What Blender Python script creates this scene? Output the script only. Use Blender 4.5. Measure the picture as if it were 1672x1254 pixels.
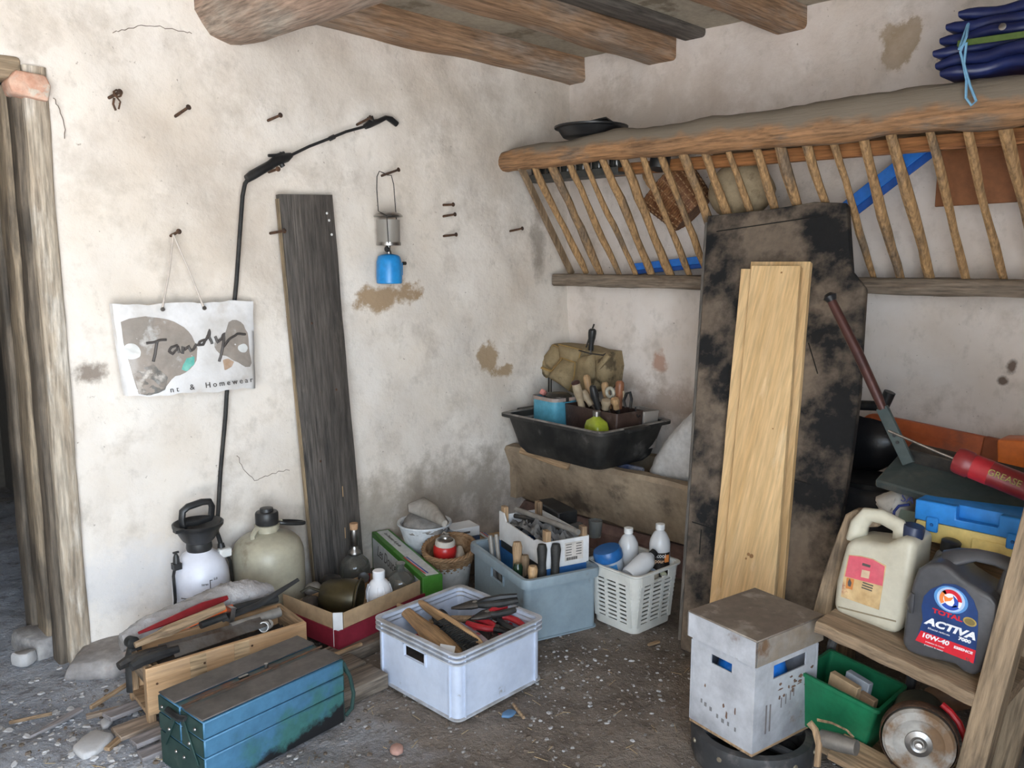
import bpy, bmesh, math, random
from mathutils import Vector, Matrix, Euler
random.seed(7)
for o in list(bpy.data.objects): bpy.data.objects.remove(o)
scene = bpy.context.scene
COL = scene.collection
R = math.radians

# ---------------------------------------------------------------- camera
CAM = Vector((-3.53, -3.19, 1.45)); FPX = 1350.0; PITCH = R(8.3); AX = R(46.0)
fh = Vector((math.cos(AX), math.sin(AX), 0)); c_r = Vector((math.sin(AX), -math.cos(AX), 0))
c_f = fh*math.cos(PITCH) - Vector((0, 0, 1))*math.sin(PITCH)
c_d = -fh*math.sin(PITCH) - Vector((0, 0, 1))*math.cos(PITCH)
cd = bpy.data.cameras.new('camera'); cd.sensor_width = 36; cd.sensor_fit = 'HORIZONTAL'; cd.lens = 36*FPX/1672
cd.clip_start = .05
cam = bpy.data.objects.new('camera', cd); COL.objects.link(cam)
m = Matrix.Identity(4)
for i in range(3):
    m[i][0] = c_r[i]; m[i][1] = -c_d[i]; m[i][2] = -c_f[i]; m[i][3] = CAM[i]
cam.matrix_world = m
scene.camera = cam

# ---------------------------------------------------------------- light: sun on the yard and through the open barn door behind the camera, plus the sky
DOOR_X0, DOOR_X1, DOOR_H, FRONT_Y = -5.9, -2.9, 2.3, -3.75
w = bpy.data.worlds.new('sky'); scene.world = w; w.use_nodes = True
nt = w.node_tree; bg = nt.nodes['Background']
sky = nt.nodes.new('ShaderNodeTexSky'); sky.sky_type = 'NISHITA'; sky.sun_disc = False
sky.sun_elevation = R(55); sky.sun_rotation = R(180); sky.dust_density = 1.5
nt.links.new(sky.outputs[0], bg.inputs[0]); bg.inputs[1].default_value = .35
sl = bpy.data.lights.new('sun', 'SUN'); sl.energy = 38; sl.color = (1, .95, .89); sl.angle = R(.6)
so = bpy.data.objects.new('sun', sl); COL.objects.link(so)
so.rotation_euler = Vector((.12, .52, -.85)).to_track_quat('-Z', 'Y').to_euler()
so.location = (-4, -8, 8)
pl = bpy.data.lights.new('doorway_sky', 'AREA'); pl.shape = 'RECTANGLE'; pl.size = DOOR_X1-DOOR_X0; pl.size_y = DOOR_H
pl.energy = 115; pl.color = (.74, .87, 1)
po = bpy.data.objects.new('doorway_sky', pl); COL.objects.link(po)
po.location = ((DOOR_X0+DOOR_X1)/2, FRONT_Y-.12, DOOR_H/2); po.rotation_euler = (R(90), 0, 0)
po.rotation_euler = Vector((0, 1, 0)).to_track_quat('-Z', 'Z').to_euler()
vs = scene.view_settings
vs.view_transform = 'Standard'; vs.look = 'None'; vs.gamma = 1; vs.use_curve_mapping = False
vs.exposure = .66

# ---------------------------------------------------------------- photo pixel to a point on a known plane
def ray(x, y): return c_f + c_r*((x-836)/FPX) + c_d*((y-627)/FPX)
def WX(x, y, v): q = ray(x, y); return CAM + q*((v-CAM.x)/q.x)
def WY(x, y, v): q = ray(x, y); return CAM + q*((v-CAM.y)/q.y)
def WZ(x, y, v): q = ray(x, y); return CAM + q*((v-CAM.z)/q.z)
def WD(x, y, v): return CAM + ray(x, y)*v

# ---------------------------------------------------------------- mesh helpers
class G:
    def __init__(s): s.v = []; s.f = []
    def add(s, vs, fs, M=None):
        b = len(s.v)
        s.v += [(M @ Vector(p)) if M else Vector(p) for p in vs]
        s.f += [tuple(b+i for i in f) for f in fs]
        return s
    def box(s, c, size, rot=None, taper=1):
        x, y, z = [k/2 for k in size]; t = taper
        vs = [(-x, -y, -z), (x, -y, -z), (x, y, -z), (-x, y, -z), (-x*t, -y*t, z), (x*t, -y*t, z), (x*t, y*t, z), (-x*t, y*t, z)]
        fs = [(3, 2, 1, 0), (4, 5, 6, 7), (0, 1, 5, 4), (1, 2, 6, 5), (2, 3, 7, 6), (3, 0, 4, 7)]
        M = Matrix.Translation(c)
        if rot: M = M @ (rot if isinstance(rot, Matrix) else Euler(rot).to_matrix().to_4x4())
        return s.add(vs, fs, M)
    def loft(s, rings, cap0=True, cap1=True, M=None, closed=True):
        n = len(rings[0]); vs = [p for r_ in rings for p in r_]; fs = []
        for i in range(len(rings)-1):
            for j in range(n if closed else n-1):
                k = (j+1) % n
                fs.append((i*n+j, i*n+k, (i+1)*n+k, (i+1)*n+j))
        if cap0: fs.append(tuple(range(n-1, -1, -1)))
        if cap1: fs.append(tuple((len(rings)-1)*n+j for j in range(n)))
        return s.add(vs, fs, M)
    def lathe(s, prof, n=24, M=None, cap0=True, cap1=True):
        return s.loft([[(r_*math.cos(2*math.pi*j/n), r_*math.sin(2*math.pi*j/n), z) for j in range(n)] for r_, z in prof], cap0, cap1, M)
    def tube(s, pts, r_, n=8, caps=True, flat=1):
        pts = [Vector(p) for p in pts]; rings = []
        up = None
        for i, p in enumerate(pts):
            t = (pts[min(i+1, len(pts)-1)] - pts[max(i-1, 0)]).normalized()
            if up is None:
                up = t.orthogonal().normalized()
            else:
                up = (up - t*up.dot(t))
                up = up.normalized() if up.length > 1e-6 else t.orthogonal().normalized()
            sd = t.cross(up); rr = r_[i] if isinstance(r_, (list, tuple)) else r_
            rings.append([p + (up*math.cos(2*math.pi*j/n) + sd*math.sin(2*math.pi*j/n)*flat)*rr for j in range(n)])
        return s.loft(rings, caps, caps)
    def prism(s, poly, z0, z1, M=None):
        return s.loft([[(x, y, z0) for x, y in poly], [(x, y, z1) for x, y in poly]], M=M)
    def grid(s, fn, nu, nv, M=None):
        vs = [fn(i/nu, j/nv) for j in range(nv+1) for i in range(nu+1)]
        fs = [(j*(nu+1)+i, j*(nu+1)+i+1, (j+1)*(nu+1)+i+1, (j+1)*(nu+1)+i) for j in range(nv) for i in range(nu)]
        return s.add(vs, fs, M)
    def build(s, name, mat, parent=None, smooth=.7, bevel=0, seg=1, M=None, label=None, recalc=True):
        me = bpy.data.meshes.new(name)
        me.from_pydata([tuple((M @ p) if M else p) for p in s.v], [], s.f)
        bm = bmesh.new(); bm.from_mesh(me)
        if recalc: bmesh.ops.recalc_face_normals(bm, faces=bm.faces)
        if bevel:
            es = [e for e in bm.edges if len(e.link_faces) == 2 and e.calc_face_angle(0) > .6]
            bmesh.ops.bevel(bm, geom=es, offset=bevel, segments=seg, affect='EDGES', profile=.5, clamp_overlap=True)
        bm.to_mesh(me); bm.free()
        if smooth:
            me.shade_smooth(); me.set_sharp_from_angle(angle=smooth)
        me.materials.append(mat)
        o = bpy.data.objects.new(name, me); COL.objects.link(o)
        if parent: o.parent = parent
        if label: o['label'] = label
        return o
def rr(w, d, r_, z=0, n=4, cx=0, cy=0):
    out = []; r_ = min(r_, w/2-1e-4, d/2-1e-4)
    for k, (sx, sy) in enumerate(((1, 1), (-1, 1), (-1, -1), (1, -1))):
        for i in range(n+1):
            a = math.pi/2*(k+i/n)
            out.append((cx+sx*(w/2-r_)+r_*math.cos(a), cy+sy*(d/2-r_)+r_*math.sin(a), z))
    return out
def T(name, label, cat, loc=(0, 0, 0), rot=(0, 0, 0), group=None):
    o = bpy.data.objects.new(name, None); COL.objects.link(o); o.empty_display_size = .05
    o.location = loc
    if isinstance(rot, Matrix): o.rotation_euler = rot.to_euler()
    else: o.rotation_euler = rot if isinstance(rot, (tuple, list, Euler)) else (0, 0, rot)
    tag(o, label, cat, group); return o
def tag(o, label=None, cat=None, group=None, kind=None):
    if label: o['label'] = label
    if cat: o['category'] = cat
    if group: o['group'] = group
    if kind: o['kind'] = kind
    return o
def one(g, name, mat, label, cat, loc=None, rot=None, group=None, **k):
    o = g.build(name, mat, None, **k)
    if loc is not None: o.location = loc
    if rot is not None: o.rotation_euler = rot.to_euler() if isinstance(rot, Matrix) else rot
    return tag(o, label, cat, group)
def struct(g, name, mat, parent=None, **k):
    o = g.build(name, mat, parent, **k)
    if not parent: o['kind'] = 'structure'
    return o
def text(name, s, mat, parent, size, M, extrude=.0006, align='CENTER', shear=0, sx=1, space=1, bold=0):
    cu = bpy.data.curves.new(name, 'FONT'); cu.body = s; cu.size = size; cu.extrude = extrude; cu.align_x = align; cu.align_y = 'CENTER'
    cu.shear = shear; cu.space_character = space; cu.resolution_u = 3; cu.offset = bold
    t = bpy.data.objects.new(name+'_tmp', cu); COL.objects.link(t)
    bpy.context.view_layer.update()
    me = bpy.data.meshes.new_from_object(t.evaluated_get(bpy.context.evaluated_depsgraph_get()))
    bpy.data.objects.remove(t)
    me.transform(M @ Matrix.Diagonal((sx, 1, 1, 1)))
    me.name = name; me.materials.clear(); me.materials.append(mat)
    o = bpy.data.objects.new(name, me); COL.objects.link(o); o.parent = parent
    return o
def frame(o, x, z):
    """matrix with local x, z axes (y completed) and origin o"""
    x = Vector(x).normalized(); z = Vector(z).normalized(); y = z.cross(x).normalized(); x = y.cross(z)
    M = Matrix.Identity(4)
    for i in range(3): M[i][0] = x[i]; M[i][1] = y[i]; M[i][2] = z[i]; M[i][3] = o[i]
    return M
def framex(o, x, z):
    """like frame() but keeps the x axis exact"""
    x = Vector(x).normalized(); z = Vector(z); z = (z-x*z.dot(x)); return frame(o, x, z)
def nz(x, y, s=1.0):
    return (math.sin(x*3.1*s+1.3)*math.cos(y*2.7*s+.4) + .5*math.sin(x*7.3*s+y*5.1*s) + .3*math.cos(y*13*s-x*9.7*s+2))/1.8

# ---------------------------------------------------------------- materials
def M(name, col, rough=.6, metal=0, col2=None, scale=6, stretch=(1, 1, 1), lo=.4, hi=.62, col3=None, scale3=3, lo3=.55, hi3=.62, stretch3=(1, 1, 1),
      bump=0, bscale=60, bstretch=None, fine=None, fscale=38, famt=.13, trans=0, ior=1.45, spec=.5, alpha=1, sheen=0, distort=0, sss=0):
    mt = bpy.data.materials.new(name); mt.use_nodes = True
    nt = mt.node_tree; N = nt.nodes; L = nt.links; b = N['Principled BSDF']
    b.inputs['Base Color'].default_value = (*col, 1); b.inputs['Roughness'].default_value = rough; b.inputs['Metallic'].default_value = metal
    b.inputs['Specular IOR Level'].default_value = spec
    b.inputs['Transmission Weight'].default_value = trans; b.inputs['IOR'].default_value = ior; b.inputs['Alpha'].default_value = alpha
    if sss:
        b.inputs['Subsurface Weight'].default_value = sss; b.inputs['Subsurface Radius'].default_value = (.02, .02, .02)
    tc = N.new('ShaderNodeTexCoord')
    def noise(sc, st, det=5, dist=0):
        mp = N.new('ShaderNodeMapping'); mp.inputs['Scale'].default_value = st; L.new(tc.outputs['Object'], mp.inputs[0])
        n = N.new('ShaderNodeTexNoise'); n.inputs['Scale'].default_value = sc; n.inputs['Detail'].default_value = det; n.inputs['Roughness'].default_value = .62
        n.inputs['Distortion'].default_value = dist
        L.new(mp.outputs[0], n.inputs['Vector']); return n
    cur = None
    if col2:
        n = noise(scale, stretch, 6, distort); rp = N.new('ShaderNodeValToRGB')
        rp.color_ramp.elements[0].position = lo; rp.color_ramp.elements[1].position = hi
        rp.color_ramp.elements[0].color = (*col, 1); rp.color_ramp.elements[1].color = (*col2, 1)
        L.new(n.outputs[0], rp.inputs[0]); cur = rp.outputs[0]
    if col3:
        n = noise(scale3, stretch3, 7); rp = N.new('ShaderNodeMapRange'); rp.inputs[1].default_value = lo3; rp.inputs[2].default_value = hi3
        L.new(n.outputs[0], rp.inputs[0])
        mx = N.new('ShaderNodeMix'); mx.data_type = 'RGBA'; L.new(rp.outputs[0], mx.inputs[0])
        mx.inputs[6].default_value = (*col, 1); mx.inputs[7].default_value = (*col3, 1)
        if cur: L.new(cur, mx.inputs[6])
        cur = mx.outputs[2]
    if famt and trans < .2:
        n = noise(fscale, fine or (1, 1, 1), 8); rp = N.new('ShaderNodeMapRange'); rp.inputs[1].default_value = .3; rp.inputs[2].default_value = .7
        rp.inputs[3].default_value = 1-famt*1.5; rp.inputs[4].default_value = 1+famt*.6; L.new(n.outputs[0], rp.inputs[0])
        ml = N.new('ShaderNodeMix'); ml.data_type = 'RGBA'; ml.blend_type = 'MULTIPLY'; ml.inputs[0].default_value = 1
        ml.inputs[6].default_value = (*col, 1); L.new(rp.outputs[0], ml.inputs[7])
        if cur: L.new(cur, ml.inputs[6])
        cur = ml.outputs[2]
    if cur: L.new(cur, b.inputs['Base Color'])
    if bump:
        n = noise(bscale, bstretch or stretch, 4); bp = N.new('ShaderNodeBump'); bp.inputs['Strength'].default_value = bump; bp.inputs['Distance'].default_value = .004
        L.new(n.outputs[0], bp.inputs['Height']); L.new(bp.outputs[0], b.inputs['Normal'])
    return mt
def wood(name, c1, c2, axis=0, rough=.75, scale=9, c3=None, bump=.5, lo=.35, hi=.68, lo3=.58, hi3=.68, famt=.42):
    st = [14, 14, 14]; st[axis] = 1
    s3 = [3, 3, 3]; s3[axis] = 1
    return M(name, c1, rough, fine=[k*1.0 for k in st], fscale=7, famt=famt, col2=c2, scale=scale*.22, stretch=st, lo=lo, hi=hi, col3=c3, scale3=2.2, stretch3=s3, lo3=lo3, hi3=hi3, bump=bump, bscale=6, bstretch=[k*1.2 for k in st], distort=.3)

def wall_material(name, spots, tint=(.70, .655, .585), axis='y'):
    """lime plaster: soft tan clouds, fine grey specks, brown patches where plaster has come away, other tone patches and a painted rack shadow (spots = world centre, radii)"""
    mt = bpy.data.materials.new(name); mt.use_nodes = True
    nt = mt.node_tree; N = nt.nodes; L = nt.links; b = N['Principled BSDF']; b.inputs['Roughness'].default_value = .93; b.inputs['Specular IOR Level'].default_value = .15
    tc = N.new('ShaderNodeTexCoord')
    def noise(sc, det=6, rough=.6, st=(1, 1, 1)):
        mp = N.new('ShaderNodeMapping'); mp.inputs['Scale'].default_value = st; L.new(tc.outputs['Object'], mp.inputs[0])
        n = N.new('ShaderNodeTexNoise'); n.inputs['Scale'].default_value = sc; n.inputs['Detail'].default_value = det; n.inputs['Roughness'].default_value = rough
        L.new(mp.outputs[0], n.inputs['Vector']); return n.outputs[0]
    def rng(v, a, c, x=0, y=1):
        r_ = N.new('ShaderNodeMapRange'); r_.inputs[1].default_value = a; r_.inputs[2].default_value = c; r_.inputs[3].default_value = x; r_.inputs[4].default_value = y
        L.new(v, r_.inputs[0]); return r_.outputs[0]
    def mix(fac, a, col):
        mx = N.new('ShaderNodeMix'); mx.data_type = 'RGBA'; L.new(fac, mx.inputs[0])
        if isinstance(a, tuple): mx.inputs[6].default_value = (*a, 1)
        else: L.new(a, mx.inputs[6])
        mx.inputs[7].default_value = (*col, 1); return mx.outputs[2]
    def math_(op, a, c):
        n = N.new('ShaderNodeMath'); n.operation = op
        for k, v in enumerate((a, c)):
            if isinstance(v, (int, float)): n.inputs[k].default_value = v
            else: L.new(v, n.inputs[k])
        return n.outputs[0]
    c = mix(rng(noise(1.6, 5), .38, .68), tint, (tint[0]*.84, tint[1]*.79, tint[2]*.73))
    c = mix(rng(noise(4.2, 8, .68), .52, .74, 0, .68), c, (.42, .36, .30))
    c = mix(rng(noise(14, 6, .7, (1, 1, .7)), .56, .75, 0, .45), c, (.38, .34, .29))
    c = mix(rng(noise(45, 3, .6), .70, .76, 0, .8), c, (.22, .17, .13))
    geo = N.new('ShaderNodeNewGeometry'); warp = noise(7, 6, .7)
    for (p, rad, col, soft, amt) in spots:
        sb = N.new('ShaderNodeVectorMath'); sb.operation = 'SUBTRACT'; L.new(geo.outputs['Position'], sb.inputs[0]); sb.inputs[1].default_value = p
        dv = N.new('ShaderNodeVectorMath'); dv.operation = 'DIVIDE'; L.new(sb.outputs[0], dv.inputs[0]); dv.inputs[1].default_value = rad
        ln = N.new('ShaderNodeVectorMath'); ln.operation = 'LENGTH'; L.new(dv.outputs[0], ln.inputs[0])
        v = math_('ADD', ln.outputs['Value'], rng(warp, .3, .7, -.75, .75))
        c = mix(rng(v, 1+soft, 1-soft, 0, amt), c, col)
    L.new(c, b.inputs['Base Color'])
    h = math_('ADD', math_('MULTIPLY', noise(5, 6, .6), 1.0), math_('MULTIPLY', noise(60, 5, .7), .07))
    bp = N.new('ShaderNodeBump'); bp.inputs['Strength'].default_value = .5; bp.inputs['Distance'].default_value = .03
    L.new(h, bp.inputs['Height']); L.new(bp.outputs[0], b.inputs['Normal'])
    return mt
OLDWOOD = {a: wood('weathered_wood_'+'xyz'[a], (.20, .13, .075), (.36, .25, .15), a, c3=(.12, .09, .06)) for a in range(3)}
JOIST = wood('joist_wood', (.33, .19, .105), (.45, .29, .18), 0, c3=(.42, .33, .26), lo3=.45, hi3=.62, bump=.8)
GIRD = wood('girder_wood', (.32, .21, .15), (.42, .31, .235), 1, c3=(.40, .34, .28), lo3=.48, hi3=.66, bump=.9)
RAIL = wood('rack_rail_wood', (.42, .22, .10), (.31, .175, .09), 1, c3=(.22, .165, .12), lo3=.56, hi3=.66, bump=.8)
BAR = wood('rack_bar_wood', (.47, .28, .125), (.35, .21, .10), 2, c3=(.22, .155, .10), lo3=.52, hi3=.64, bump=.6)
GREYWOOD = {a: wood('grey_wood_'+'xyz'[a], (.105, .092, .082), (.17, .15, .13), a, c3=(.07, .06, .055), bump=.8) for a in range(3)}
PINE = wood('pine_wood', (.82, .58, .31), (.66, .42, .19), 2, rough=.55, c3=(.86, .65, .39), bump=.1, lo=.40, hi=.70, scale=3.5, famt=.18)
PLYWOOD = wood('box_plywood', (.50, .30, .15), (.60, .39, .22), 0, rough=.65, c3=(.40, .24, .13), bump=.3, famt=.18)
RAWWOOD = {a: wood('raw_wood_'+'xyz'[a], (.45, .30, .17), (.33, .21, .12), a, c3=(.25, .17, .11), bump=.5) for a in range(3)}
HANDLEWOOD = wood('handle_wood', (.55, .35, .18), (.42, .26, .13), 2, rough=.5, bump=.2)
HANDLERED = wood('handle_wood_red', (.34, .14, .07), (.25, .10, .05), 2, rough=.4, bump=.2)
BLACK = M('black_plastic', (.012, .012, .013), .42, col2=(.03, .03, .03), scale=9)
BLACKRUB = M('black_rubber', (.014, .014, .014), .65, col2=(.035, .033, .03), scale=20)
DARKMETAL = M('dark_metal', (.045, .045, .047), .45, .7, col2=(.09, .08, .07), scale=14, bump=.2)
STEEL = M('steel', (.42, .41, .40), .35, 1, col2=(.30, .28, .26), scale=20)
RUST = M('rust', (.13, .065, .035), .8, .3, col2=(.065, .04, .028), scale=30, bump=.6, bscale=120)
CARD = M('cardboard', (.44, .30, .17), .85, col2=(.40, .27, .155), scale=14)
WHITEPL = M('white_plastic', (.72, .73, .72), .42, famt=.04, col2=(.62, .61, .58), scale=7)
# ================================================================ the shell
spotsL = [
    (WY(630, 483, 0), (.17, .2, .055), (.36, .25, .15), .22, .95),
    (WY(800, 582, 0), (.075, .2, .07), (.38, .27, .16), .2, .9),
    (WY(822, 607, 0), (.07, .2, .035), (.38, .27, .16), .2, .9),
    (WY(155, 610, 0), (.055, .2, .035), (.16, .12, .09), .35, .8),
    (WY(880, 395, 0), (.05, .2, .16), (.25, .21, .17), .5, .7),
    (WY(760, 800, 0), (.50, .3, .17), (.30, .255, .21), .6, .75),
    (WY(640, 830, 0), (.55, .3, .14), (.36, .31, .25), .6, .6),
    (WY(210, 945, 0), (.35, .3, .10), (.62, .61, .62), .6, .6),
    (WY(830, 240, 0), (.35, .3, .30), (.46, .41, .35), .7, .55),
    (WY(560, 140, 0), (.6, .3, .12), (.52, .45, .38), .7, .5),
    (WY(420, 380, 0), (.25, .3, .22), (.52, .44, .37), .7, .45),
    (WY(300, 260, 0), (.35, .3, .12), (.56, .48, .41), .7, .4),
]
spotsR = [
    (WX(1468, 70, 0), (.2, .075, .075), (.37, .28, .18), .16, .95),
    (WX(1074, 590, 0), (.2, .045, .04), (.45, .25, .17), .3, .8),
    (WX(1010, 620, 0), (.2, .20, .05), (.42, .34, .28), .6, .6),
    (WX(1090, 660, 0), (.2, .25, .09), (.36, .27, .21), .6, .75),
    (WX(1652, 600, 0), (.2, .012, .02), (.12, .08, .06), .4, .9),
    (WX(1638, 622, 0), (.2, .015, .012), (.12, .08, .06), .4, .9),
    (WX(1050, 200, 0), (.2, .5, .16), (.44, .37, .30), .7, .6),  # shadow the rack throws up the wall, painted into the plaster colour
    (WX(1240, 110, 0), (.2, .5, .2), (.60, .50, .43), .7, .5),
]
WALLL = wall_material('lime_plaster_left', spotsL, (.79, .735, .675))
WALLR = wall_material('lime_plaster_right', spotsR, (.80, .735, .69))
WALLX = M('plain_plaster', (.55, .50, .44), .95, col2=(.42, .37, .31), scale=2)
DX0, DX1, DZ = -3.75, -2.655, 2.11          # old doorway in the left wall
def wl(x, z): return .022*nz(x*1.1, z*1.2) + .010*nz(x*3+5, z*3.3)
g = G()
nx, nzz = 190, 66
for a in range(nx):
    for c in range(nzz):
        x0 = -6.1+6.2*a/nx; x1 = -6.1+6.2*(a+1)/nx; z0 = -.02+2.66*c/nzz; z1 = -.02+2.66*(c+1)/nzz
        xm, zm = (x0+x1)/2, (z0+z1)/2
        if DX0 < xm < DX1-.012 and zm < DZ-.02: continue
        def rim(x, z): return (x, wl(x, z)*(.35 if DX1-.1 < x < DX1+.1 else 1), z)
        g.add([rim(x0, z0), rim(x1, z0), rim(x1, z1), rim(x0, z1)], [(0, 1, 2, 3)])
wall_left = struct(g, 'wall_left', WALLL, smooth=1.4, recalc=False)
bm = bmesh.new(); bm.from_mesh(wall_left.data); bmesh.ops.remove_doubles(bm, verts=bm.verts, dist=.0005)
for f_ in bm.faces: f_.smooth = True
for e_ in bm.edges: e_.smooth = True
bm.to_mesh(wall_left.data); bm.free()
# reveal of the doorway (wall is half a metre thick) belongs to the wall
g = G(); g.box((DX1+.17, .30, 1.04), (.36, .54, 2.16)); g.box(((DX0+DX1)/2, .30, DZ+.24), (DX1-DX0+.3, .54, .46))
g.box((DX0-.15, .30, 1.04), (.3, .54, 2.16))
struct(g, 'door_reveal', WALLX, wall_left)
def wr(y, z): return .02*nz(y*1.3+2, z*1.1+4) + .008*nz(y*3.3+1, z*3)
g = G(); g.grid(lambda u, v: (wr(-4.0*u, 2.66*v), .08-4.0*u, -.02+2.66*v), 110, 72)
struct(g, 'wall_right', WALLR, smooth=1.4)
g = G()
g.box(((-6.1+DOOR_X0)/2, FRONT_Y-.15, 1.3), (DOOR_X0+6.1, .3, 2.64)); g.box((DOOR_X1/2+.1, FRONT_Y-.15, 1.3), (-DOOR_X1+.2, .3, 2.64))
g.box(((DOOR_X0+DOOR_X1)/2, FRONT_Y-.15, (DOOR_H+2.62)/2), (DOOR_X1-DOOR_X0, .3, 2.62-DOOR_H))
struct(g, 'wall_front', WALLX)
g = G(); g.box((-6.2, -1.85, 1.3), (.2, 4.2, 2.64)); struct(g, 'wall_rear_left', WALLX)
# dark room beyond the old doorway
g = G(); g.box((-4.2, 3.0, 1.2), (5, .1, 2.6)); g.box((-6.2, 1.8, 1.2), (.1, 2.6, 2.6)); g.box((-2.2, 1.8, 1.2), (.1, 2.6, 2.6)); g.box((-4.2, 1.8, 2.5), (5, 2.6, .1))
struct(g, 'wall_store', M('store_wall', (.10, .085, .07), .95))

for pts_ in ([(185, 52), (205, 48), (232, 41), (262, 43), (300, 52), (318, 55)], [(384, 742), (396, 765), (415, 785), (432, 778), (455, 770), (480, 766)], [(84, 160), (95, 180), (102, 205), (104, 235)], [(1100, 700), (1105, 705)]):
    if pts_[0][0] > 1000: continue
    g = G(); dn = []
    for k_ in range(len(pts_)-1):
        for q_ in range(4): dn.append((pts_[k_][0]+(pts_[k_+1][0]-pts_[k_][0])*q_/4+1.2*math.sin(q_*2+k_*3), pts_[k_][1]+(pts_[k_+1][1]-pts_[k_][1])*q_/4+1.2*math.cos(q_*3+k_)))
    P_ = [WY(x_, y_, 0) for x_, y_ in dn]; g.tube([Vector((p_.x, wl(p_.x, p_.z), p_.z)) for p_ in P_], .0014, 5); struct(g, 'crack', M('crack_dark', (.16, .12, .09), .95), wall_left)
# floor: beaten earth and old concrete, uneven, runs on through the doorway
def fz(x, y): return .012*nz(x*1.7, y*1.9) + .005*nz(x*6, y*5.3) - .004
def floor_material():
    mt = bpy.data.materials.new('earth_floor'); mt.use_nodes = True
    nt = mt.node_tree; N = nt.nodes; L = nt.links; b = N['Principled BSDF']; b.inputs['Roughness'].default_value = .92; b.inputs['Specular IOR Level'].default_value = .2
    tc = N.new('ShaderNodeTexCoord')
    def noise(sc, det=6, rough=.65):
        n = N.new('ShaderNodeTexNoise'); n.inputs['Scale'].default_value = sc; n.inputs['Detail'].default_value = det; n.inputs['Roughness'].default_value = rough
        L.new(tc.outputs['Object'], n.inputs['Vector']); return n.outputs[0]
    def ramp(v, a, c, lo, hi):
        r_ = N.new('ShaderNodeValToRGB'); r_.color_ramp.elements[0].position = lo; r_.color_ramp.elements[1].position = hi
        r_.color_ramp.elements[0].color = (*a, 1); r_.color_ramp.elements[1].color = (*c, 1); L.new(v, r_.inputs[0]); return r_.outputs[0]
    def mix(f, a, c):
        mx = N.new('ShaderNodeMix'); mx.data_type = 'RGBA'; L.new(f, mx.inputs[0])
        for k, v in ((6, a), (7, c)):
            if isinstance(v, tuple): mx.inputs[k].default_value = (*v, 1)
            else: L.new(v, mx.inputs[k])
        return mx.outputs[2]
    def rng(v, a, c, x=0, y=1):
        r_ = N.new('ShaderNodeMapRange'); r_.inputs[1].default_value = a; r_.inputs[2].default_value = c; r_.inputs[3].default_value = x; r_.inputs[4].default_value = y
        L.new(v, r_.inputs[0]); return r_.outputs[0]
    earth = ramp(noise(3.5), (.15, .122, .10), (.28, .235, .195), .36, .66)
    conc = ramp(noise(2.6, 8), (.29, .305, .34), (.45, .465, .50), .36, .66)  # concrete, with the blue skylight of the left floor put into its colour
    sp = N.new('ShaderNodeSeparateXYZ'); L.new(tc.outputs['Object'], sp.inputs[0])
    ad = N.new('ShaderNodeMath'); ad.operation = 'MULTIPLY_ADD'; L.new(noise(2.2), ad.inputs[0]); ad.inputs[1].default_value = 1.4; L.new(sp.outputs['X'], ad.inputs[2])
    c = mix(rng(ad.outputs[0], -1.95, -1.45), conc, earth)
    c = mix(rng(noise(16, 5, .7), .52, .70, 0, .75), c, (.10, .08, .065))
    c = mix(rng(noise(38, 4, .6), .62, .70, 0, .7), c, (.42, .40, .38))
    L.new(c, b.inputs['Base Color'])
    ad2 = N.new('ShaderNodeMath'); ad2.operation = 'MULTIPLY_ADD'; L.new(noise(70, 4, .7), ad2.inputs[0]); ad2.inputs[1].default_value = .35; L.new(noise(12, 6, .7), ad2.inputs[2])
    bp = N.new('ShaderNodeBump'); bp.inputs['Strength'].default_value = 1; bp.inputs['Distance'].default_value = .028; L.new(ad2.outputs[0], bp.inputs['Height']); L.new(bp.outputs[0], b.inputs['Normal'])
    return mt
FLOOR = floor_material()
g = G(); g.grid(lambda u, v: (-6.1+6.3*u, -3.9+7.0*v, fz(-6.1+6.3*u, -3.9+7.0*v)), 210, 230)
struct(g, 'floor', FLOOR, smooth=1.5)
g = G(); g.box((-4, -9.5, -.12), (22, 11.4, .2)); struct(g, 'ground', M('yard_gravel', (.42, .38, .32), .95, col2=(.34, .30, .25), scale=8))

# ceiling with joists and the girder
CEIL = M('ceiling_boards', (.44, .385, .30), .9, col2=(.34, .295, .23), scale=2.5, col3=(.22, .18, .13), scale3=5)
g = G(); g.box((-3, -1.8, 2.60), (6.4, 4.2, .10)); ceiling = struct(g, 'ceiling', CEIL)
def beam(p0, p1, wy, wz, mat, name, seed, n=26, wob=.012, round_=.02, parent=ceiling):
    """a hewn timber from p0 to p1 with rounded, uneven arrises"""
    p0 = Vector(p0); p1 = Vector(p1); d = p1-p0; F = frame(p0, (0, 0, 1), d); rings = []
    for i in range(n+1):
        t = i/n; L_ = d.length*t
        ox = wob*nz(L_*.9+seed, seed*1.7); oy = wob*nz(L_*.8+seed*3, 2.2+seed)
        k = 1+.06*nz(L_*1.7+seed, seed)
        rings.append([(x*k+ox+.15*wob*nz(L_*5, j*1.3+seed), y*k+oy+.15*wob*nz(L_*4+3, j+seed), L_) for j, (x, y, _) in enumerate(rr(wz, wy, round_, n=3))])
    gg = G(); gg.loft(rings, M=F); return gg.build(name, mat, parent, smooth=.9)
beam((.08, -.045, 2.497), (-1.93, -.045, 2.497), .13, .135, JOIST, 'joist', 1)
beam((.08, -.62, 2.497), (-6, -.62, 2.50), .165, .115, JOIST, 'joist', 2, 50)
beam((.08, -.80, 2.540), (-6, -.80, 2.540), .13, .05, GREYWOOD[0], 'joist', 5, 30, .006)
beam((.08, -1.29, 2.525), (-6, -1.29, 2.52), .15, .13, JOIST, 'joist', 3, 50)
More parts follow.
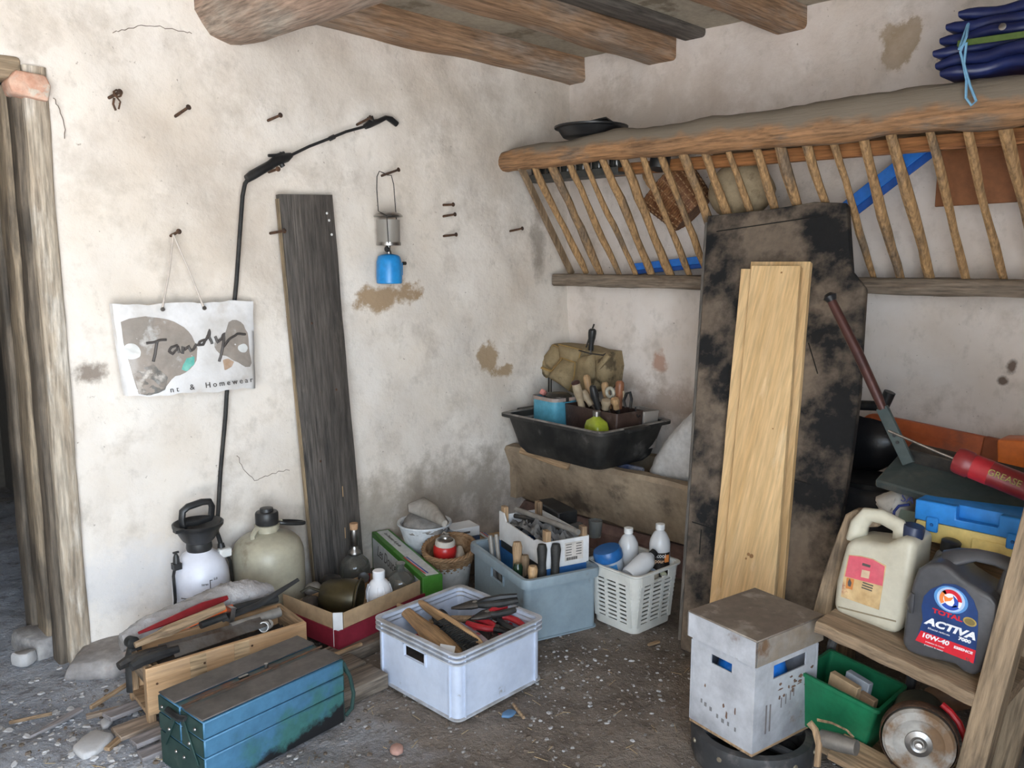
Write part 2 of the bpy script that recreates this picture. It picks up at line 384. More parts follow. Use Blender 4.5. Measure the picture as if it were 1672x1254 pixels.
beam((.08, -1.95, 2.52), (-6, -1.95, 2.52), .15, .13, JOIST, 'joist', 4, 30)
beam((.08, -2.6, 2.52), (-6, -2.6, 2.52), .15, .13, JOIST, 'joist', 6, 30)
g = G(); rings = []
for i in range(41):
    t = i/40; y = .08-3.8*t; k = 1 if y < -.02 else .97
    rings.append([((.145+.012*nz(y*2, a*.8))*k*math.cos(2*math.pi*a/20)*(1.0)-1.975, y, 2.44+.035*math.sin(y*1.7)+(.155+.012*nz(y*2+4, a*.7))*k*math.sin(2*math.pi*a/20)) for a in range(20)])
g.loft(rings); g.build('girder', GIRD, ceiling, smooth=1.2)

# doorway of the left wall: old posts and lintel
POST = wood('door_post_wood', (.22, .165, .11), (.36, .285, .20), 2, c3=(.12, .095, .07), lo3=.5, hi3=.62, bump=1)
POSTD = wood('door_post_dark', (.10, .08, .06), (.19, .15, .11), 2, c3=(.075, .06, .045), lo3=.5, hi3=.6, bump=1)
WHITEWASHED = wood('door_post_limewashed', (.52, .45, .36), (.36, .28, .20), 2, c3=(.66, .60, .52), lo3=.52, hi3=.62, bump=.9)
d1 = bpy.data.objects.new('door_1', None); COL.objects.link(d1); d1['kind'] = 'structure'; d1['label'] = 'old timber doorway into a dark room at the left'; d1.location = (DX1-.08, 0, 0)
def post(x0, x1, y0, y1, z0, z1, mat, seed, wob=.004):
    gg = G(); rings = []
    for i in range(31):
        z = z0+(z1-z0)*i/30
        rings.append([(x+(x0+x1)/2-d1.location.x+wob*nz(z*2+seed, seed)+.35*wob*nz(z*9, j+seed), y+(y0+y1)/2+wob*nz(z*2.3, seed*2), z) for j, (x, y, _) in enumerate(rr(x1-x0, y1-y0, .014, n=3))])
    gg.loft(rings); return gg.build('post', mat, d1, smooth=.9)
post(-2.715, -2.64, -.022, .10, -.02, 2.10, WHITEWASHED, 1)
post(-2.74, -2.70, .015, .10, -.02, 2.09, POSTD, 6, .004)
post(-2.752, -2.69, .12, .25, -.02, 2.05, POST, 2)
post(-2.765, -2.69, .27, .37, -.02, 2.05, POSTD, 3)
LINT = wood('lintel_wood', (.30, .22, .14), (.40, .31, .21), 0, c3=(.18, .13, .09))
g = G(); g.box((-.48, .03, 2.085), (1.0, .10, .075)); g.box((-.55, .26, 2.06), (1.0, .30, .09)); g.build('lintel', LINT, d1, bevel=.012, seg=2)
BRK = M('broken_brick', (.60, .33, .23), .9, col2=(.68, .45, .34), scale=20, col3=(.62, .54, .45), scale3=14, bump=.8)
g = G(); g.loft([[(-.075, -.05, 2.000), (.03, -.05, 1.985), (.045, .05, 1.99), (-.075, .05, 2.0)], [(-.085, -.055, 2.04), (.04, -.055, 2.035), (.05, .05, 2.035), (-.085, .05, 2.04)], [(-.06, -.05, 2.075), (.03, -.045, 2.07), (.04, .05, 2.07), (-.06, .05, 2.075)]])
g.build('brick', BRK, d1, bevel=.008, seg=2, M=Matrix.Translation((.055, 0, 0)))
# stone threshold
STONE = M('threshold_stone', (.26, .24, .23), .9, col2=(.40, .37, .35), scale=5, col3=(.40, .26, .21), scale3=3, bump=1, bscale=25)
def rock(name, mat, label, cat, loc, size, seed, rot=0, n=10, flat=.75, group=None, rough=.12):
    rnd = random.Random(seed); gg = G(); rings = []
    offs = [rnd.uniform(1-rough, 1+rough) for _ in range(n)]
    for k, (zz, s_) in enumerate(((0, .92), (.35, 1.0), (flat, .97), (1, .86))):
        rings.append([(size[0]/2*s_*offs[j]*rnd.uniform(.96, 1.04)*(abs(math.cos(2*math.pi*j/n))**.7)*math.copysign(1, math.cos(2*math.pi*j/n)), size[1]/2*s_*offs[j]*(abs(math.sin(2*math.pi*j/n))**.7)*math.copysign(1, math.sin(2*math.pi*j/n)), size[2]*zz*rnd.uniform(.93, 1.0)) for j in range(n)])
    gg.loft(rings)
    return one(gg, name, mat, label, cat, loc, (0, 0, rot), group, smooth=.6, bevel=.004)
rock('threshold_stone', STONE, 'worn pale stone block at the foot of the old door post', 'stone', (-2.60, -.10, -.02), (.30, .22, .075), 3, .2, 14, rough=.2)
rock('stone_rubble', M('rubble_stone', (.27, .255, .25), .95, col2=(.4, .38, .36), scale=9, bump=1), 'rounded grey lump of rubble inside the dark doorway', 'stone', (-2.76, .20, -.02), (.14, .22, .09), 8, .4, 10)
# ================================================================ things on the left wall
NAILS = [
    ((172, 163), (196, 150), 'rusty nail with a twist of old wire, nearest the doorway lintel'),
    ((286, 190), (308, 175), 'bare rusty nail above the sprayer hose, second from the doorway'),
    ((435, 198), (458, 188), 'bare rusty nail high on the wall above the sprayer grip'),
    ((439, 281), (454, 276), 'nail holding up the black sprayer grip'),
    ((277, 386), (292, 378), 'nail from which the white carrier bag hangs'),
    ((441, 381), (464, 377), 'nail at the left edge of the dark leaning plank'),
    ((582, 204), (605, 192), 'nail on which the tip of the sprayer lance rests'),
    ((623, 287), (651, 277), 'nail from which the blue gas lantern hangs'),
    ((719, 335), (740, 334), 'topmost of three rusty nails right of the lantern'),
    ((719, 354), (743, 350), 'middle of three rusty nails right of the lantern'),
    ((720, 386), (745, 383), 'lowest of three rusty nails right of the lantern'),
    ((830, 378), (853, 373), 'lone rusty nail close to the hay rack'),
]
for i, (b_, h_, lab) in enumerate(NAILS):
    p = WY(*b_, .012); q = WY(*h_, -.095); d = (q-p)
    t = T('wall_nail', lab, 'nail', p, (0, 0, 0), 'nails in the left wall')
    g = G(); g.tube([d*0, d*.5, d*.97], [.0058, .0056, .0052], 8); g.build('shaft', RUST, t)
    g = G(); g.tube([d*.95, d*1.0, d*1.02], [.008, .0105, .007], 10); g.build('head', RUST, t)
    if i == 0:
        g = G()
        g.tube([d*.75+Vector((.012*math.cos(a), 0, .012*math.sin(a)))+Vector((0, -.0015*k, 0)) for k, a in enumerate([k*.9 for k in range(16)])], .003, 6)
        g.tube([d*.6+Vector((.0, 0, -.01)), d*.58+Vector((-.004, 0, -.03)), d*.55+Vector((.005, 0, -.05))], .004, 6)
        g.tube([d*.75+Vector((.0, 0, -.01)), d*.75+Vector((.012, 0, -.025)), d*.72+Vector((.006, 0, -.05))], .003, 6)
        g.build('wire_twist', RUST, t)

# ---- carrier bag
BAGP = M('bag_paper', (.78, .77, .77), .35, famt=.05, col2=(.62, .59, .56), scale=5, col3=(.48, .40, .33), scale3=4, lo3=.56, hi3=.75, bump=.4, bscale=12)
BAGC = M('bag_clear_film', (.36, .31, .27), .22, famt=.08, col2=(.29, .26, .23), scale=5, col3=(.55, .53, .51), scale3=6, bump=.5, bscale=10)
BAGD = M('bag_lower_contents', (.30, .25, .21), .3, col2=(.16, .16, .15), scale=16, col3=(.55, .50, .45), scale3=12, bump=.6, bscale=20)
INK = M('grey_ink', (.085, .075, .07), .5)
P00, P10, P01, P11 = WY(183, 498, -.075), WY(413, 491, -.06), WY(206, 648, -.105), WY(417, 633, -.09)
bt = T('carrier_bag', 'white printed carrier bag hanging from a nail by thin handles', 'bag', ((P01+P11)/2))
def bagp(u, v, off=0.0, side=1):
    p = P00*(1-u)*(1-v)+P10*u*(1-v)+P01*(1-u)*v+P11*u*v
    bul = .035*math.sin(math.pi*min(max(u, 0), 1))**.6*(.25+.75*math.sin(math.pi*min(max(v, 0), 1)*.75)) + .004*nz(u*6, v*5)
    e = .006*nz(u*5+2, v*7)
    return p + Vector((0, -(bul+off) if side > 0 else .03, e)) - bt.location
g = G()
g.grid(lambda u, v: bagp(u, v), 26, 16); g.grid(lambda u, v: bagp(u, v, 0, -1), 26, 16)
n_ = 27*17
for i in range(26):
    g.f.append((i, i+1, n_+i+1, n_+i)); k = 16*27; g.f.append((k+i, k+i+1, n_+k+i+1, n_+k+i))
for j in range(16):
    a, b_ = j*27, (j+1)*27; g.f.append((a, b_, n_+b_, n_+a)); a += 26; b_ += 26; g.f.append((a, b_, n_+b_, n_+a))
g.build('bag_body', BAGP, bt, smooth=1.2)
def cuv(x, y): return ((x-555)/680.0, (y-290-(-18*(x-555)/680))/(440.0))
def bagpatch(name, mat, cx, cy, fn, off, n=36, m_=7):
    gg = G(); vs = []; fs = []
    c = cuv(cx, cy)
    for k in range(m_+1):
        for j in range(n):
            a = 2*math.pi*j/n; r_ = fn(a)*k/m_
            u, v = cuv(cx+r_*math.cos(a), cy+r_*math.sin(a)); vs.append(bagp(min(max(u, .006), .994), min(max(v, .02), .985), off))
    for k in range(m_):
        for j in range(n):
            fs.append((k*n+j, k*n+(j+1) % n, (k+1)*n+(j+1) % n, (k+1)*n+j))
    gg.add(vs, fs); return gg.build(name, mat, bt, smooth=1.2)
def poly_r(pts, cx, cy):
    """radius function of a star-shaped outline"""
    def f(a):
        best = 10; dx, dy = math.cos(a), math.sin(a)
        for i in range(len(pts)):
            x1, y1 = pts[i][0]-cx, pts[i][1]-cy; x2, y2 = pts[(i+1) % len(pts)][0]-cx, pts[(i+1) % len(pts)][1]-cy
            ex, ey = x2-x1, y2-y1; det = dx*(-ey)+ex*dy
            if abs(det) < 1e-9: continue
            t = (x1*(-ey)+ex*y1)/det; s_ = (dx*y1-dy*x1)/det
            if t > 0 and -1e-6 <= s_ <= 1+1e-6: best = max(best, t)
        return best
    return f
bagpatch('clear_panel', BAGC, 740, 500, poly_r([(580, 350), (740, 352), (820, 370), (885, 430), (912, 500), (895, 570), (850, 615), (780, 635), (735, 690), (610, 730), (590, 600), (575, 470)], 740, 500), .0015)
bagpatch('clear_panel', BAGC, 1110, 500, poly_r([(1072, 420), (1085, 380), (1125, 362), (1165, 380), (1178, 415), (1192, 420), (1200, 540), (1218, 610), (1160, 600), (1100, 570), (1060, 545), (1010, 525), (995, 490), (1010, 460), (1050, 440)], 1110, 500), .0015)
bagpatch('clear_panel', BAGD, 690, 650, poly_r([(600, 615), (690, 570), (750, 640), (735, 700), (612, 735)], 690, 650), .0022)
bagpatch('printed_dot', WHITEPL, 603, 512, lambda a: 40 if math.cos(a) > -.7 else 34, .003)
bagpatch('printed_dot', WHITEPL, 1158, 507, lambda a: 1/math.sqrt((math.cos(a)/30)**2+(math.sin(a)/22)**2), .003)
bagpatch('bag_contents', M('teal_cloth', (.10, .42, .36), .7, col2=(.2, .5, .42), scale=20), 862, 577, poly_r([(820, 600), (850, 555), (890, 540), (885, 580), (845, 612)], 862, 577), .0025)
bagpatch('bag_contents', M('brown_cloth', (.42, .28, .18), .7, col2=(.5, .38, .3), scale=20), 1060, 590, poly_r([(1040, 565), (1070, 560), (1100, 575), (1085, 600), (1045, 612)], 1060, 590), .0025)
STROKES = [[(672, 474), (700, 470), (735, 462), (765, 458)], [(722, 466), (708, 515), (692, 556)], [(812, 485), (782, 490), (768, 515), (785, 526), (806, 506), (813, 490), (818, 520)],
           [(832, 525), (838, 490), (846, 502), (866, 484), (874, 514), (888, 505), (908, 480)], [(955, 465), (925, 470), (915, 490), (940, 490), (965, 452), (983, 408), (975, 450), (986, 485)],
           [(1005, 445), (1015, 475), (1038, 458), (1056, 430), (1050, 470), (1035, 520), (1018, 566)], [(1045, 500), (1080, 462), (1130, 440), (1178, 437)]]
g = G()
for st in STROKES:
    dense = []
    for i in range(len(st)-1):
        for k in range(4):
            t_ = k/4; dense.append((st[i][0]*(1-t_)+st[i+1][0]*t_, st[i][1]*(1-t_)+st[i+1][1]*t_))
    dense.append(st[-1]); g.tube([bagp(*cuv(*p), .003) for p in dense], .0052, 6)
g.build('lettering', INK, bt)
a_ = bagp(*cuv(752, 697), .004); b_ = bagp(*cuv(1212, 662), .004); mid_ = bagp(*cuv(975, 683), .004)
text('lettering', 'nt  &  Homewear', INK, bt, .030, frame(mid_, b_-a_, (0, -1, .12)), .0012, space=1.55)
TW = M('clear_cord', (.55, .48, .42), .4)
nl = WY(283, 383, -.06)-bt.location
for px_ in ((265, 505), (333, 503)):
    q = WY(*px_, -.09)-bt.location; g = G(); g.tube([nl, nl*.5+q*.5+Vector((.004, 0, -.004)), q], .0036, 6); g.build('bag_handle', TW, bt)
    g = G(); g.lathe([(.008, -.002), (.008, .002)], 12, M=frame(q+Vector((0, -.004, 0)), (1, 0, 0), (0, -1, 0))); g.build('eyelet', STEEL, bt)

# ---- gas lantern
lb = WY(636, 463, -.085); top = WY(640, 284, -.05)
lt = T('gas_lantern', 'camping gas lantern with blue canister and wire bail hung on a nail', 'lantern', lb)
def zz(y): return (WY(636, y, -.085)-lb).z
BLUE = M('blue_enamel', (.02, .25, .62), .32, col2=(.025, .28, .66), scale=5)
g = G(); zc = zz(416)
g.lathe([(.054, 0), (.058, .004), (.059, .03), (.057, zc-.03), (.050, zc-.008), (.040, zc), (.012, zc+.004)], 28); g.build('gas_canister', BLUE, lt)
g = G(); g.box((.050, -.012, .065), (.012, .04, .06)); g.build('canister_panel', BLUE, lt, bevel=.004)
z0 = zz(398)
g = G(); g.lathe([(.011, zc), (.013, zc+.012), (.008, zc+.02), (.008, z0-.01), (.018, z0-.004), (.02, z0+.004)], 14); g.build('burner_valve', STEEL, lt)
g = G(); g.lathe([(.012, -.005), (.014, 0), (.012, .005)], 12, M=frame((-.018, -.01, zc+.025), (0, 0, 1), (-1, 0, 0))); g.build('valve_knob', BLACK, lt)
g = G(); g.tube([(.055, 0, zz(430)), (.085, 0, zz(430))], .004, 8); g.lathe([(.008, -.008), (.008, .008)], 10, M=frame((.085, 0, zz(430)), (0, 0, 1), (1, 0, 0))); g.build('regulator_screw', DARKMETAL, lt)
z1 = zz(359)
g = G(); g.lathe([(.052, z0), (.052, z1), (.049, z1), (.049, z0)], 28); g.build('glass_globe', M('dusty_glass', (.36, .33, .29), .35, col2=(.42, .39, .35), scale=8, trans=.35), lt)
g = G(); g.lathe([(.055, z0-.008), (.055, z0+.006), (.045, z0+.006)], 28); g.build('globe_base', STEEL, lt)
g = G(); zt = zz(353); g.lathe([(.062, zt-.004), (.066, zt), (.055, zt+.012), (.02, zt+.02), (.002, zt+.021)], 30); g.build('hood', STEEL, lt)
g = G(); tp = top-lb; wr_ = []
for (x_, z_) in ((-.044, zz(398)), (-.05, zt-.002), (-.052, zt+.02), (-.058, zz(310)), (-.055, zz(290)), (-.042, zz(281)), (-.022, zz(283)), (.0, zz(286)), (.022, zz(286)), (.034, zz(300)), (.042, zt+.03), (.045, zt), (.046, zz(398))):
    wr_.append((x_, -.06 if z_ < zt+.01 and x_ < 0 else -.0, z_))
g.tube(wr_, .0022, 6); g.build('bail_wire', DARKMETAL, lt)

# ---- dark plank leaning on the wall
pb = Vector((-1.612, -.085, .0)); ptp = Vector((-1.69, -.028, 1.735))
F = frame(pb, (1, 0, .045), ptp-pb); L_ = (ptp-pb).length
g = G(); rings = []
for i in range(21):
    z_ = L_*i/20; wd = .252 if i < 20 else .25
    rings.append([(x+.003*nz(z_*2, 1), y+.002*nz(z_*3, 2), z_) for x, y, _ in rr(wd, .036, .004, n=2)])
g.loft(rings)
PLK = wood('dark_plank_wood', (.060, .053, .047), (.125, .108, .094), 2, c3=(.17, .145, .12), lo3=.60, hi3=.72, bump=.7, rough=.7)
pt = T('leaning_plank', 'long dark grey wooden plank leaning against the left wall', 'plank', F.translation, F.to_3x3())
g.build('board', PLK, pt, smooth=.6)
g = G(); EDGE = wood('plank_edge_wood', (.34, .25, .15), (.22, .17, .11), 2)
g.box((-.1275, 0, L_*.5), (.004, .024, L_*.98)); g.build('worn_edge', EDGE, pt)
for (x_, z_, l_) in ((.045, .40, .13), (.04, .25, .05)):
    g = G(); g.box((x_, -.0178, z_), (.004, .002, l_), (0, R(2), 0)); g.build('split', M('split_wood', (.42, .28, .15), .8), pt)
for k, (x_, z_) in enumerate(((.09, 1.66), (.105, 1.57), (.098, 1.63), (-.03, 1.2), (.06, .9), (-.05, .6))):
    g = G(); g.lathe([(.006, 0), (.005, .002)], 8, M=frame((x_, -.0175, z_), (1, 0, 0), (0, -1, 0))); g.build('paint_spot' if k < 3 else 'nail_head', WHITEPL if k < 3 else RUST, pt)

# ---- pressure sprayer
SPW = M('milky_plastic', (.72, .73, .80), .35, famt=.03, col2=(.60, .60, .66), scale=4, sss=.3)
sp = T('pressure_sprayer', 'white pressure sprayer with black pump funnel, hose and lance hung on the wall', 'sprayer', (-2.272, -.155, .02))
o_ = Vector(sp.location)
g = G(); g.lathe([(.092, 0), (.103, .015), (.106, .06), (.106, .215), (.103, .255), (.090, .295), (.066, .325), (.045, .338), (.042, .345)], 36); tank = g.build('tank', SPW, sp)
g = G(); g.lathe([(.045, .340), (.048, .352), (.046, .372), (.060, .385), (.082, .425), (.093, .437), (.094, .448), (.088, .450), (.06, .41), (.03, .40), (.004, .398)], 36); g.box((-.085, -.03, .442), (.035, .03, .012)); g.build('pump_funnel', BLACK, sp)
g = G(); zb, zt_ = .452, .515
g.tube([(-.056, 0, zb-.02), (-.060, 0, zb+.02), (-.056, 0, zt_-.012), (-.035, 0, zt_+.002), (.02, 0, zt_+.01), (.050, 0, zt_+.006), (.058, 0, zt_-.015), (.054, 0, zb+.015), (.05, 0, zb+.004), (0, 0, zb-.003), (-.05, 0, zb+.002)], .0105, 8, flat=1.3); g.build('pump_handle', BLACK, sp)
g = G(); g.box((-.098, -.02, .305), (.03, .03, .024)); g.tube([(-.098, -.02, .315), (-.098, -.02, .34), (-.098, -.02, .352)], [.013, .011, .006], 10); g.box((-.098, -.02, .358), (.022, .008, .006)); g.build('pressure_valve', BLACK, sp)
g = G(); g.box((.09, -.02, .312), (.05, .035, .035)); g.build('hose_socket', WHITEPL, sp, bevel=.005)
hp = [(354, 868), (356, 838), (360, 770), (368, 680), (373, 600), (381, 510), (386, 460), (391, 390), (396, 320), (400, 300), (408, 289)]
pts = [Vector((.086, -.01, .33)), Vector((.086, .02, .37))]+[WY(x, y, -.030 if y < 800 else -.09)-o_ for x, y in hp]
g = G(); g.tube(pts, .0085, 10); g.build('hose', BLACKRUB, sp)
g = G(); g.tube([(.086, -.005, .318), (.086, 0, .345)], [.017, .012], 12); g.build('hose_nut', BLACK, sp)
def sw(x, y, d=-.045): return WY(x, y, d)-o_
g = G(); g.tube([sw(403, 292), sw(412, 286), sw(440, 270), sw(452, 262), sw(468, 257), sw(476, 253)], [.016, .019, .018, .021, .019, .010], 10); grip = g.build('grip', BLACK, sp)
g = G(); g.tube([sw(438, 254), sw(452, 254), sw(464, 250)], [.006, .008, .008], 8); g.tube([sw(452, 262), sw(460, 250)], .009, 8); g.tube([sw(457, 264), sw(462, 272)], .011, 8); g.build('trigger', BLACK, grip)
g = G(); g.tube([sw(474, 254), sw(505, 239), sw(536, 227), sw(565, 215), sw(598, 206)], .0062, 8); g.tube([sw(538, 227), sw(546, 223)], .010, 8); g.build('lance', BLACK, sp)
g = G(); g.tube([sw(596, 207), sw(604, 202), sw(618, 198), sw(630, 192), sw(638, 195), sw(648, 203)], [.012, .017, .011, .010, .014, .013], 10); g.tube([sw(604, 190), sw(608, 204)], .014, 8); g.build('nozzle', BLACK, sp)
for side in (-1, 1):
    g = G(); pz = [(.100*side, -.01, .30), (.112*side, -.02, .27), (.114*side, -.03, .18), (.116*side+.01*side, -.04, .12), (.112*side, -.03, .03)]
    g.tube(pz, .012, 6, flat=.35); g.build('strap', BLACKRUB, sp)
def tmark(a0, a1, z, r_=.1067): return [(r_*math.cos(a), r_*math.sin(a), z) for a in (a0, (a0+a1)/2, a1)]
va = math.atan2(-3.035, -1.258)   # direction towards the yard door
g = G()
for z in (.12, .165, .185): g.tube(tmark(va-.75, va-.35 if z != .165 else va-.1, z), .0022, 4)
g.tube([(.1067*math.cos(va+.30), .1067*math.sin(va+.30), .16), (.1067*math.cos(va+.30), .1067*math.sin(va+.30), .25)], .0016, 4)
for z in (.17, .21, .248): g.tube(tmark(va+.30, va+.38, z), .0016, 4)
g.build('level_mark', INK, tank)
for a, z, s_ in ((va+.50, .250, '5.0'), (va+.50, .212, '4.0'), (va+.12, .236, 'litres')):
    text('level_number', s_, INK, tank, .012, frame((.1072*math.cos(a), .1072*math.sin(a), z), (-math.sin(a), math.cos(a), 0), (math.cos(a), math.sin(a), 0)))

# ---- old plastic canister
CANP = M('aged_plastic', (.40, .37, .28), .38, famt=.08, col2=(.34, .31, .235), scale=4, col3=(.26, .225, .16), scale3=5, sss=.2)
cn = T('plastic_canister', 'cloudy grey-green plastic canister with black screw cap beside the sprayer', 'canister', (-1.998, -.175, .02))
g = G(); H = .315; pr = []
for (r_, z) in ((.128, 0), (.140, .012), (.143, .05), (.143, .24), (.140, .28), (.128, .312), (.105, .334), (.06, .350), (.042, .356), (.040, .375)): pr.append((r_, z))
g.lathe(pr, 40); g.build('canister_body', CANP, cn)
g = G(); g.lathe([(.048, .365), (.050, .38), (.05, .385), (.044, .387)], 24); g.tube([(-.045, -.01, .378), (-.06, -.015, .375), (-.075, -.02, .355), (-.073, -.02, .345)], .011, 8); g.tube([(.04, 0, .378), (.065, .0, .383)], .012, 8); g.build('collar', CANP, cn)
g = G(); g.lathe([(.041, .384), (.046, .390), (.046, .43), (.042, .438), (.028, .440), (.026, .452), (.018, .454)], 20); g.build('screw_cap', BLACK, cn)
g = G(); g.tube([(.06+.06*math.cos(a)+.045, .022*math.sin(a), .383-.014*(1+math.cos(a)))for a in [k*math.pi/9 for k in range(19)]], .0085, 8); g.build('carry_handle', BLACK, cn)
# ================================================================ hay rack on the right wall
hr = T('hay_rack', 'old wooden hay rack of slanting bars fixed along the right wall', 'hay rack', (-.25, -1.3, 1.33))
ho = Vector(hr.location)
g = G(); rings = []
for i in range(61):
    t = i/60; y = .01-2.75*t
    zc_ = 1.975+.006*math.sin(t*5)+.012*nz(y*1.4, 3)-.012*t; rz_ = .054+.024*min(1, t*1.5)+.006*nz(y*4, 1); rx_ = .058+.008*nz(y*3, 8)
    rings.append([(-.49+rx_*math.copysign(abs(math.cos(a))**.8, math.cos(a))-ho.x+.004*nz(y*9, a), y-ho.y, zc_+rz_*math.copysign(abs(math.sin(a))**.8, math.sin(a))-ho.z+.004*nz(y*8, a+3)) for a in [2*math.pi*k/20 for k in range(20)]])
g.loft(rings); tr0 = g.build('top_rail', RAIL, hr, smooth=1.0)
g = G(); rings = []
for i in range(41):
    y = -.03-2.7*i/40
    rings.append([(x-.092-ho.x+.006*nz(y*3, 2), y-ho.y, z+1.360-ho.z+.004*nz(y*4, j)) for j, (x, z, _) in enumerate(rr(.16, .066, .012, n=2))])
g.loft(rings); g.build('bottom_rail', wood('rack_low_rail', (.20, .145, .10), (.27, .22, .17), 1, c3=(.13, .09, .06), bump=.8), hr, smooth=.8)
BARS = [(872, 281, 957, 448), (900, 277, 982, 450), (927, 272, 1011, 450), (954, 271, 1038, 450), (984, 266, 1066, 453), (1014, 262, 1096, 453), (1046, 257, 1126, 453), (1076, 252, 1158, 455),
        (1110, 247, 1194, 455), (1146, 244, 1228, 456), (1185, 240, 1262, 456), (1229, 235, 1300, 456), (1267, 229, 1340, 457), (1312, 225, 1385, 457), (1353, 218, 1428, 457), (1403, 214, 1470, 460),
        (1450, 204, 1520, 462), (1511, 197, 1580, 462), (1571, 189, 1638, 460), (1634, 181, 1702, 460), (1702, 172, 1768, 460)]
# dust lies on the upper side of the rail, the front is bare orange wood
nt_ = RAIL.node_tree; N_ = nt_.nodes; b0 = N_['Principled BSDF']; src = b0.inputs['Base Color'].links[0].from_socket
tc_ = N_.new('ShaderNodeTexCoord'); sx_ = N_.new('ShaderNodeSeparateXYZ'); nt_.links.new(tc_.outputs['Object'], sx_.inputs[0])
no_ = N_.new('ShaderNodeTexNoise'); no_.inputs['Scale'].default_value = 9; no_.inputs['Detail'].default_value = 6; nt_.links.new(tc_.outputs['Object'], no_.inputs['Vector'])
ma_ = N_.new('ShaderNodeMath'); ma_.operation = 'MULTIPLY_ADD'; nt_.links.new(no_.outputs[0], ma_.inputs[0]); ma_.inputs[1].default_value = .10; nt_.links.new(sx_.outputs['Z'], ma_.inputs[2])
mb_ = N_.new('ShaderNodeMath'); mb_.operation = 'MULTIPLY_ADD'; nt_.links.new(sx_.outputs['Y'], mb_.inputs[0]); mb_.inputs[1].default_value = -.024; nt_.links.new(ma_.outputs[0], mb_.inputs[2]); ma_ = mb_
mr_ = N_.new('ShaderNodeMapRange'); mr_.inputs[1].default_value = .678; mr_.inputs[2].default_value = .708; nt_.links.new(ma_.outputs[0], mr_.inputs[0])
mx_ = N_.new('ShaderNodeMix'); mx_.data_type = 'RGBA'; nt_.links.new(mr_.outputs[0], mx_.inputs[0]); nt_.links.new(src, mx_.inputs[6]); mx_.inputs[7].default_value = (.20, .165, .125, 1)
nt_.links.new(mx_.outputs[2], b0.inputs['Base Color'])
for i, (a, b_, c, d_) in enumerate(BARS):
    p = WX(a, b_-9, -.49)-ho; q = WX(c, d_-1, -.125)-ho; rnd = random.Random(i)
    pts = [p.lerp(q, k/9)+Vector((rnd.uniform(-.004, .004), .0035*math.sin(k*.7+i*2), rnd.uniform(-.003, .003))) for k in range(10)]
    rad = [(.0175+.0035*math.sin(i*1.7))*(1+.10*math.sin(k*1.1+i)) for k in range(10)]; rad[0] *= .9; rad[9] *= .85
    g = G(); g.tube(pts, rad, 8); g.build('rack_bar', BAR, hr, smooth=.5)
p = WX(850, 272, -.51)-ho; q = WX(934, 448, -.10)-ho
g = G(); F = framex(p, q-p, (0, 1, 0)); g.box(((q-p).length/2, 0, 0), ((q-p).length, .038, .018)); g.build('end_batten', OLDWOOD[2], hr, bevel=.003, M=F)

# things stored on and behind the rack
g = G(); p = WX(990, 279, -.33); q = WX(1740, 216, -.33); F = framex(p.lerp(q, .5), q-p, (-1, 0, .15)); L_ = (q-p).length
g.box((0, 0, 0), (L_, .055, .022)); ORG = wood('orange_plank_wood', (.45, .20, .075), (.34, .14, .05), 0, c3=(.25, .1, .04), rough=.5, bump=.2)
one(g, 'storage_plank', ORG, 'long orange-brown batten lying behind the hay rack bars', 'plank', F.translation, F.to_3x3(), bevel=.003)
g = G(); p = WX(1165, 257, -.26); q = WX(1740, 196, -.26); F = framex(p.lerp(q, .5), q-p, (-1, 0, .15)); L_ = (q-p).length
g.box((0, 0, 0), (L_, .05, .02)); one(g, 'storage_plank', OLDWOOD[0], 'dark brown batten just above the orange one behind the rack bars', 'plank', F.translation, F.to_3x3(), bevel=.003)
p = WX(1527, 170, -.16); q = WX(1527, 338, -.16); r_ = WX(1760, 330, -.16)
g = G(); F = frame(q, (0, -1, .015), (-1, 0, .04)); g.box((.26, (p-q).length/2, 0), (.52, (p-q).length, .014))
one(g, 'plywood_panel', M('red_brown_panel', (.25, .095, .035), .5, col2=(.21, .08, .03), scale=5), 'smooth red-brown plywood panel behind the right end of the rack', 'panel', F.translation, F.to_3x3(), bevel=.002)
BLUESTRIP = M('bright_blue_plastic', (.03, .20, .72), .35, col2=(.04, .24, .78), scale=4)
def gutter(p, q, wdt, label):
    F = framex(p, q-p, (-1, 0, .1)); L_ = (q-p).length; t = T('plastic_channel', label, 'channel', p, F.to_3x3(), 'blue plastic channels')
    g = G(); g.box((L_/2, wdt*.2, .005), (L_, wdt*.62, .010)); g.build('channel_face', BLUESTRIP, t, bevel=.002)
    g = G(); g.box((L_/2, -wdt*.28, .000), (L_, wdt*.34, .008)); g.build('channel_lip', M('mid_blue_plastic', (.02, .11, .45), .4), t, bevel=.002)
gutter(WX(1385, 345, -.10), WX(1530, 232, -.12), .085, 'bright blue plastic strip slanting behind the right rack bars')
gutter(WX(1036, 440, -.05), WX(1190, 424, -.05), .06, 'bright blue plastic strip lying flat along the bottom rack rail')

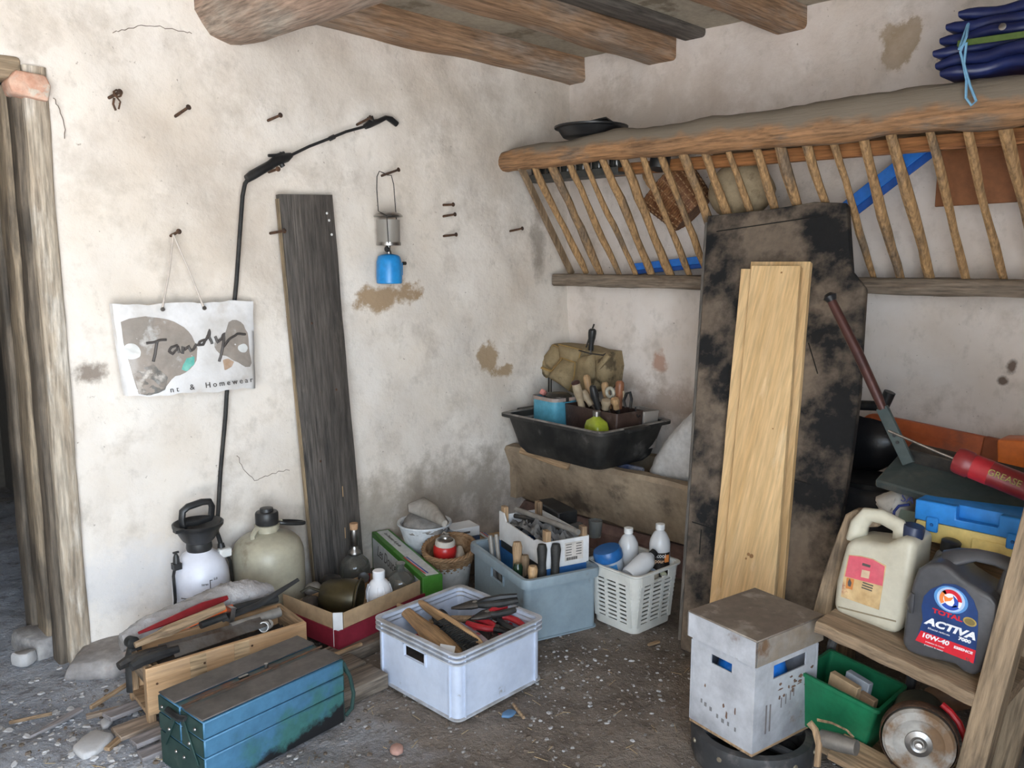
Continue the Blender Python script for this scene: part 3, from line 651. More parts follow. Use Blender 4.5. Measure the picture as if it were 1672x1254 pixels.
# wicker basket tipped behind the bars
WICK = M('wicker', (.16, .062, .025), .6, col2=(.25, .12, .05), scale=40, bump=.4)
WICKL = M('wicker_pale', (.40, .24, .11), .6, col2=(.3, .16, .07), scale=40)
def wicker(name, label, loc, rot, rb, rt, h, n=44, rows=14, mat=WICK, rim=WICKL, cat='basket', sq=.75, handle=True, fine=.0055):
    t = T(name, label, cat, loc, rot)
    def prof(z): return rb+(rt-rb)*(z/h)**.8
    def pt(a, r_, z): return Vector((r_*math.copysign(abs(math.cos(a))**sq, math.cos(a))*1.15, r_*math.copysign(abs(math.sin(a))**sq, math.sin(a)), z))
    g = G()
    for k in range(rows):
        z = h*(k+.5)/rows; pts = []
        for j in range(n+1):
            a = 2*math.pi*j/n; pts.append(pt(a, prof(z)+(.004 if (j+k) % 2 else -.002), z))
        g.tube(pts, h/rows*.55, 5, caps=False)
    g.loft([[pt(2*math.pi*j/n, prof(h*q_)-.005, h*q_) for j in range(n)] for q_ in (0.01, .5, 1)], True, False)
    w_ = g.build('weave', mat, t, smooth=1.2); w_['kind'] = 'stuff'
    g = G()
    for j in range(0, n, 2):
        a = 2*math.pi*j/n; g.tube([pt(a, prof(z)+.0045, z) for z in (0, h*.33, h*.66, h)], .003, 5)
    g.build('stakes', rim, t, smooth=1.2)
    g = G()
    for ph in (0, 2.1, 4.2): g.tube([pt(2*math.pi*j/60, prof(h)+.006*math.cos(j*1.2+ph), h+.006*math.sin(j*1.2+ph)) for j in range(61)], .0055, 6, caps=False)
    g.build('rim', rim if not handle else mat, t, smooth=1.2)
    if handle:
        g = G()
        for ph in (0, 3.1): g.tube([Vector((0, (prof(h))*math.cos(a)+.006*math.cos(a*20+ph), h+.13*math.sin(a)+.006*math.sin(a*20+ph))) for a in [math.pi*k/30 for k in range(31)]], .007, 6)
        g.build('handle', rim, t, smooth=1.2)
    return t
bp_ = WX(1108, 322, -.145)
F = frame(bp_, (.3, .72, .55), (.55, .45, .85)) ; F = frame(bp_, (-.15, -.75, .62), (-.25, .62, .70))
wicker('wicker_basket', 'dark wicker basket with a hoop handle tipped behind the rack bars', bp_-(F.to_3x3() @ Vector((0, 0, .11))), F.to_3x3(), .09, .12, .20, rows=18)
g = G(); pc = WX(1210, 312, -.17); rings = []
for i in range(17):
    a = -math.pi/2+math.pi*i/16
    rings.append([((.11*math.cos(a))*math.cos(b2)*(1+.05*nz(b2*1.5, a*2)), (.155*math.cos(a))*math.sin(b2)*(1+.05*nz(b2*1.4+1, a*2)), .125*math.sin(a)*(1-.1*math.cos(b2))) for b2 in [2*math.pi*k/24 for k in range(24)]])
g.loft(rings); one(g, 'straw_bundle', M('straw_cloth', (.38, .30, .19), .9, col2=(.30, .23, .14), scale=6, col3=(.22, .165, .10), scale3=9, bump=.8, bscale=25), 'pale beige rounded cloth bundle behind the middle rack bars', 'bundle', pc, smooth=1.2)
DGL = M('dark_glass', (.018, .022, .022), .15, col2=(.05, .05, .045), scale=12)
p = WX(868, 297, -.34); q = WX(1022, 283, -.34)
g = G(); F = framex(p, q-p, (0, 0, 1)); L_ = (q-p).length; g.box((L_/2, 0, 0), (L_, .12, .012)); g.box((L_/2, -.06, .012), (L_, .006, .03)); g.box((L_/2, .06, .012), (L_, .006, .03))
one(g, 'bottle_tray', M('dark_tray', (.06, .06, .055), .5), 'dark tray of jars resting behind the left rack bars', 'tray', F.translation, F.to_3x3(), bevel=.002)
for k in range(6):
    c = F @ Vector((L_*(.08+.165*k), 0, .007)); h_ = .085+.012*math.sin(k*2.3)
    t = T('glass_jar', ['leftmost dark glass jar on the tray behind the rack bars', 'second dark glass jar from the left wall on the rack tray', 'third dark glass jar from the left wall on the rack tray',
          'fourth dark glass jar from the left wall on the rack tray', 'fifth dark glass jar from the left wall on the rack tray', 'dark glass jar at the basket end of the rack tray'][k], 'jar', c, group='dark jars on the rack tray')
    g = G(); g.lathe([(.034, 0), (.037, .006), (.037, h_-.02), (.026, h_-.008), (.026, h_)], 18); g.build('jar_body', DGL, t)
    g = G(); g.lathe([(.029, h_-.006), (.029, h_+.012), (.026, h_+.014)], 18); g.build('jar_lid', DARKMETAL if k % 2 else BLACK, t)
c = WX(1076, 262, -.385); t = T('black_tin', 'small black tin with a shiny side wedged beside the basket', 'tin', c-Vector((0, 0, .04)), (0, R(12), 0))
g = G(); g.lathe([(.044, 0), (.046, .004), (.046, .085)], 20); g.build('tin_body', BLACK, t); g = G(); g.lathe([(.047, .082), (.047, .094), (.03, .096)], 20); g.build('tin_lid', DARKMETAL, t)
# black basin on top of the rail
c = WX(965, 226, -.42); c.z = 2.043
t = T('black_basin', 'shallow round black basin lying on the top rack rail', 'basin', c)
g = G(); g.lathe([(.125, 0), (.135, .004), (.160, .040), (.176, .044), (.177, .052), (.168, .052), (.152, .045), (.125, .012), (.01, .010)], 40); g.build('basin_body', BLACK, t)
g = G(); g.box((.02, .0, .070), (.10, .16, .008), (R(-8), R(4), R(20))); one_ = g.build('flat_black_tray', BLACK, t)
# folded tarpaulin with a string
TARP = M('navy_tarpaulin', (.010, .016, .075), .38, col2=(.016, .026, .11), scale=7, bump=.5, bscale=10)
cz = WX(1672, 122, -.42).z; t = T('folded_tarpaulin', 'folded navy blue tarpaulin on the right end of the top rack rail', 'tarpaulin', (-.40, -2.36, 2.045))
yl = WX(1545, 80, -.42).y+2.36
for k in range(6):
    z0_, z1_ = .008+.036*k, .008+.036*(k+1); ind = (.035, .01, 0, .008, .025, .06)[k]
    g = G(); rings = []
    for i in range(25):
        y = (yl-ind)-.62*i/24; e = min(1, .55+i/3); wv = .012*nz(y*5+k, k*1.3)
        rings.append([(x+.03*nz(y*3, k), y, (z0_+z1_)/2+z*e+wv+.016*(k-2)*0) for x, z, _ in rr(.30-.02*k, .037, .016, n=3)])
    g.loft(rings); g.build('fold', TARP, t, smooth=1.2)
g = G(); g.box((-.155, yl-.30, .098), (.006, .44, .020), (R(2), 0, 0)); g.build('edge_band', M('green_band', (.09, .14, .03), .6), t, bevel=.002)
g = G(); g.lathe([(.010, 0), (.011, .003), (.006, .004)], 14, M=frame((-.158, yl-.21, .132), (0, 1, 0), (-1, 0, 0))); g.build('eyelet', STEEL, t)
STR = M('light_blue_string', (.20, .42, .62), .8)
def tl(x, y, d): return WX(x, y, d)-Vector(t.location)
g = G(); g.tube([tl(1582, 35, -.50), tl(1578, 60, -.575), tl(1568, 85, -.585), tl(1572, 100, -.585), tl(1578, 130, -.585), tl(1577, 160, -.59), tl(1586, 172, -.59), tl(1594, 165, -.59), tl(1584, 140, -.585), tl(1574, 105, -.59), tl(1578, 70, -.58), tl(1566, 80, -.585), tl(1580, 40, -.52)], .0042, 6); g.build('tie_string', STR, t)
# ================================================================ manger, tub and what stands in it
MANG = M('manger_stone', (.44, .34, .235), .9, col2=(.30, .225, .155), scale=4, col3=(.12, .09, .065), scale3=5, lo3=.53, hi3=.66, bump=1, bscale=18)
mg = T('feed_manger', 'old brown stone feed manger running along the right wall below the tub', 'manger', (-.25, -1.0, .12)); mo = Vector(mg.location)
sec = [(-.515, .455), (-.495, .475), (-.44, .475), (-.42, .45), (-.32, .20), (-.10, .20), (-.09, .46), (-.032, .46), (-.032, .135), (-.345, .135), (-.39, .16)]
g = G(); rings = []
for i in range(41):
    y = -.005-1.74*i/40
    rings.append([(x+.006*nz(y*4, k)-mo.x, y-mo.y, z+.008*nz(y*3+1, k*2)-mo.z) for k, (x, z) in enumerate(sec)])
g.loft(rings); g.build('manger_body', MANG, mg, smooth=.5)
g = G(); g.box((-.04, 1.0-.03, .19), (.36, .05, .26)); g.build('manger_end', MANG, mg)
PLIN = M('plinth_brick', (.17, .10, .085), .9, col2=(.25, .16, .135), scale=7, col3=(.09, .07, .06), scale3=4, bump=.9)
g = G(); rings = []
for i in range(41):
    y = -.005-1.74*i/40; rings.append([(x-mo.x+.006*nz(y*3, z*9), y-mo.y, z-mo.z) for x, z in ((-.40, -.01), (-.395, .10), (-.36, .135), (-.032, .135), (-.032, -.01))])
g.loft(rings); g.build('plinth', PLIN, mg)

TUBM = M('dusty_black_plastic', (.012, .012, .012), .6, col2=(.045, .042, .038), scale=5, col3=(.16, .15, .14), scale3=9, lo3=.60, hi3=.78)
TUBR = M('dusty_tub_rim', (.36, .345, .325), .8, col2=(.16, .15, .14), scale=10, col3=(.45, .43, .41), scale3=14)
tb = T('mortar_tub', 'large black plastic mortar tub with dusty rim resting on the manger', 'tub', (-.385, -.463, .476), R(-3))
def tubz(x, y): return 0
g = G(); W_, D_ = .50, .70
g.loft([rr(W_-.14, D_-.16, .05, 0), rr(W_-.10, D_-.10, .05, .03), rr(W_-.02, D_-.02, .05, .185), rr(W_+.035, D_+.035, .05, .188), rr(W_+.035, D_+.035, .05, .203), rr(W_-.005, D_-.005, .05, .206), rr(W_-.03, D_-.03, .045, .20), rr(W_-.11, D_-.11, .045, .035)])
g.build('tub_body', TUBM, tb, smooth=.7)
g = G(); g.loft([rr(W_+.036, D_+.036, .05, .2032), rr(W_+.02, D_+.02, .05, .2062), rr(W_-.004, D_-.004, .05, .2075), rr(W_-.026, D_-.026, .046, .2045), rr(W_-.05, D_-.05, .045, .16)], False, False); g.build('tub_rim', TUBR, tb)
for s_ in (-1, 1): g = G(); g.box((-.03, s_*(D_/2+.024), .197), (.16, .045, .02)); g.build('tub_lug', TUBM, tb, bevel=.006, seg=2)
o = one(G().box((0, 0, 0), (.34, .055, .022)), 'pine_wedge', RAWWOOD[0], 'pale wooden slat propping the left side of the black tub', 'wedge', bevel=.003)
p, q = WX(858, 733, -.515), WX(935, 760, -.515); F = framex(p.lerp(q, .5)+Vector((-.005, 0, .0)), q-p, (-1, 0, .3)); o.location = F.translation; o.rotation_euler = F.to_euler()

# light blue tin
BOT = .515
t = T('blue_tin', 'light blue metal box without lid in the left of the black tub', 'tin', (-.40, -.272, BOT), R(-6)); TINB = M('light_blue_paint', (.10, .36, .50), .35, col2=(.13, .42, .56), scale=6, col3=(.3, .2, .15), scale3=10, lo3=.66, hi3=.7)
g = G(); hh = .245
g.loft([rr(.15, .172, .03, 0), rr(.165, .187, .03, .02), rr(.165, .187, .03, hh), rr(.15, .172, .026, hh), rr(.15, .172, .026, .1)]); g.build('tin_body', TINB, t)
g = G(); g.loft([rr(.175, .197, .034, hh-.012), rr(.175, .197, .034, hh+.006), rr(.158, .18, .03, hh+.006), rr(.158, .18, .03, hh-.012)], False, False); g.build('tin_rim', M('pinkish_rim', (.42, .30, .25), .6, col2=(.3, .3, .3), scale=10), t)
g = G(); g.lathe([(.07, .23), (.07, .255), (.05, .268), (.01, .27)], 24, M=Matrix.Translation((0, -.03, 0))); g.build('tin_contents', DARKMETAL, t)
g = G(); g.box((-.03, .06, .262), (.04, .025, .03), (.3, .5, .4)); g.build('pink_scrap', M('pink_rag', (.62, .25, .22), .7), t, bevel=.006)
# brown box with tool handles
LEA = M('dark_brown_box', (.045, .025, .02), .45, col2=(.075, .045, .035), scale=8, col3=(.17, .13, .11), scale3=13, lo3=.58, hi3=.75, bump=.5)
bx = T('tool_box', 'dark brown open box full of tool handles in the black tub', 'box', (-.37, -.575, BOT), R(-7)); hb = .225
g = G(); g.loft([rr(.17, .36, .012, 0), rr(.185, .385, .012, hb), rr(.175, .375, .01, hb), rr(.17, .365, .01, .05)]); g.build('box_body', LEA, bx)
def handle(label, base, tip, r0, r1, mat, endmat=None, name='chisel', cat='chisel', group='tool handles in the brown box'):
    base = Vector(base); tip = Vector(tip); d = tip-base; F = frame(base, d.orthogonal(), d); L_ = d.length
    t = T(name, label, cat, base, F.to_3x3(), group)
    g = G(); g.lathe([(r0*.75, 0), (r0*.7, L_*.30), (r0*.8, L_*.42), (r0, L_*.6), (r1*1.05, L_*.82), (r1, L_*.93), (r1*.6, L_)], 14); g.build('grip', mat, t)
    g = G(); g.tube([(0, 0, -.05), (0, 0, .01)], r0*.35, 6); g.build('tang', STEEL, t)
    if endmat:
        g = G(); g.lathe([(r1*1.08, L_*.9), (r1*1.1, L_*.97), (r1*.65, L_*1.012), (.001, L_*1.015)], 14); g.build('end_cap', endmat, t)
    return t
PALEH = M('pale_handle', (.40, .32, .22), .5, col2=(.33, .25, .16), scale=12)
handle('pale handle with dark brown cap leaning at the left of the brown box', WX(951, 668, -.42), WX(939, 622, -.46), .024, .021, PALEH, M('brown_cap', (.06, .025, .02), .3))
handle('pale brown handle standing behind the capped one in the brown box', WX(966, 662, -.33), WX(957, 612, -.34), .018, .018, HANDLEWOOD)
handle('short thick pale handle between capped and black handles in the box', WX(966, 662, -.38), WX(950, 638, -.40), .022, .022, PALEH)
handle('glossy black handle standing in front of the brown box contents', WX(977, 668, -.45), WX(967, 630, -.48), .022, .017, BLACK)
handle('honey coloured wooden handle in the middle of the brown box', WX(994, 668, -.34), WX(987, 624, -.34), .02, .018, HANDLEWOOD)
handle('red-brown wooden handle standing at the right of the brown box', WX(1011, 668, -.36), WX(1013, 622, -.36), .022, .021, HANDLERED)
handle('small turned handle lying low between the taller ones', WX(1004, 668, -.40), WX(1001, 650, -.42), .022, .02, HANDLEWOOD)
handle('low pale knob next to the ring-ended tool', WX(990, 668, -.42), WX(992, 652, -.43), .026, .024, PALEH)
p = WX(997, 641, -.37); t = T('ring_tool', 'tool with a pale ring-shaped grip in the brown box', 'tool', p-Vector((0, 0, .05)))
g = G(); g.tube([Vector((0, .022*math.cos(a), .05+.022*math.sin(a))) for a in [2*math.pi*k/16 for k in range(17)]], .009, 8); g.build('ring_grip', M('bone_plastic', (.45, .42, .34), .4), t); g = G(); g.tube([(0, 0, .03), (0, .02, -.06)], .008, 8); g.build('shank', STEEL, t)
p = WX(1020, 665, -.36); q = WX(1022, 640, -.36)
t = T('spring_clamp', 'dark curved clamp at the right corner of the brown box', 'clamp', p); d = q-p
g = G(); g.tube([Vector((0, .0, 0)), d*.4+Vector((0, .014, 0)), d*.9, d+Vector((0, -.02, .0)), d*.6+Vector((0, -.032, 0)), Vector((0, -.03, 0))], .007, 8); g.build('clamp_arm', DARKMETAL, t); g = G(); g.tube([d*.2+Vector((0, .012, .02)), d*.9+Vector((0, .02, .01))], .005, 6); g.build('pale_strip', PALEH, t)
# yellow-green bottle
YG = M('lime_liquid', (.36, .42, .04), .22, col2=(.33, .38, .04), scale=4, sss=.15)
t = T('lime_bottle', 'small flat bottle of lime green liquid at the front of the black tub', 'bottle', (-.53, -.668, .56), R(-20))
g = G(); g.loft([rr(.07, .118, .02, 0), rr(.08, .128, .022, .01), rr(.08, .128, .022, .115), rr(.07, .11, .022, .140), rr(.04, .05, .018, .158), rr(.034, .034, .016, .163), rr(.034, .034, .016, .175)]); g.build('bottle_body', YG, t)
g = G(); g.lathe([(.019, .166), (.020, .19), (.016, .193)], 16); g.build('bottle_neck', STEEL, t)
g = G(); g.box((-.0412, .012, .075), (.003, .085, .05)); g.build('paper_label', M('stained_label', (.42, .45, .30), .7), t)
# clear plastic box
CLR = M('dusty_clear_plastic', (.42, .38, .34), .35, col2=(.34, .30, .27), scale=7, trans=.35)
p = WX(1052, 690, -.25); p.y += .03; t = T('clear_box', 'dusty transparent plastic box at the right end of the black tub', 'box', (p.x, p.y, .53), R(-12))
g = G(); g.loft([rr(.09, .135, .008, 0), rr(.10, .155, .01, .185), rr(.094, .149, .008, .185), rr(.085, .13, .006, .01)]); g.build('box_shell', CLR, t)
g = G(); g.loft([rr(.106, .161, .012, .176), rr(.106, .161, .012, .19), rr(.094, .149, .01, .19), rr(.094, .149, .01, .176)], False, False); g.build('box_rim', CLR, t)
for k in (-1, 1):
    g = G(); g.box((-.049, .022*k, .08), (.004, .005, .14)); g.build('rib', CLR, t)
p = WX(1038, 676, -.35); g = G(); g.tube([p+Vector((0, 0, .03)), p+Vector((0, -.006, .0)), p+Vector((0, -.018, -.018)), p+Vector((0, -.03, -.008))], .004, 6); one(g, 'wire_hook', DARKMETAL, 'small dark wire hook hanging over the tub contents', 'hook')
# canvas tool bag
CANV = M('khaki_canvas', (.29, .215, .115), .9, col2=(.35, .27, .155), scale=7, col3=(.12, .09, .05), scale3=6, bump=.5, bscale=150)
PIPE = M('ochre_piping', (.38, .24, .08), .7)
tg = T('canvas_tool_bag', 'khaki canvas tool bag with many pouches slumped in the corner behind the tub', 'tool bag', (-.22, -.20, .70)); to = Vector(tg.location)
def pouch(poly, depth, x0, name='pouch', mat=CANV, piping=True, bul=.03, mouth=True):
    """a stuffed pouch whose outline stands at distance x0 from the right wall"""
    pts = [WX(x, y, x0)-to for x, y in poly]; n = len(pts); c = sum(pts, Vector())/n; rings = []
    dense = []
    for i in range(n):
        for k in range(4): dense.append(pts[i].lerp(pts[(i+1) % n], k/4))
    for s_, dx in ((.97, depth), (1.0, depth*.55), (1.0, .0), (.9, -bul*.55), (.55, -bul), (.12, -bul*1.1)):
        rings.append([c+(p_-c)*s_+Vector((dx, 0, 0)) for p_ in dense])
    g = G(); g.loft(rings); b_ = g.build(name, mat, tg, smooth=1.1)
    if piping:
        g = G(); g.tube([p_+Vector((-.004, 0, 0)) for p_ in dense]+[dense[0]+Vector((-.004, 0, 0))], .0032, 5); g.build('piping', PIPE, b_)
    return b_
pouch([(893, 566), (905, 561), (950, 566), (968, 572), (990, 575), (994, 600), (990, 630), (975, 640), (940, 645), (905, 622), (885, 612), (880, 590)], .14, -.15, 'bag_body', piping=False)
pouch([(875, 600), (890, 578), (903, 590), (906, 616), (892, 616), (878, 608)], .05, -.19)
pouch([(890, 582), (905, 563), (915, 568), (917, 590), (905, 606), (893, 598)], .05, -.205)
pouch([(913, 562), (950, 571), (944, 592), (940, 600), (916, 588)], .05, -.20)
pouch([(917, 584), (940, 592), (938, 615), (930, 638), (917, 628), (905, 620), (897, 616), (904, 600)], .05, -.23, bul=.035)
pouch([(945, 583), (968, 578), (972, 610), (962, 640), (938, 640), (940, 605)], .04, -.19, piping=False)
pouch([(975, 588), (996, 575), (998, 610), (992, 635), (975, 622)], .05, -.18, piping=False)
g = G(); a_ = WX(995, 578, -.24)-to; b_ = WX(978, 600, -.25)-to; g.tube([a_, a_.lerp(b_, .3), a_.lerp(b_, .8), b_], [.026, .025, .022, .016], 10, flat=.6); g.build('rolled_strap', CANV, tg)
g = G(); g.tube([WX(945, 572, -.26)-to, WX(962, 577, -.25)-to, WX(985, 580, -.24)-to, WX(994, 575, -.22)-to], .004, 6); g.build('frame_wire', DARKMETAL, tg)
g = G(); g.tube([WX(896, 615, -.24)-to, WX(896, 640, -.24)-to], .005, 6); g.tube([WX(900, 617, -.22)-to, WX(900, 640, -.22)-to], .004, 6); g.build('leg_wire', DARKMETAL, tg)
g = G(); g.tube([WX(884, 600, -.25)-to, WX(900, 606, -.26)-to, WX(918, 586, -.262)-to], .008, 6, flat=.4); g.build('webbing', PIPE, tg)
handle('flat black handle sticking up out of the canvas tool bag', WX(966, 578, -.16), WX(969, 543, -.16), .02, .021, BLACK, name='trowel', cat='trowel', group='tools in the canvas bag')
p, q = WX(957, 568, -.14), WX(970, 530, -.12); g = G(); g.tube([p, q], .0048, 6); one(g, 'thin_rod', DARKMETAL, 'thin dark rod sticking up above the canvas tool bag', 'rod')
# white sack between tub and panel
g = G(); SACK = M('white_woven_sack', (.62, .61, .60), .55, col2=(.52, .50, .48), scale=6, bump=1, bscale=22)
pts = [(1063, 775), (1075, 745), (1092, 718), (1110, 695), (1132, 672), (1150, 668), (1165, 700), (1170, 770), (1150, 796), (1100, 793), (1072, 790)]
P3 = [WX(x, y, -.33) for x, y in pts]; c = sum(P3, Vector())/len(P3); dense = []
for i in range(len(P3)):
    for k in range(4): dense.append(P3[i].lerp(P3[(i+1) % len(P3)], k/4)-c)
rings = []
for s_, dx in ((.35, .17), (.8, .14), (1, .07), (1, .0), (.9, -.045), (.6, -.075), (.15, -.085)):
    rings.append([p_*s_*(1+.05*nz(k*.9, dx*30))+Vector((dx, 0, 0)) for k, p_ in enumerate(dense)])
g.loft(rings); one(g, 'woven_sack', SACK, 'bulging white woven sack tucked between the tub and the big dark board', 'sack', c, smooth=1.2)
g = G(); p = WX(1010, 768, -.46); g.box((0, 0, 0), (.03, .16, .05), (0, .2, 0)); one(g, 'blue_bag', M('blue_film', (.05, .07, .16), .35, col2=(.3, .3, .32), scale=8), 'crumpled bluish plastic poking out under the black tub', 'plastic', p+Vector((.09, 0, -.012)), bevel=.012, seg=2)

# ================================================================ big dark board and pine planks
BL = Vector((-1.014, -1.502, 0)); TL = WX(1155, 352, -.375); ev = (TL-BL)
w_ = Vector((0, -1, 0)); n_ = ev.cross(w_); n_ = n_ if n_.x < 0 else -n_; n_.normalize()
PF = frame(BL, (0, -1, 0), n_)        # local x to the right, local z towards the room, local y up the slope
PI_ = PF.inverted()
def pl(x, y, off=0.0):
    o_ = BL+n_*off; q = ray(x, y); P_ = CAM+q*((o_-CAM).dot(n_)/q.dot(n_)); return PI_ @ P_
PANW = M('scorched_board', (.20, .155, .115), .85, col2=(.155, .12, .09), scale=3, col3=(.010, .010, .011), scale3=3.4, lo3=.42, hi3=.56, bump=.6, bscale=22)
outl = [(1155, 352), (1200, 347), (1250, 342), (1290, 336), (1330, 329), (1383, 331), (1386, 380), (1390, 440), (1412, 468), (1406, 560), (1402, 640), (1392, 720), (1380, 800), (1362, 900), (1338, 960), (1322, 1010)]
po_ = [pl(*p_).to_2d() for p_ in outl]; po_ = [(p_.x, p_.y) for p_ in po_]+[(po_[-1].x-.02, .0), (0, 0)]
t = T('dark_board', 'large scorched dark board leaning against the hay rack behind the pine planks', 'board', BL, PF.to_3x3())
g = G(); g.prism(po_, -.035, 0); g.build('board_panel', PANW, t, bevel=.004)
g = G(); e_ = [pl(1110, 1060).to_2d()*0, pl(1155, 352).to_2d()]
g.box((-.006, po_[0][1]/2, -.017), (.012, po_[0][1]*.985, .03), (0, 0, -math.atan2(po_[0][0], po_[0][1]))); g.build('edge_strip', GREYWOOD[1], t, M=Matrix.Translation((po_[0][0]/2, 0, 0)))
g = G()
for a, b_ in (((1170, 378), (1345, 352)), ((1130, 852), (1180, 868)), ((1295, 783), (1325, 790)), ((1145, 865), (1142, 905)), ((1320, 560), (1335, 610))):
    g.tube([pl(*a, .0015), pl(*b_, .0015)], .0022, 5)
g.build('scratch', M('scratch_black', (.012, .011, .01), .8), t)
def plank(x0, x1, xb0, xb1, ytop, off, th, label, yb=985):
    a, b_ = pl(x0, ytop, off), pl(x1, ytop, off); c, d_ = pl(xb0, yb, off), pl(xb1, yb, off)
    up = ((c-a)+(d_-b_))/2; sl_ = up.x/up.y
    yt = (a.y+b_.y)/2; wdt = (b_.x-a.x); xt = (a.x+b_.x)/2
    g = G(); rings = []
    for i in range(15):
        y = yt-(yt-.03)*i/14; xx = xt+sl_*(y-yt)
        rings.append([(xx+x+.0015*nz(y*3, off*50), y, off+z+.0015*nz(y*2, 4)) for x, z, _ in rr(wdt, th, .002, n=1)])
    g.loft(rings); F = PF.copy()
    # grain runs along local z of the plank: rebuild in a frame whose z is the slope
    R_ = frame((0, 0, 0), (1, 0, 0), (0, 1, 0)); W2 = PF.to_3x3() @ R_.to_3x3()
    return one(g, 'pine_plank', PINE, label, 'plank', BL, W2, 'pine planks leaning on the dark board', smooth=.5, M=R_.inverted())
def knot(o_, x_, y_, off, r_):
    p_ = pl(x_, y_, off); g = G(); g.lathe([(r_, 0), (r_*.5, .0008)], 10, M=Matrix.Translation(p_)); k_ = g.build('knot', M('pine_knot', (.36, .18, .07), .6), o_, M=R_i); return k_
R_i = frame((0, 0, 0), (1, 0, 0), (0, 1, 0)).inverted()
plank(1228, 1325, 1180, 1270, 429, .016, .024, 'pine plank at the back of the three, leaning on the dark board')
plank(1212, 1306, 1166, 1258, 441, .042, .024, 'middle pine plank showing a narrow strip at the left')
fp_ = plank(1229, 1309, 1183, 1259, 436, .068, .024, 'front pine plank with the dark knot, leaning on two others')
for kx, ky, kr in ((1276, 445, .004), (1222, 905, .006), (1227, 908, .008), (1218, 912, .004), (1262, 700, .004)): knot(fp_, kx, ky, .0802, kr)
# ================================================================ containers on the floor
def crate(name, label, loc, rot, W_, D_, H_, mat, ribmat, inset=.02, ribs=True, hand='x', detail=True):
    """stacking crate: real hand holes are framed openings in the two end walls"""
    t = T(name, label, 'crate', loc, rot); th = .004
    w0, d0 = W_-inset, D_-inset
    g = G(); zt = H_-.045
    # floor and walls (walls leave the hand hole open)
    g.loft([rr(w0, d0, .02, .006), rr(w0, d0, .02, .012)])
    def wall(axis, s_):
        half = (d0 if axis == 'x' else w0)/2-.018; off = (w0 if axis == 'x' else d0)/2
        hw, hz0, hz1 = .052, H_-.085, H_-.05
        cells = [(-half, half, .006, hz0), (-half, -hw, hz0, hz1), (hw, half, hz0, hz1), (-half, half, hz1, H_)] if axis == hand else [(-half, half, .006, H_)]
        for a, b_, z0, z1 in cells:
            k0, k1 = 1, 1
            c = ((a+b_)/2, (z0+z1)/2)
            if axis == 'x': g.box((s_*off, c[0], c[1]), (th, b_-a, z1-z0))
            else: g.box((c[0], s_*off, c[1]), (b_-a, th, z1-z0))
    for s_ in (-1, 1): wall('x', s_); wall('y', s_)
    for sx, sy in ((1, 1), (-1, 1), (-1, -1), (1, -1)):
        cx, cy = sx*(w0/2-.02), sy*(d0/2-.02); a0 = math.atan2(sy, sx)-math.pi/4
        pts_o = [(cx+.022*math.cos(a0+math.pi/2*k/6), cy+.022*math.sin(a0+math.pi/2*k/6)) for k in range(7)]
        pts_i = [(cx+.018*math.cos(a0+math.pi/2*k/6), cy+.018*math.sin(a0+math.pi/2*k/6)) for k in range(6, -1, -1)]
        g.prism(pts_o+pts_i, .006, H_)
    g.build('crate_body', mat, t, smooth=.5)
    # rim lips
    for k, z in enumerate((H_, H_-.016, H_-.032) if ribs else (H_,)):
        e = .006 if ribs else 0
        gg = G(); gg.loft([rr(W_+.004+e, D_+.004+e, .032, z-.0025), rr(W_+.004+e, D_+.004+e, .032, z+.0025), rr(w0-.004, d0-.004, .022, z+.0025), rr(w0-.004, d0-.004, .022, z-.0025)], False, False)
        gg.f += [(j, (j+1) % 20, 60+(j+1) % 20, 60+j) for j in range(20)]
        gg.build('rim_lip', ribmat, t, smooth=.5)
    gg = G(); gg.loft([rr(W_, D_, .03, 0), rr(W_, D_, .03, .005), rr(w0, d0, .02, .007), rr(w0, d0, .02, 0)], False, False); gg.build('base_lip', ribmat, t)
    if ribs:
        for sx, sy in ((1, 1), (-1, 1), (-1, -1), (1, -1)):
            gg = G()
            gg.box((sx*(w0/2+.004), sy*(d0/2-.030), H_/2), (.009, .0035, H_-.01)); gg.box((sx*(w0/2-.030), sy*(d0/2+.004), H_/2), (.0035, .009, H_-.01))
            gg.build('corner_rib', mat, t)
    if not ribs:
        gg = G(); gg.loft([rr(W_+.006, D_+.006, .034, H_-.034), rr(W_+.016, D_+.016, .036, H_-.034), rr(W_+.018, D_+.018, .037, H_-.006), rr(W_+.012, D_+.012, .036, H_+.003), rr(w0, d0, .022, H_+.003), rr(w0-.006, d0-.006, .022, H_-.006)], False, False); gg.build('rim_flange', mat, t, smooth=.5)
    if detail:
        for s_ in (-1, 1):
            gg = G()
            for y0 in (-.056, .056):
                gg.box(((s_*(w0/2+.004), y0, H_-.067) if hand == 'x' else (y0, s_*(d0/2+.004), H_-.067)), (.008, .006, .042) if hand == 'x' else (.006, .008, .042))
            gg.box(((s_*(w0/2+.004), 0, H_-.088) if hand == 'x' else (0, s_*(d0/2+.004), H_-.088)), (.008, .118, .005) if hand == 'x' else (.118, .008, .005))
            gg.build('hand_hole_frame', mat, t)
    return t
CR1 = M('pale_blue_crate', (.56, .61, .72), .45, famt=.05, col2=(.47, .52, .63), scale=4, col3=(.30, .29, .28), scale3=16, lo3=.66, hi3=.72)
CRD = M('grimy_rim', (.34, .325, .31), .6, col2=(.50, .52, .57), scale=9)
CR2 = M('blue_grey_crate', (.27, .34, .385), .45, famt=.06, col2=(.225, .285, .325), scale=4, col3=(.18, .18, .17), scale3=9, lo3=.62, hi3=.72)
c1 = crate('storage_crate', 'pale blue-white plastic crate in front, holding brushes and pliers', (-1.765, -1.095, .004), R(2), .41, .43, .225, CR1, CRD)
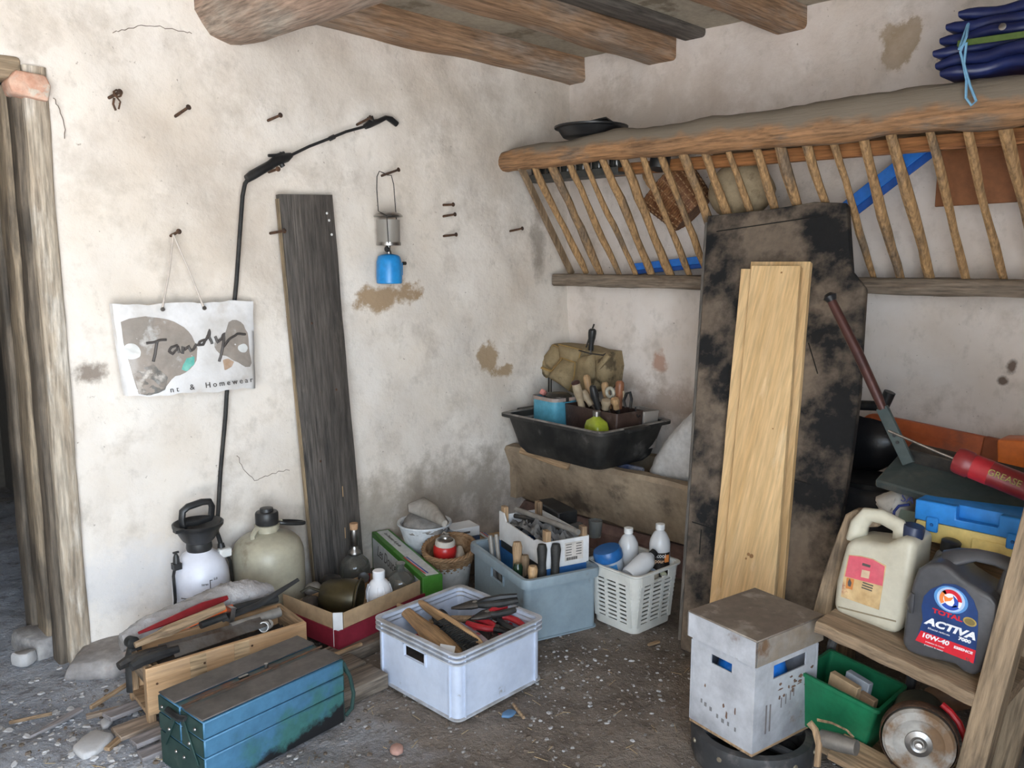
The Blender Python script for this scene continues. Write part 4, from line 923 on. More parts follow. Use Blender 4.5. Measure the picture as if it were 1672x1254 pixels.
C1 = c1.matrix_basis if False else Matrix.Translation((-1.765, -1.095, .004)) @ Matrix.Rotation(R(2), 4, 'Z')
c2l = (-1.175, -.872, .002); c2 = crate('storage_crate', 'blue-grey plastic crate holding the white carton and hammer handles', c2l, R(-17), .335, .51, .25, CR2, CR2, ribs=False)
C2 = Matrix.Translation(c2l) @ Matrix.Rotation(R(-17), 4, 'Z')

# ---- contents of the front crate (floor at z .02)
def inc(M_, x, y, z): return M_ @ Vector((x, y, z))
def brush(label, a, b_, roll, group='brushes in the front crate', br=True, L_=.34):
    d = (b_-a); F = framex(a, d, Vector(roll)); t = T('wire_brush', label, 'brush', a, F.to_3x3(), group); L_ = d.length
    g = G(); rings = []
    for k in range(17):
        s_ = k/16; wd = .020+.012*math.sin(math.pi*min(1, s_*1.0))+(.006 if s_ > .45 else -.004*math.sin(s_*7)); hh_ = .011
        if k in (0, 16): wd *= .35; hh_ *= .6
        if k in (1, 15): wd *= .8
        rings.append([(L_*s_, wd*math.cos(a_), .012*math.sin(s_*math.pi)*0+hh_*math.sin(a_)+.012*(1-s_)**2) for a_ in [2*math.pi*j/12 for j in range(12)]])
    g.loft(rings); g.build('brush_handle', wood('brush_wood', (.42, .255, .125), (.33, .19, .09), 0, rough=.55, bump=.2), t, smooth=1)
    g = G(); g.lathe([(.006, 0), (.0062, .001)], 10, M=Matrix.Translation((L_*.09, 0, .0235))); g.build('hang_hole', INK, t)
    if br:
        g = G()
        for i in range(20):
            for j in range(4):
                x = L_*(.48+.5*i/20); y = (-.020+.0133*j); rnd = random.Random(i*7+j)
                g.tube([(x, y, -.006), (x+rnd.uniform(-.004, .004), y*1.2-.004, -.030-rnd.uniform(0, .004))], [.0036, .002], 4)
        b2 = g.build('bristles', BLACKRUB, t); b2['kind'] = 'stuff'
    return t
BZ = .165
brush('wooden brush with leaf-shaped handle at the left in the front crate', WZ(654, 992, .205), WZ(758, 1076, .175), (-.25, -.3, 1), br=False)
brush('wooden scrubbing brush with black bristles showing in the front crate', WZ(678, 990, .215), WZ(788, 1060, .205), (.85, .65, .25))
g = G(); p = WZ(730, 1061, .20); g.box((0, 0, 0), (.035, .05, .002), (R(12), R(-30), R(40))); one(g, 'price_tag', WHITEPL, 'small white paper tag stuck to the left wooden brush', 'tag', p)
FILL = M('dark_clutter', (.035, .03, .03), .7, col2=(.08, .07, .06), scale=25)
# shallow dish under the pliers
p = inc(C1, .07, .05, .06); t = T('white_dish', 'round white dish under the pliers in the front crate', 'dish', p, (R(-10), R(8), 0))
g = G(); g.lathe([(.09, 0), (.125, .05), (.13, .055), (.12, .052), (.085, .008)], 32); g.build('dish_body', M('cream_plastic', (.55, .50, .42), .5, col2=(.45, .40, .33), scale=8), t)
REDG = M('red_grip', (.48, .03, .035), .4, col2=(.38, .02, .03), scale=9)
def pliers(label, a, b_, g1, g2, open_=.02, cat='pliers', r_=.0085):
    a = Vector(a); b_ = Vector(b_); d = b_-a; F = framex(a, d, (0, 0, 1)); L_ = d.length
    t = T('pliers', label, cat, a, F.to_3x3(), 'pliers in the front crate')
    g = G(); g.tube([(0, 0, 0), (L_*.12, .003, 0), (L_*.3, .009, 0), (L_*.4, .012, 0)], [.004, .009, .015, .013], 8, flat=.7); g.tube([(0, -.002, 0), (L_*.12, -.006, 0), (L_*.3, -.008, 0), (L_*.4, -.010, 0)], [.004, .009, .014, .012], 8, flat=.7); g.build('jaw', DARKMETAL, t)
    g = G(); g.lathe([(.009, -.012), (.009, .012)], 12, M=Matrix.Translation((L_*.36, 0, 0))); g.build('pivot', STEEL, t)
    for s_, mt in ((1, g1), (-1, g2)):
        g = G(); g.tube([(L_*.4, .006*s_, 0), (L_*.52, (.012+open_*.6)*s_, .001*s_), (L_*.75, (.013+open_)*s_, .001*s_), (L_, (.010+open_*.9)*s_, 0)], [r_*.9, r_, r_*1.1, r_*.8], 8); g.build('grip', mt, t)
pliers('large black-handled pliers lying across the back of the front crate', WZ(738, 1006, .185), WZ(846, 990, .215), BLACK, BLACKRUB, .012, r_=.013)
pliers('pliers with one red grip at the middle of the front crate', WZ(768, 1022, .185), WZ(842, 1002, .20), REDG, BLACKRUB, .01, r_=.012)
pliers('red-handled pliers lying in front of the black ones', WZ(832, 1040, .165), WZ(762, 1018, .185), REDG, REDG, .016, r_=.011)
pliers('pliers with red and black grips near the right wall of the front crate', WZ(790, 1008, .18), WZ(842, 1036, .165), REDG, BLACK, .014, r_=.011)
pliers('small red-tipped pliers at the right corner of the crate', WZ(800, 1052, .16), WZ(828, 1020, .17), BLACK, REDG, .012, r_=.011)
pliers('stubby pliers with a bright red knob beneath the large pair', WZ(760, 1016, .165), WZ(800, 1008, .18), REDG, BLACK, .008, r_=.012)
PAP = M('printed_paper', (.60, .58, .66), .6, col2=(.55, .54, .6), scale=10)
def pack(label, a, b_, wdt, up, mat, name='paper_packet', th=.006):
    d = b_-a; F = framex(a, d, up); t = T(name, label, 'packet', a, F.to_3x3()); L_ = d.length
    g = G(); g.grid(lambda u, v: (L_*u, wdt*(v-.5), .006*math.sin(u*3)), 8, 3); g.grid(lambda u, v: (L_*u, wdt*(v-.5), -th+.006*math.sin(u*3)), 8, 3); g.build('wrapper', mat, t, smooth=1)
    for k, (c_, x) in enumerate((((.45, .06, .08), .55), ((.12, .10, .3), .3), ((.45, .06, .08), .75))):
        g = G(); g.box((L_*x, wdt*(.1-.12*k), .0085+.006*math.sin(x*3)-.002), (.014, .010, .0015)); g.build('print_mark', M('print_%d' % k, c_, .6), t)
    return t
pack('folded white printed packet beside the bristle brush in the front crate', WZ(738, 1022, .19), WZ(780, 1052, .175), .032, (-.3, -.5, 1), PAP)
pack('clear blister pack with small flags beside the pliers in the front crate', WZ(754, 1012, .185), WZ(802, 1044, .17), .035, (.3, -.6, 1), M('blister', (.48, .47, .52), .25, col2=(.55, .54, .6), scale=9))
g = G(); p = WZ(722, 1010, .18); g.lathe([(.028, -.02), (.032, -.016), (.032, .016), (.028, .02)], 20); one(g, 'tape_roll', BLACKRUB, 'roll of black tape behind the brushes in the front crate', 'tape', p, (R(50), 0, R(40)))
for k, (pp, lab, mt) in enumerate((((690, 1040), 'red screwdriver handle under the left wooden brush', REDG), ((740, 1015), 'dull brown spatula between tape and packet in the front crate', RAWWOOD[0]))):
    p = WZ(*pp, .165); g = G(); g.tube([p+Vector((-.06, .06, -.01)), p, p+Vector((.05, -.05, .005))], [.008, .014, .010], 8); one(g, 'screwdriver' if k == 0 else 'spatula', mt, lab, 'tool')
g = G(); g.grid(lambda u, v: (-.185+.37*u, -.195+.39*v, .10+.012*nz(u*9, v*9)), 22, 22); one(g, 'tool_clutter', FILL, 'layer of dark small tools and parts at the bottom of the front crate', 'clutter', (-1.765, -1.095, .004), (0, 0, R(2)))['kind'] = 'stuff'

# ---- contents of the blue-grey crate: white and blue carton with wooden corner posts
WCARD = M('white_card', (.70, .70, .70), .7, famt=.05, col2=(.60, .59, .58), scale=5); BCARD = M('blue_card', (.03, .15, .40), .6, col2=(.03, .12, .33), scale=6)
ca = T('produce_carton', 'white and blue carton with wooden corner posts standing in the blue-grey crate', 'carton', inc(C2, .065, .03, .014), R(-17)); CA = Matrix.Translation(inc(C2, .065, .03, .014)) @ Matrix.Rotation(R(-17), 4, 'Z')
wx, wy, cz_ = .20, .405, .345
for name, mat, z0, z1 in (('white_panel', WCARD, .235, cz_), ('blue_panel', BCARD, .0, .235)):
    for s_ in (-1, 1):
        g = G()
        if name == 'white_panel' and s_ == -1:   # long side, torn lower towards the middle
            g.prism([(-wy/2, z0), (wy/2, z0), (wy/2, z1+.02), (wy*.40, z1+.02), (wy*.34, z1-.012), (-wy*.28, z1-.018), (-wy*.34, z1-.005), (-wy/2, z1)], -.003, .003, M=frame((s_*wx/2, 0, 0), (0, 1, 0), (1, 0, 0)))
        else: g.box((s_*wx/2, 0, (z0+z1)/2), (.006, wy, z1-z0))
        g.build(name, mat, ca)
        g = G(); g.box((0, s_*wy/2, (z0+z1)/2), (wx, .006, z1-z0)); g.build(name, mat, ca)
g = G(); g.box((-wx/2-.004, -.02, .225), (.004, .40, .03)); g.build('black_band', BLACK, ca)
g = G(); g.box((.03, -wy/2-.0045, .292), (.085, .002, .075)); g.build('shipping_label', M('label_paper', (.60, .55, .50), .6), ca)
for k in range(5):
    g = G(); g.box((.005+.0-.0*k, -wy/2-.006, .322-.011*k), (.028-.004*(k % 2), .001, .003)); g.box((.052, -wy/2-.006, .322-.011*k), (.025, .001, .003)); g.build('label_line', INK, ca)
g = G()
for k in range(16): g.box((-.005+.0033*k, -wy/2-.006, .263), (.0012+.0008*(k % 3), .001, .012))
g.build('barcode', INK, ca)
for sx in (-1, 1):
    for sy in (-1, 1):
        g = G(); g.box((sx*(wx/2-.016), sy*(wy/2-.016), .195), (.022, .034, .385 if (sx, sy) != (1, -1) else .375)); g.build('corner_post', RAWWOOD[2], ca, bevel=.002)
g = G(); GB = M('grey_film', (.10, .10, .10), .3, col2=(.2, .2, .2), scale=9, bump=.5, bscale=20)
g.grid(lambda u, v: (-.08+.16*u, -.18+.36*v, .30+.05*nz(u*5, v*8)*math.sin(math.pi*u)**.5+.035*math.sin(math.pi*v)), 18, 30); one(g, 'plastic_bag', GB, 'crumpled grey plastic bag filling the white and blue carton', 'bag', CA.translation, (0, 0, R(-17)), smooth=1.2)
def stick(label, a, b_, r_, mat, name='rod', cat='rod', n=10, group=None):
    g = G(); g.tube([a, a.lerp(b_, .5), b_], r_, n); return one(g, name, mat, label, cat, group=group)
GREYP = M('grey_pipe', (.22, .20, .18), .5, .3, col2=(.3, .28, .25), scale=12)
stick('long grey pipe lying across the top of the white carton', WZ(845, 836, .37)+Vector((0, 0, .0)), WZ(947, 874, .37), .012, GREYP)
stick('second dark pipe lying behind the long one on the carton', WZ(835, 845, .36), WZ(905, 858, .37), .010, DARKMETAL)
g = G(); p = WZ(916, 845, .35); g.box((0, 0, 0), (.10, .22, .06)); one(g, 'black_case', BLACK, 'black box behind the white carton against the manger', 'box', p+Vector((.05, .08, -.0)), (0, 0, R(-17)), bevel=.006)
for k, (px_, lab) in enumerate((((940, 862), 'empty clear drinking glass behind the carton, left of two'), ((972, 862), 'empty clear drinking glass behind the carton, right of two'))):
    p = WZ(*px_, .30); g = G(); g.lathe([(.026, 0), (.032, .075), (.030, .075), (.024, .005)], 20); one(g, 'drinking_glass', M('clear_glass', (.5, .52, .5), .08, trans=.85), lab, 'glass', p-Vector((0, 0, .04)))
# hammer and chisel handles standing in the crate
def stand(label, xb, yb, xt, yt, zb, zt_, r_, mat, name='hammer', cat='hammer', knob=1.0):
    a = inc(C2, xb, yb, zb); b_ = inc(C2, xt, yt, zt_); g = G(); d = b_-a
    F = frame(a, d.orthogonal(), d); L_ = d.length
    g.lathe([(r_*.8, 0), (r_, L_*.3), (r_*.85, L_*.75), (r_*knob, L_*.93), (r_*knob*.75, L_)], 14); return one(g, name, mat, label, cat, a, F.to_3x3(), 'handles in the blue-grey crate')
stand('thick brown wooden handle standing upright against the white carton', -.105, -.085, -.095, -.06, .05, .335, .021, RAWWOOD[2])
stand('darker wooden handle just right of the thick brown one', -.09, -.12, -.085, -.10, .05, .285, .018, OLDWOOD[2])
stand('dark green bottle neck between the wooden handles in the crate', -.115, -.14, -.11, -.12, .05, .27, .02, M('dark_green_glass', (.012, .03, .015), .1), 'wine_bottle', 'bottle')
stand('light turned wooden handle nearest the corner of the blue-grey crate', -.11, -.205, -.105, -.20, .05, .285, .018, HANDLEWOOD, knob=1.15)
stand('left of two black rubber hammer handles in the crate', -.055, -.20, -.04, -.175, .05, .335, .02, BLACKRUB, knob=1.05)
stand('right of two black rubber hammer handles in the crate', -.025, -.215, .0, -.19, .05, .355, .02, BLACKRUB, knob=1.05)
stand('thin grey chisel shank at the back left of the crate', -.13, .07, -.14, .11, .05, .32, .012, GREYP, 'cold_chisel', 'chisel')
stand('second thin grey chisel shank beside the first at the back left', -.115, .045, -.125, .085, .05, .33, .011, GREYP, 'cold_chisel', 'chisel')
stand('dark squat tool head low beside the light turned handle', -.08, -.16, -.075, -.16, .05, .22, .032, BLACK, 'mallet', 'mallet')
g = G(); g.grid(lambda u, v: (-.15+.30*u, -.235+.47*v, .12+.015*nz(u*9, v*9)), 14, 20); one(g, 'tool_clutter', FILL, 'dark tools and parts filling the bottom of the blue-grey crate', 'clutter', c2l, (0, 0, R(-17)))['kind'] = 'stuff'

# ---- white laundry basket with slots
BW = M('ivory_plastic', (.70, .69, .64), .42, famt=.05, col2=(.58, .57, .52), scale=5, col3=(.42, .38, .32), scale3=10, lo3=.64, hi3=.74)
lbl = (-.932, -1.212, .004); lr = R(-3); bk = T('slotted_basket', 'ivory plastic basket with slotted sides holding bottles', 'basket', lbl, lr); LB = Matrix.Translation(lbl) @ Matrix.Rotation(lr, 4, 'Z')
bw0, bd0, bw1, bd1, bh = .235, .22, .275, .27, .245
g = G()
def bring(z, off=0): k = z/bh; return rr(bw0+(bw1-bw0)*k+off, bd0+(bd1-bd0)*k+off, .035, z)
g.loft([bring(0), bring(.004), bring(.035), bring(.035, -.006), bring(.006, -.006)]); g.build('basket_base', BW, bk)
g = G(); g.loft([bring(bh-.006), bring(bh-.004, .004), bring(bh, .016), bring(bh+.006, .014), bring(bh+.006, -.006), bring(bh-.006, -.006)], False, False); g.f += [(j, (j+1) % 20, 100+(j+1) % 20, 100+j) for j in range(20)]; g.build('basket_rim', BW, bk)
g = G(); kk = .225/bh   # solid band under the rim, with a hand hole front and back
for s_ in (-1, 1):
    ox, oy = (bw0+(bw1-bw0)*kk)/2-.003, (bd0+(bd1-bd0)*kk)/2-.003
    g.box((s_*ox, 0, .223), (.006, 2*oy-.06, .046))
    for x0, x1, z0, z1 in ((-ox+.03, -.03, .2, .246), (.062, ox-.03, .2, .246), (-.03, .062, .2, .208), (-.03, .062, .234, .246)): g.box(((x0+x1)/2, s_*oy, (z0+z1)/2), (x1-x0, .006, z1-z0))
g.build('basket_band', BW, bk)
g = G()
for s_ in (-1, 1):
    for ax in (0, 1):
        half0 = (bd0 if ax == 0 else bw0)/2-.03
        for z0 in [.035+.0178*k for k in range(10)]:
            z = z0+.0095; k = z/bh; off = ((bw0+(bw1-bw0)*k) if ax == 0 else (bd0+(bd1-bd0)*k))/2-.003; half = half0+.012*k+.004
            if ax == 0: g.box((s_*off, 0, z), (.005, 2*half+.02, .0095), (0, s_*-.08, 0))
            else: g.box((0, s_*off, z), (2*half+.02, .005, .0095), (s_*.1, 0, 0))
        for u_ in (-1.0, -.36, .36, 1.0):
            for z in (.12,):
                k = z/bh; off = ((bw0+(bw1-bw0)*k) if ax == 0 else (bd0+(bd1-bd0)*k))/2-.003; half = half0+.006
                if ax == 0: g.box((s_*off, u_*half, z), (.0065, .014 if abs(u_) < 1 else .022, .19), (0, s_*.08, 0))
                else: g.box((u_*half, s_*off, z), (.014 if abs(u_) < 1 else .022, .0065, .19), (s_*-.1, 0, 0))
for sx, sy in ((1, 1), (-1, 1), (-1, -1), (1, -1)):
    rs = []
    for z in (.03, .245):
        k = z/bh; cx, cy = sx*((bw0+(bw1-bw0)*k)/2-.035), sy*((bd0+(bd1-bd0)*k)/2-.035); a0 = math.atan2(sy, sx)-math.pi/4
        rs.append([(cx+.035*math.cos(a0+math.pi/2*q/5), cy+.035*math.sin(a0+math.pi/2*q/5), z) for q in range(6)]+[(cx+.029*math.cos(a0+math.pi/2*q/5), cy+.029*math.sin(a0+math.pi/2*q/5), z) for q in range(5, -1, -1)])
    g.loft(rs)
g.build('slotted_wall', BW, bk)
CLB = M('clear_bottle', (.78, .79, .80), .2, trans=.3, col2=(.72, .72, .73), scale=4); CAPW = M('white_cap', (.75, .75, .74), .4)
def bottle(label, loc, r_, h_, mat, capmat, rot=(0, 0, 0), labelmat=None, name='plastic_bottle', neck=.36, lab=None, cap=.022, labz=(.25, .62)):
    t = T(name, label, 'bottle', loc, rot)
    g = G(); r_ *= 1.15; g.lathe([(r_*.9, 0), (r_, .008), (r_, h_*.66), (r_*.93, h_*.74), (r_*.6, h_*.86), (r_*neck, h_*.9), (r_*neck, h_*.95)], 26); g.build('bottle_body', mat, t)
    g = G(); g.lathe([(r_*neck*1.22, h_*.92), (r_*neck*1.22, h_*.92+cap), (r_*neck*1.0, h_*.925+cap)], 20); g.build('cap', capmat, t)
    if labelmat:
        g = G(); n = 24; span = lab or 2*math.pi
        g.grid(lambda u, v: ((r_+.0012)*math.cos(va2+(u-.5)*span), (r_+.0012)*math.sin(va2+(u-.5)*span), h_*(labz[0]+(labz[1]-labz[0])*v)), n, 1); g.build('paper_label', labelmat, t)
    return t
va2 = math.atan2(-1.9, -2.6)
t = bottle('clear bottle of alcohol with black label at the right of the slotted basket', inc(LB, .090, -.055, .135), .037, .235, CLB, CAPW, labelmat=M('black_label', (.02, .015, .013), .45), lab=2.3, labz=(.12, .55))
for z, s_, m_ in ((.108, 'alcool', WHITEPL), (.085, 'pour', M('pale_orange', (.85, .55, .35), .5))):
    text('label_text', s_, m_, t, .026 if z > .1 else .024, frame(Vector((.0448*math.cos(va2), .0448*math.sin(va2), z+.010)), (-math.sin(va2), math.cos(va2), 0), (math.cos(va2), math.sin(va2), 0)), .0005, sx=.8)
g = G(); a = va2+.7; g.box((.0425*math.cos(a), .0425*math.sin(a), .105), (.006, .02, .03), (0, 0, a)); g.build('orange_mark', M('orange_print', (.75, .25, .06), .5), t)
bottle('clear plastic bottle with white cap standing at the back of the basket', inc(LB, .038, .062, .135), .037, .225, CLB, CAPW)
bottle('clear bottle with black cap lying tilted in the slotted basket', inc(LB, -.085, -.04, .205), .034, .15, CLB, BLACK, (R(-15), R(62), R(-25)), cap=.02)
bl_ = T('blue_tub', 'blue-lidded plastic tub tilted at the left corner of the slotted basket', 'tub', inc(LB, -.063, .060, .20), (R(-8), R(-14), 0))
g = G(); g.lathe([(.048, 0), (.052, .01), (.055, .06)], 24); g.build('tub_body', M('pale_tub', (.45, .50, .56), .4), bl_)
g = G(); g.lathe([(.058, .055), (.060, .06), (.060, .085), (.054, .098), (.02, .10)], 24); g.build('tub_lid', M('blue_lid', (.015, .11, .33), .35), bl_)
g = G(); g.grid(lambda u, v: (.0562*math.cos(va2-.6+1.2*u), .0562*math.sin(va2-.6+1.2*u), .02+.025*v), 8, 1); g.build('tub_label', M('light_blue_print', (.06, .25, .55), .4), bl_)
for k, (x, y, z, s_, mt, lab) in enumerate(((.028, -.075, .195, .030, M('tan_sponge', (.42, .36, .27), .9, col2=(.33, .28, .2), scale=30, bump=.6), 'round tan sponge in the middle of the slotted basket'),
                                         (.045, -.07, .20, .022, M('pale_blue_card', (.35, .45, .58), .6), 'small blue and white packet beside the alcohol bottle'),
                                         (-.03, -.098, .18, .022, M('dark_grey_cloth', (.10, .10, .11), .8), 'dark grey rag at the near corner of the slotted basket'),
                                         (.062, -.105, .195, .014, M('pale_green_soap', (.5, .52, .36), .5), 'pale green piece of soap at the rim of the slotted basket'))):
    g = G(); rings = []
    for i in range(9):
        a = -math.pi/2+math.pi*i/8; rings.append([(s_*math.cos(a)*math.cos(b2)*(1+.1*nz(b2+k, a)), s_*math.cos(a)*math.sin(b2)*1.1, s_*.75*math.sin(a)) for b2 in [2*math.pi*q/14 for q in range(14)]])
    g.loft(rings); one(g, ('sponge', 'packet', 'rag', 'soap')[k], mt, lab, ('sponge', 'packet', 'rag', 'soap')[k], inc(LB, x, y, z+.01), smooth=1)
p = inc(LB, -.03, -.07, .225); g = G(); g.tube([p+Vector((.05*math.cos(a), .05*math.sin(a), .01*math.sin(2*a))) for a in [math.pi*.2+k*.25 for k in range(11)]], .004, 6); one(g, 'white_cable', WHITEPL, 'short curl of white cable over the basket contents', 'cable')
g = G(); g.grid(lambda u, v: (-.115+.23*u, -.11+.22*v, .13+.015*nz(u*7, v*7)), 12, 12); one(g, 'rag_layer', M('grey_rags', (.2, .19, .18), .9, col2=(.3, .28, .26), scale=14), 'grey rags under the bottles in the slotted basket', 'rags', lbl, (0, 0, lr))['kind'] = 'stuff'
# ================================================================ planks on the floor
FP = wood('floor_plank_wood', (.16, .125, .095), (.24, .195, .15), 0, c3=(.10, .08, .06), bump=.7)
for k, (y, x0, x1, w_, h_, z, lab) in enumerate(((-.93, -2.30, -1.985, .11, .055, 0, 'thick grey plank on the floor nearest the front crate'), (-.805, -2.30, -1.985, .10, .05, 0, 'middle of three grey planks lying under the boxes'),
                                             (-.69, -2.28, -1.60, .10, .05, 0, 'rear plank on the floor under the red box'))):
    g = G(); g.box((0, 0, h_/2), (x1-x0, w_, h_)); one(g, 'floor_plank', FP, lab, 'plank', ((x0+x1)/2, y, z+.002), (0, 0, R(3+k)), 'planks lying on the floor', bevel=.005, seg=2)
stick('thin yellowish wooden lath lying on the floor planks', Vector((-2.2, -.745, .062)), Vector((-1.93, -.735, .062)), .007, RAWWOOD[0], 'wood_lath', 'lath', 4)

# ---- red and brown cardboard box
rb = (-1.80, -.497, .052); ry = R(8); rx = T('cardboard_box', 'open red cardboard box with brown inner flaps holding bottles and brass', 'box', rb, ry); RB = Matrix.Translation(rb) @ Matrix.Rotation(ry, 4, 'Z')
RED = M('red_card', (.24, .018, .035), .55, col2=(.20, .015, .03), scale=5); bw, bd = .46, .34
for s_ in (-1, 1):
    g = G(); g.box((0, s_*bd/2, .035), (bw, .005, .07)); g.build('red_side', RED, rx); g = G(); g.box((s_*bw/2, 0, .035), (.005, bd, .07)); g.build('red_side', RED, rx)
    hf = .13 if s_ < 0 else .075
    g = G(); g.box((0, s_*(bd/2-.006), hf/2), (bw-.06 if s_ < 0 else bw-.02, .004, hf), (s_*-.03, 0, 0)); g.build('inner_flap', CARD, rx)
    g = G(); g.box((s_*(bw/2-.006), .01, hf/2), (.004, bd-.05, hf), (0, s_*.05, 0)); g.build('inner_flap', CARD, rx)
g = G(); g.box((0, 0, .003), (bw, bd, .005)); g.build('box_floor', CARD, rx)
g = G(); g.box((-bw/2+.010, -bd/2+.012, .07), (.035, .004, .13), (0, 0, R(-45))); g.build('white_corner', WCARD, rx)
# brass pot on its side
BRASS = M('dull_brass', (.075, .058, .026), .4, .6, col2=(.04, .033, .02), scale=6, col3=(.05, .045, .035), scale3=5)
c = WZ(560, 975, .15); F = frame(c, (0, 0, 1), (.55, -.62, -.05)); t = T('brass_pot', 'tarnished brass pot lying on its side in the red box', 'pot', c, F.to_3x3())
g = G(); g.lathe([(.012, -.09), (.05, -.085), (.062, -.06), (.072, 0), (.074, .04), (.070, .055), (.079, .062), (.08, .068), (.072, .068), (.060, .05), (.05, .045), (.002, .042)], 30); g.build('pot_body', BRASS, t)
g = G(); g.tube([(.03, .03, -.08), (.05, .05, -.12), (.03, .06, -.15)], .006, 6); g.build('pot_spout', BRASS, t)
for k, (pp, s_, mt, lab) in enumerate((((507, 985), .034, M('dark_leather', (.05, .038, .03), .6), 'dark leather pouch at the left end of the red box'), ((540, 955), .045, DARKMETAL, 'dark metal fitting behind the brass pot in the red box'), ((508, 962), .03, GREYP, 'grey metal tap part at the rear left corner of the red box'))):
    c = WZ(*pp, .13); g = G(); rings = []
    for i in range(9):
        a = -math.pi/2+math.pi*i/8; rings.append([(s_*1.25*math.cos(a)*math.copysign(abs(math.cos(b2))**.7, math.cos(b2)), s_*math.cos(a)*math.copysign(abs(math.sin(b2))**.7, math.sin(b2)), s_*.9*math.sin(a)*(1+.15*nz(b2*2+k, a))) for b2 in [2*math.pi*q/14 for q in range(14)]])
    g.loft(rings); one(g, ('leather_pouch', 'metal_fitting', 'tap_part')[k], mt, lab, ('pouch', 'fitting', 'tap')[k], c, (.2*k, .3, .5+k), smooth=.9)
# bottles
WB = M('white_bottle', (.80, .80, .82), .35, famt=.02)
t = T('white_bottle', 'white ribbed plastic bottle standing in the red box', 'bottle', WZ(620, 1003, .057), R(20))
g = G(); g.lathe([(.046, 0), (.050, .006), (.050, .07), (.050, .105), (.046, .118), (.034, .14), (.024, .148), (.021, .15), (.021, .165)], 30); g.build('bottle_body', WB, t)
g = G(); g.lathe([(.023, .15), (.0245, .153), (.0245, .182), (.021, .185)], 22); g.build('cap', WB, t)
g = G()
for k in range(12):
    a = 2*math.pi*k/12
    if k % 3: g.tube([(.0505*math.cos(a), .0505*math.sin(a), .065), (.0505*math.cos(a), .0505*math.sin(a), .10), (.042*math.cos(a), .042*math.sin(a), .128)], .003, 5)
g.build('moulded_rib', WB, t)
g = G(); g.lathe([(.0508, .022), (.0508, .058)], 30, cap0=False, cap1=False); g.build('dark_label', M('black_maroon_label', (.05, .02, .025), .4), t)
GLS = M('grey_glass', (.30, .30, .27), .06, col2=(.22, .22, .2), scale=4, trans=.75)
def gb(label, loc, prof, extra=None):
    t = T('glass_bottle', label, 'bottle', loc); g = G(); g.lathe(prof, 28); g.build('bottle_glass', GLS, t)
    return t
gb('squat clear glass carafe between the white bottle and the green box', WZ(657, 985, .06), [(.055, 0), (.06, .006), (.061, .09), (.055, .11), (.035, .128), (.018, .138), (.016, .16), (.020, .163), (.020, .17), (.014, .17)])
t = gb('tall glass bottle with metal spout and cork behind the red box', Vector((-1.612, -.212, .004)), [(.06, 0), (.066, .008), (.067, .13), (.060, .155), (.04, .175), (.024, .187), (.023, .20)])
g = G(); g.lathe([(.027, .185), (.029, .19), (.027, .20), (.017, .21), (.015, .225), (.019, .23), (.02, .29), (.0185, .30)], 18); g.build('metal_spout', STEEL, t)
g = G(); g.lathe([(.017, .297), (.019, .325), (.018, .327)], 16); g.build('cork', M('cork', (.50, .30, .17), .85, col2=(.4, .24, .13), scale=60), t)
c = WZ(594, 945, .17); t = T('funnel', 'dark plastic funnel leaning among the bottles in the red box', 'funnel', c, (R(40), R(-35), 0)); g = G(); g.lathe([(.003, -.035), (.005, -.012), (.022, .012), (.023, .015), (.020, .013)], 20); g.build('funnel_cone', BLACK, t)

# ---- green and white gift box
gp, gq = WZ(607, 868, .19), WZ(690, 943, .19); d = (gq-gp); d.z = 0
GREEN = M('green_card', (.055, .20, .025), .5); GWH = M('white_print_card', (.56, .57, .56), .5)
gy = math.atan2(d.y, d.x); gl = Vector((gp.x, gp.y, .004)); L_ = d.length; gt = T('gift_box', 'long green and white cardboard gift box with script lettering', 'box', gl, gy)
H_ = .185; Wd = .088
g = G(); g.box((L_/2, Wd/2, H_/2), (L_, Wd, H_)); g.build('box_body', GREEN, gt, bevel=.002)
g = G(); g.box((L_*.49, -.0008, H_*.47), (L_*.93, .0022, H_*.80)); g.build('white_panel', GWH, gt)
g = G(); g.box((L_*.50, Wd/2+.004, H_+.0008), (L_*.96, Wd*.62, .002)); g.build('white_panel', GWH, gt)
for k, (c_, y) in enumerate((((.05, .06, .30), .35), ((.55, .03, .04), .22))):
    g = G(); g.box((L_*.78, Wd*y, H_+.0022), (L_*.34, .006, .001), (0, 0, R(3))); g.build('ribbon_print', M('ribbon_%d' % k, c_, .5), gt)
g = G(); g.box((L_*.40, Wd*.1, H_+.0022), (L_*.10, .016, .001)); g.build('green_tab', GREEN, gt)
for x_, s_, z_ in ((.235, 'Les Douceurs', .115), (.555, 'du Jardin', .10)):
    text('lettering', s_, INK, gt, .075, frame((x_*L_/.63, -.0022, z_), (1, 0, -.02), (0, -1, 0)), .0004, shear=.35, sx=.78)
text('lettering', 'Les Douceurs du Jardin', INK, gt, .022, frame((L_*.24, Wd/2+.004, H_+.0022), (1, 0, 0), (0, 0, 1)), .0004, shear=.3)

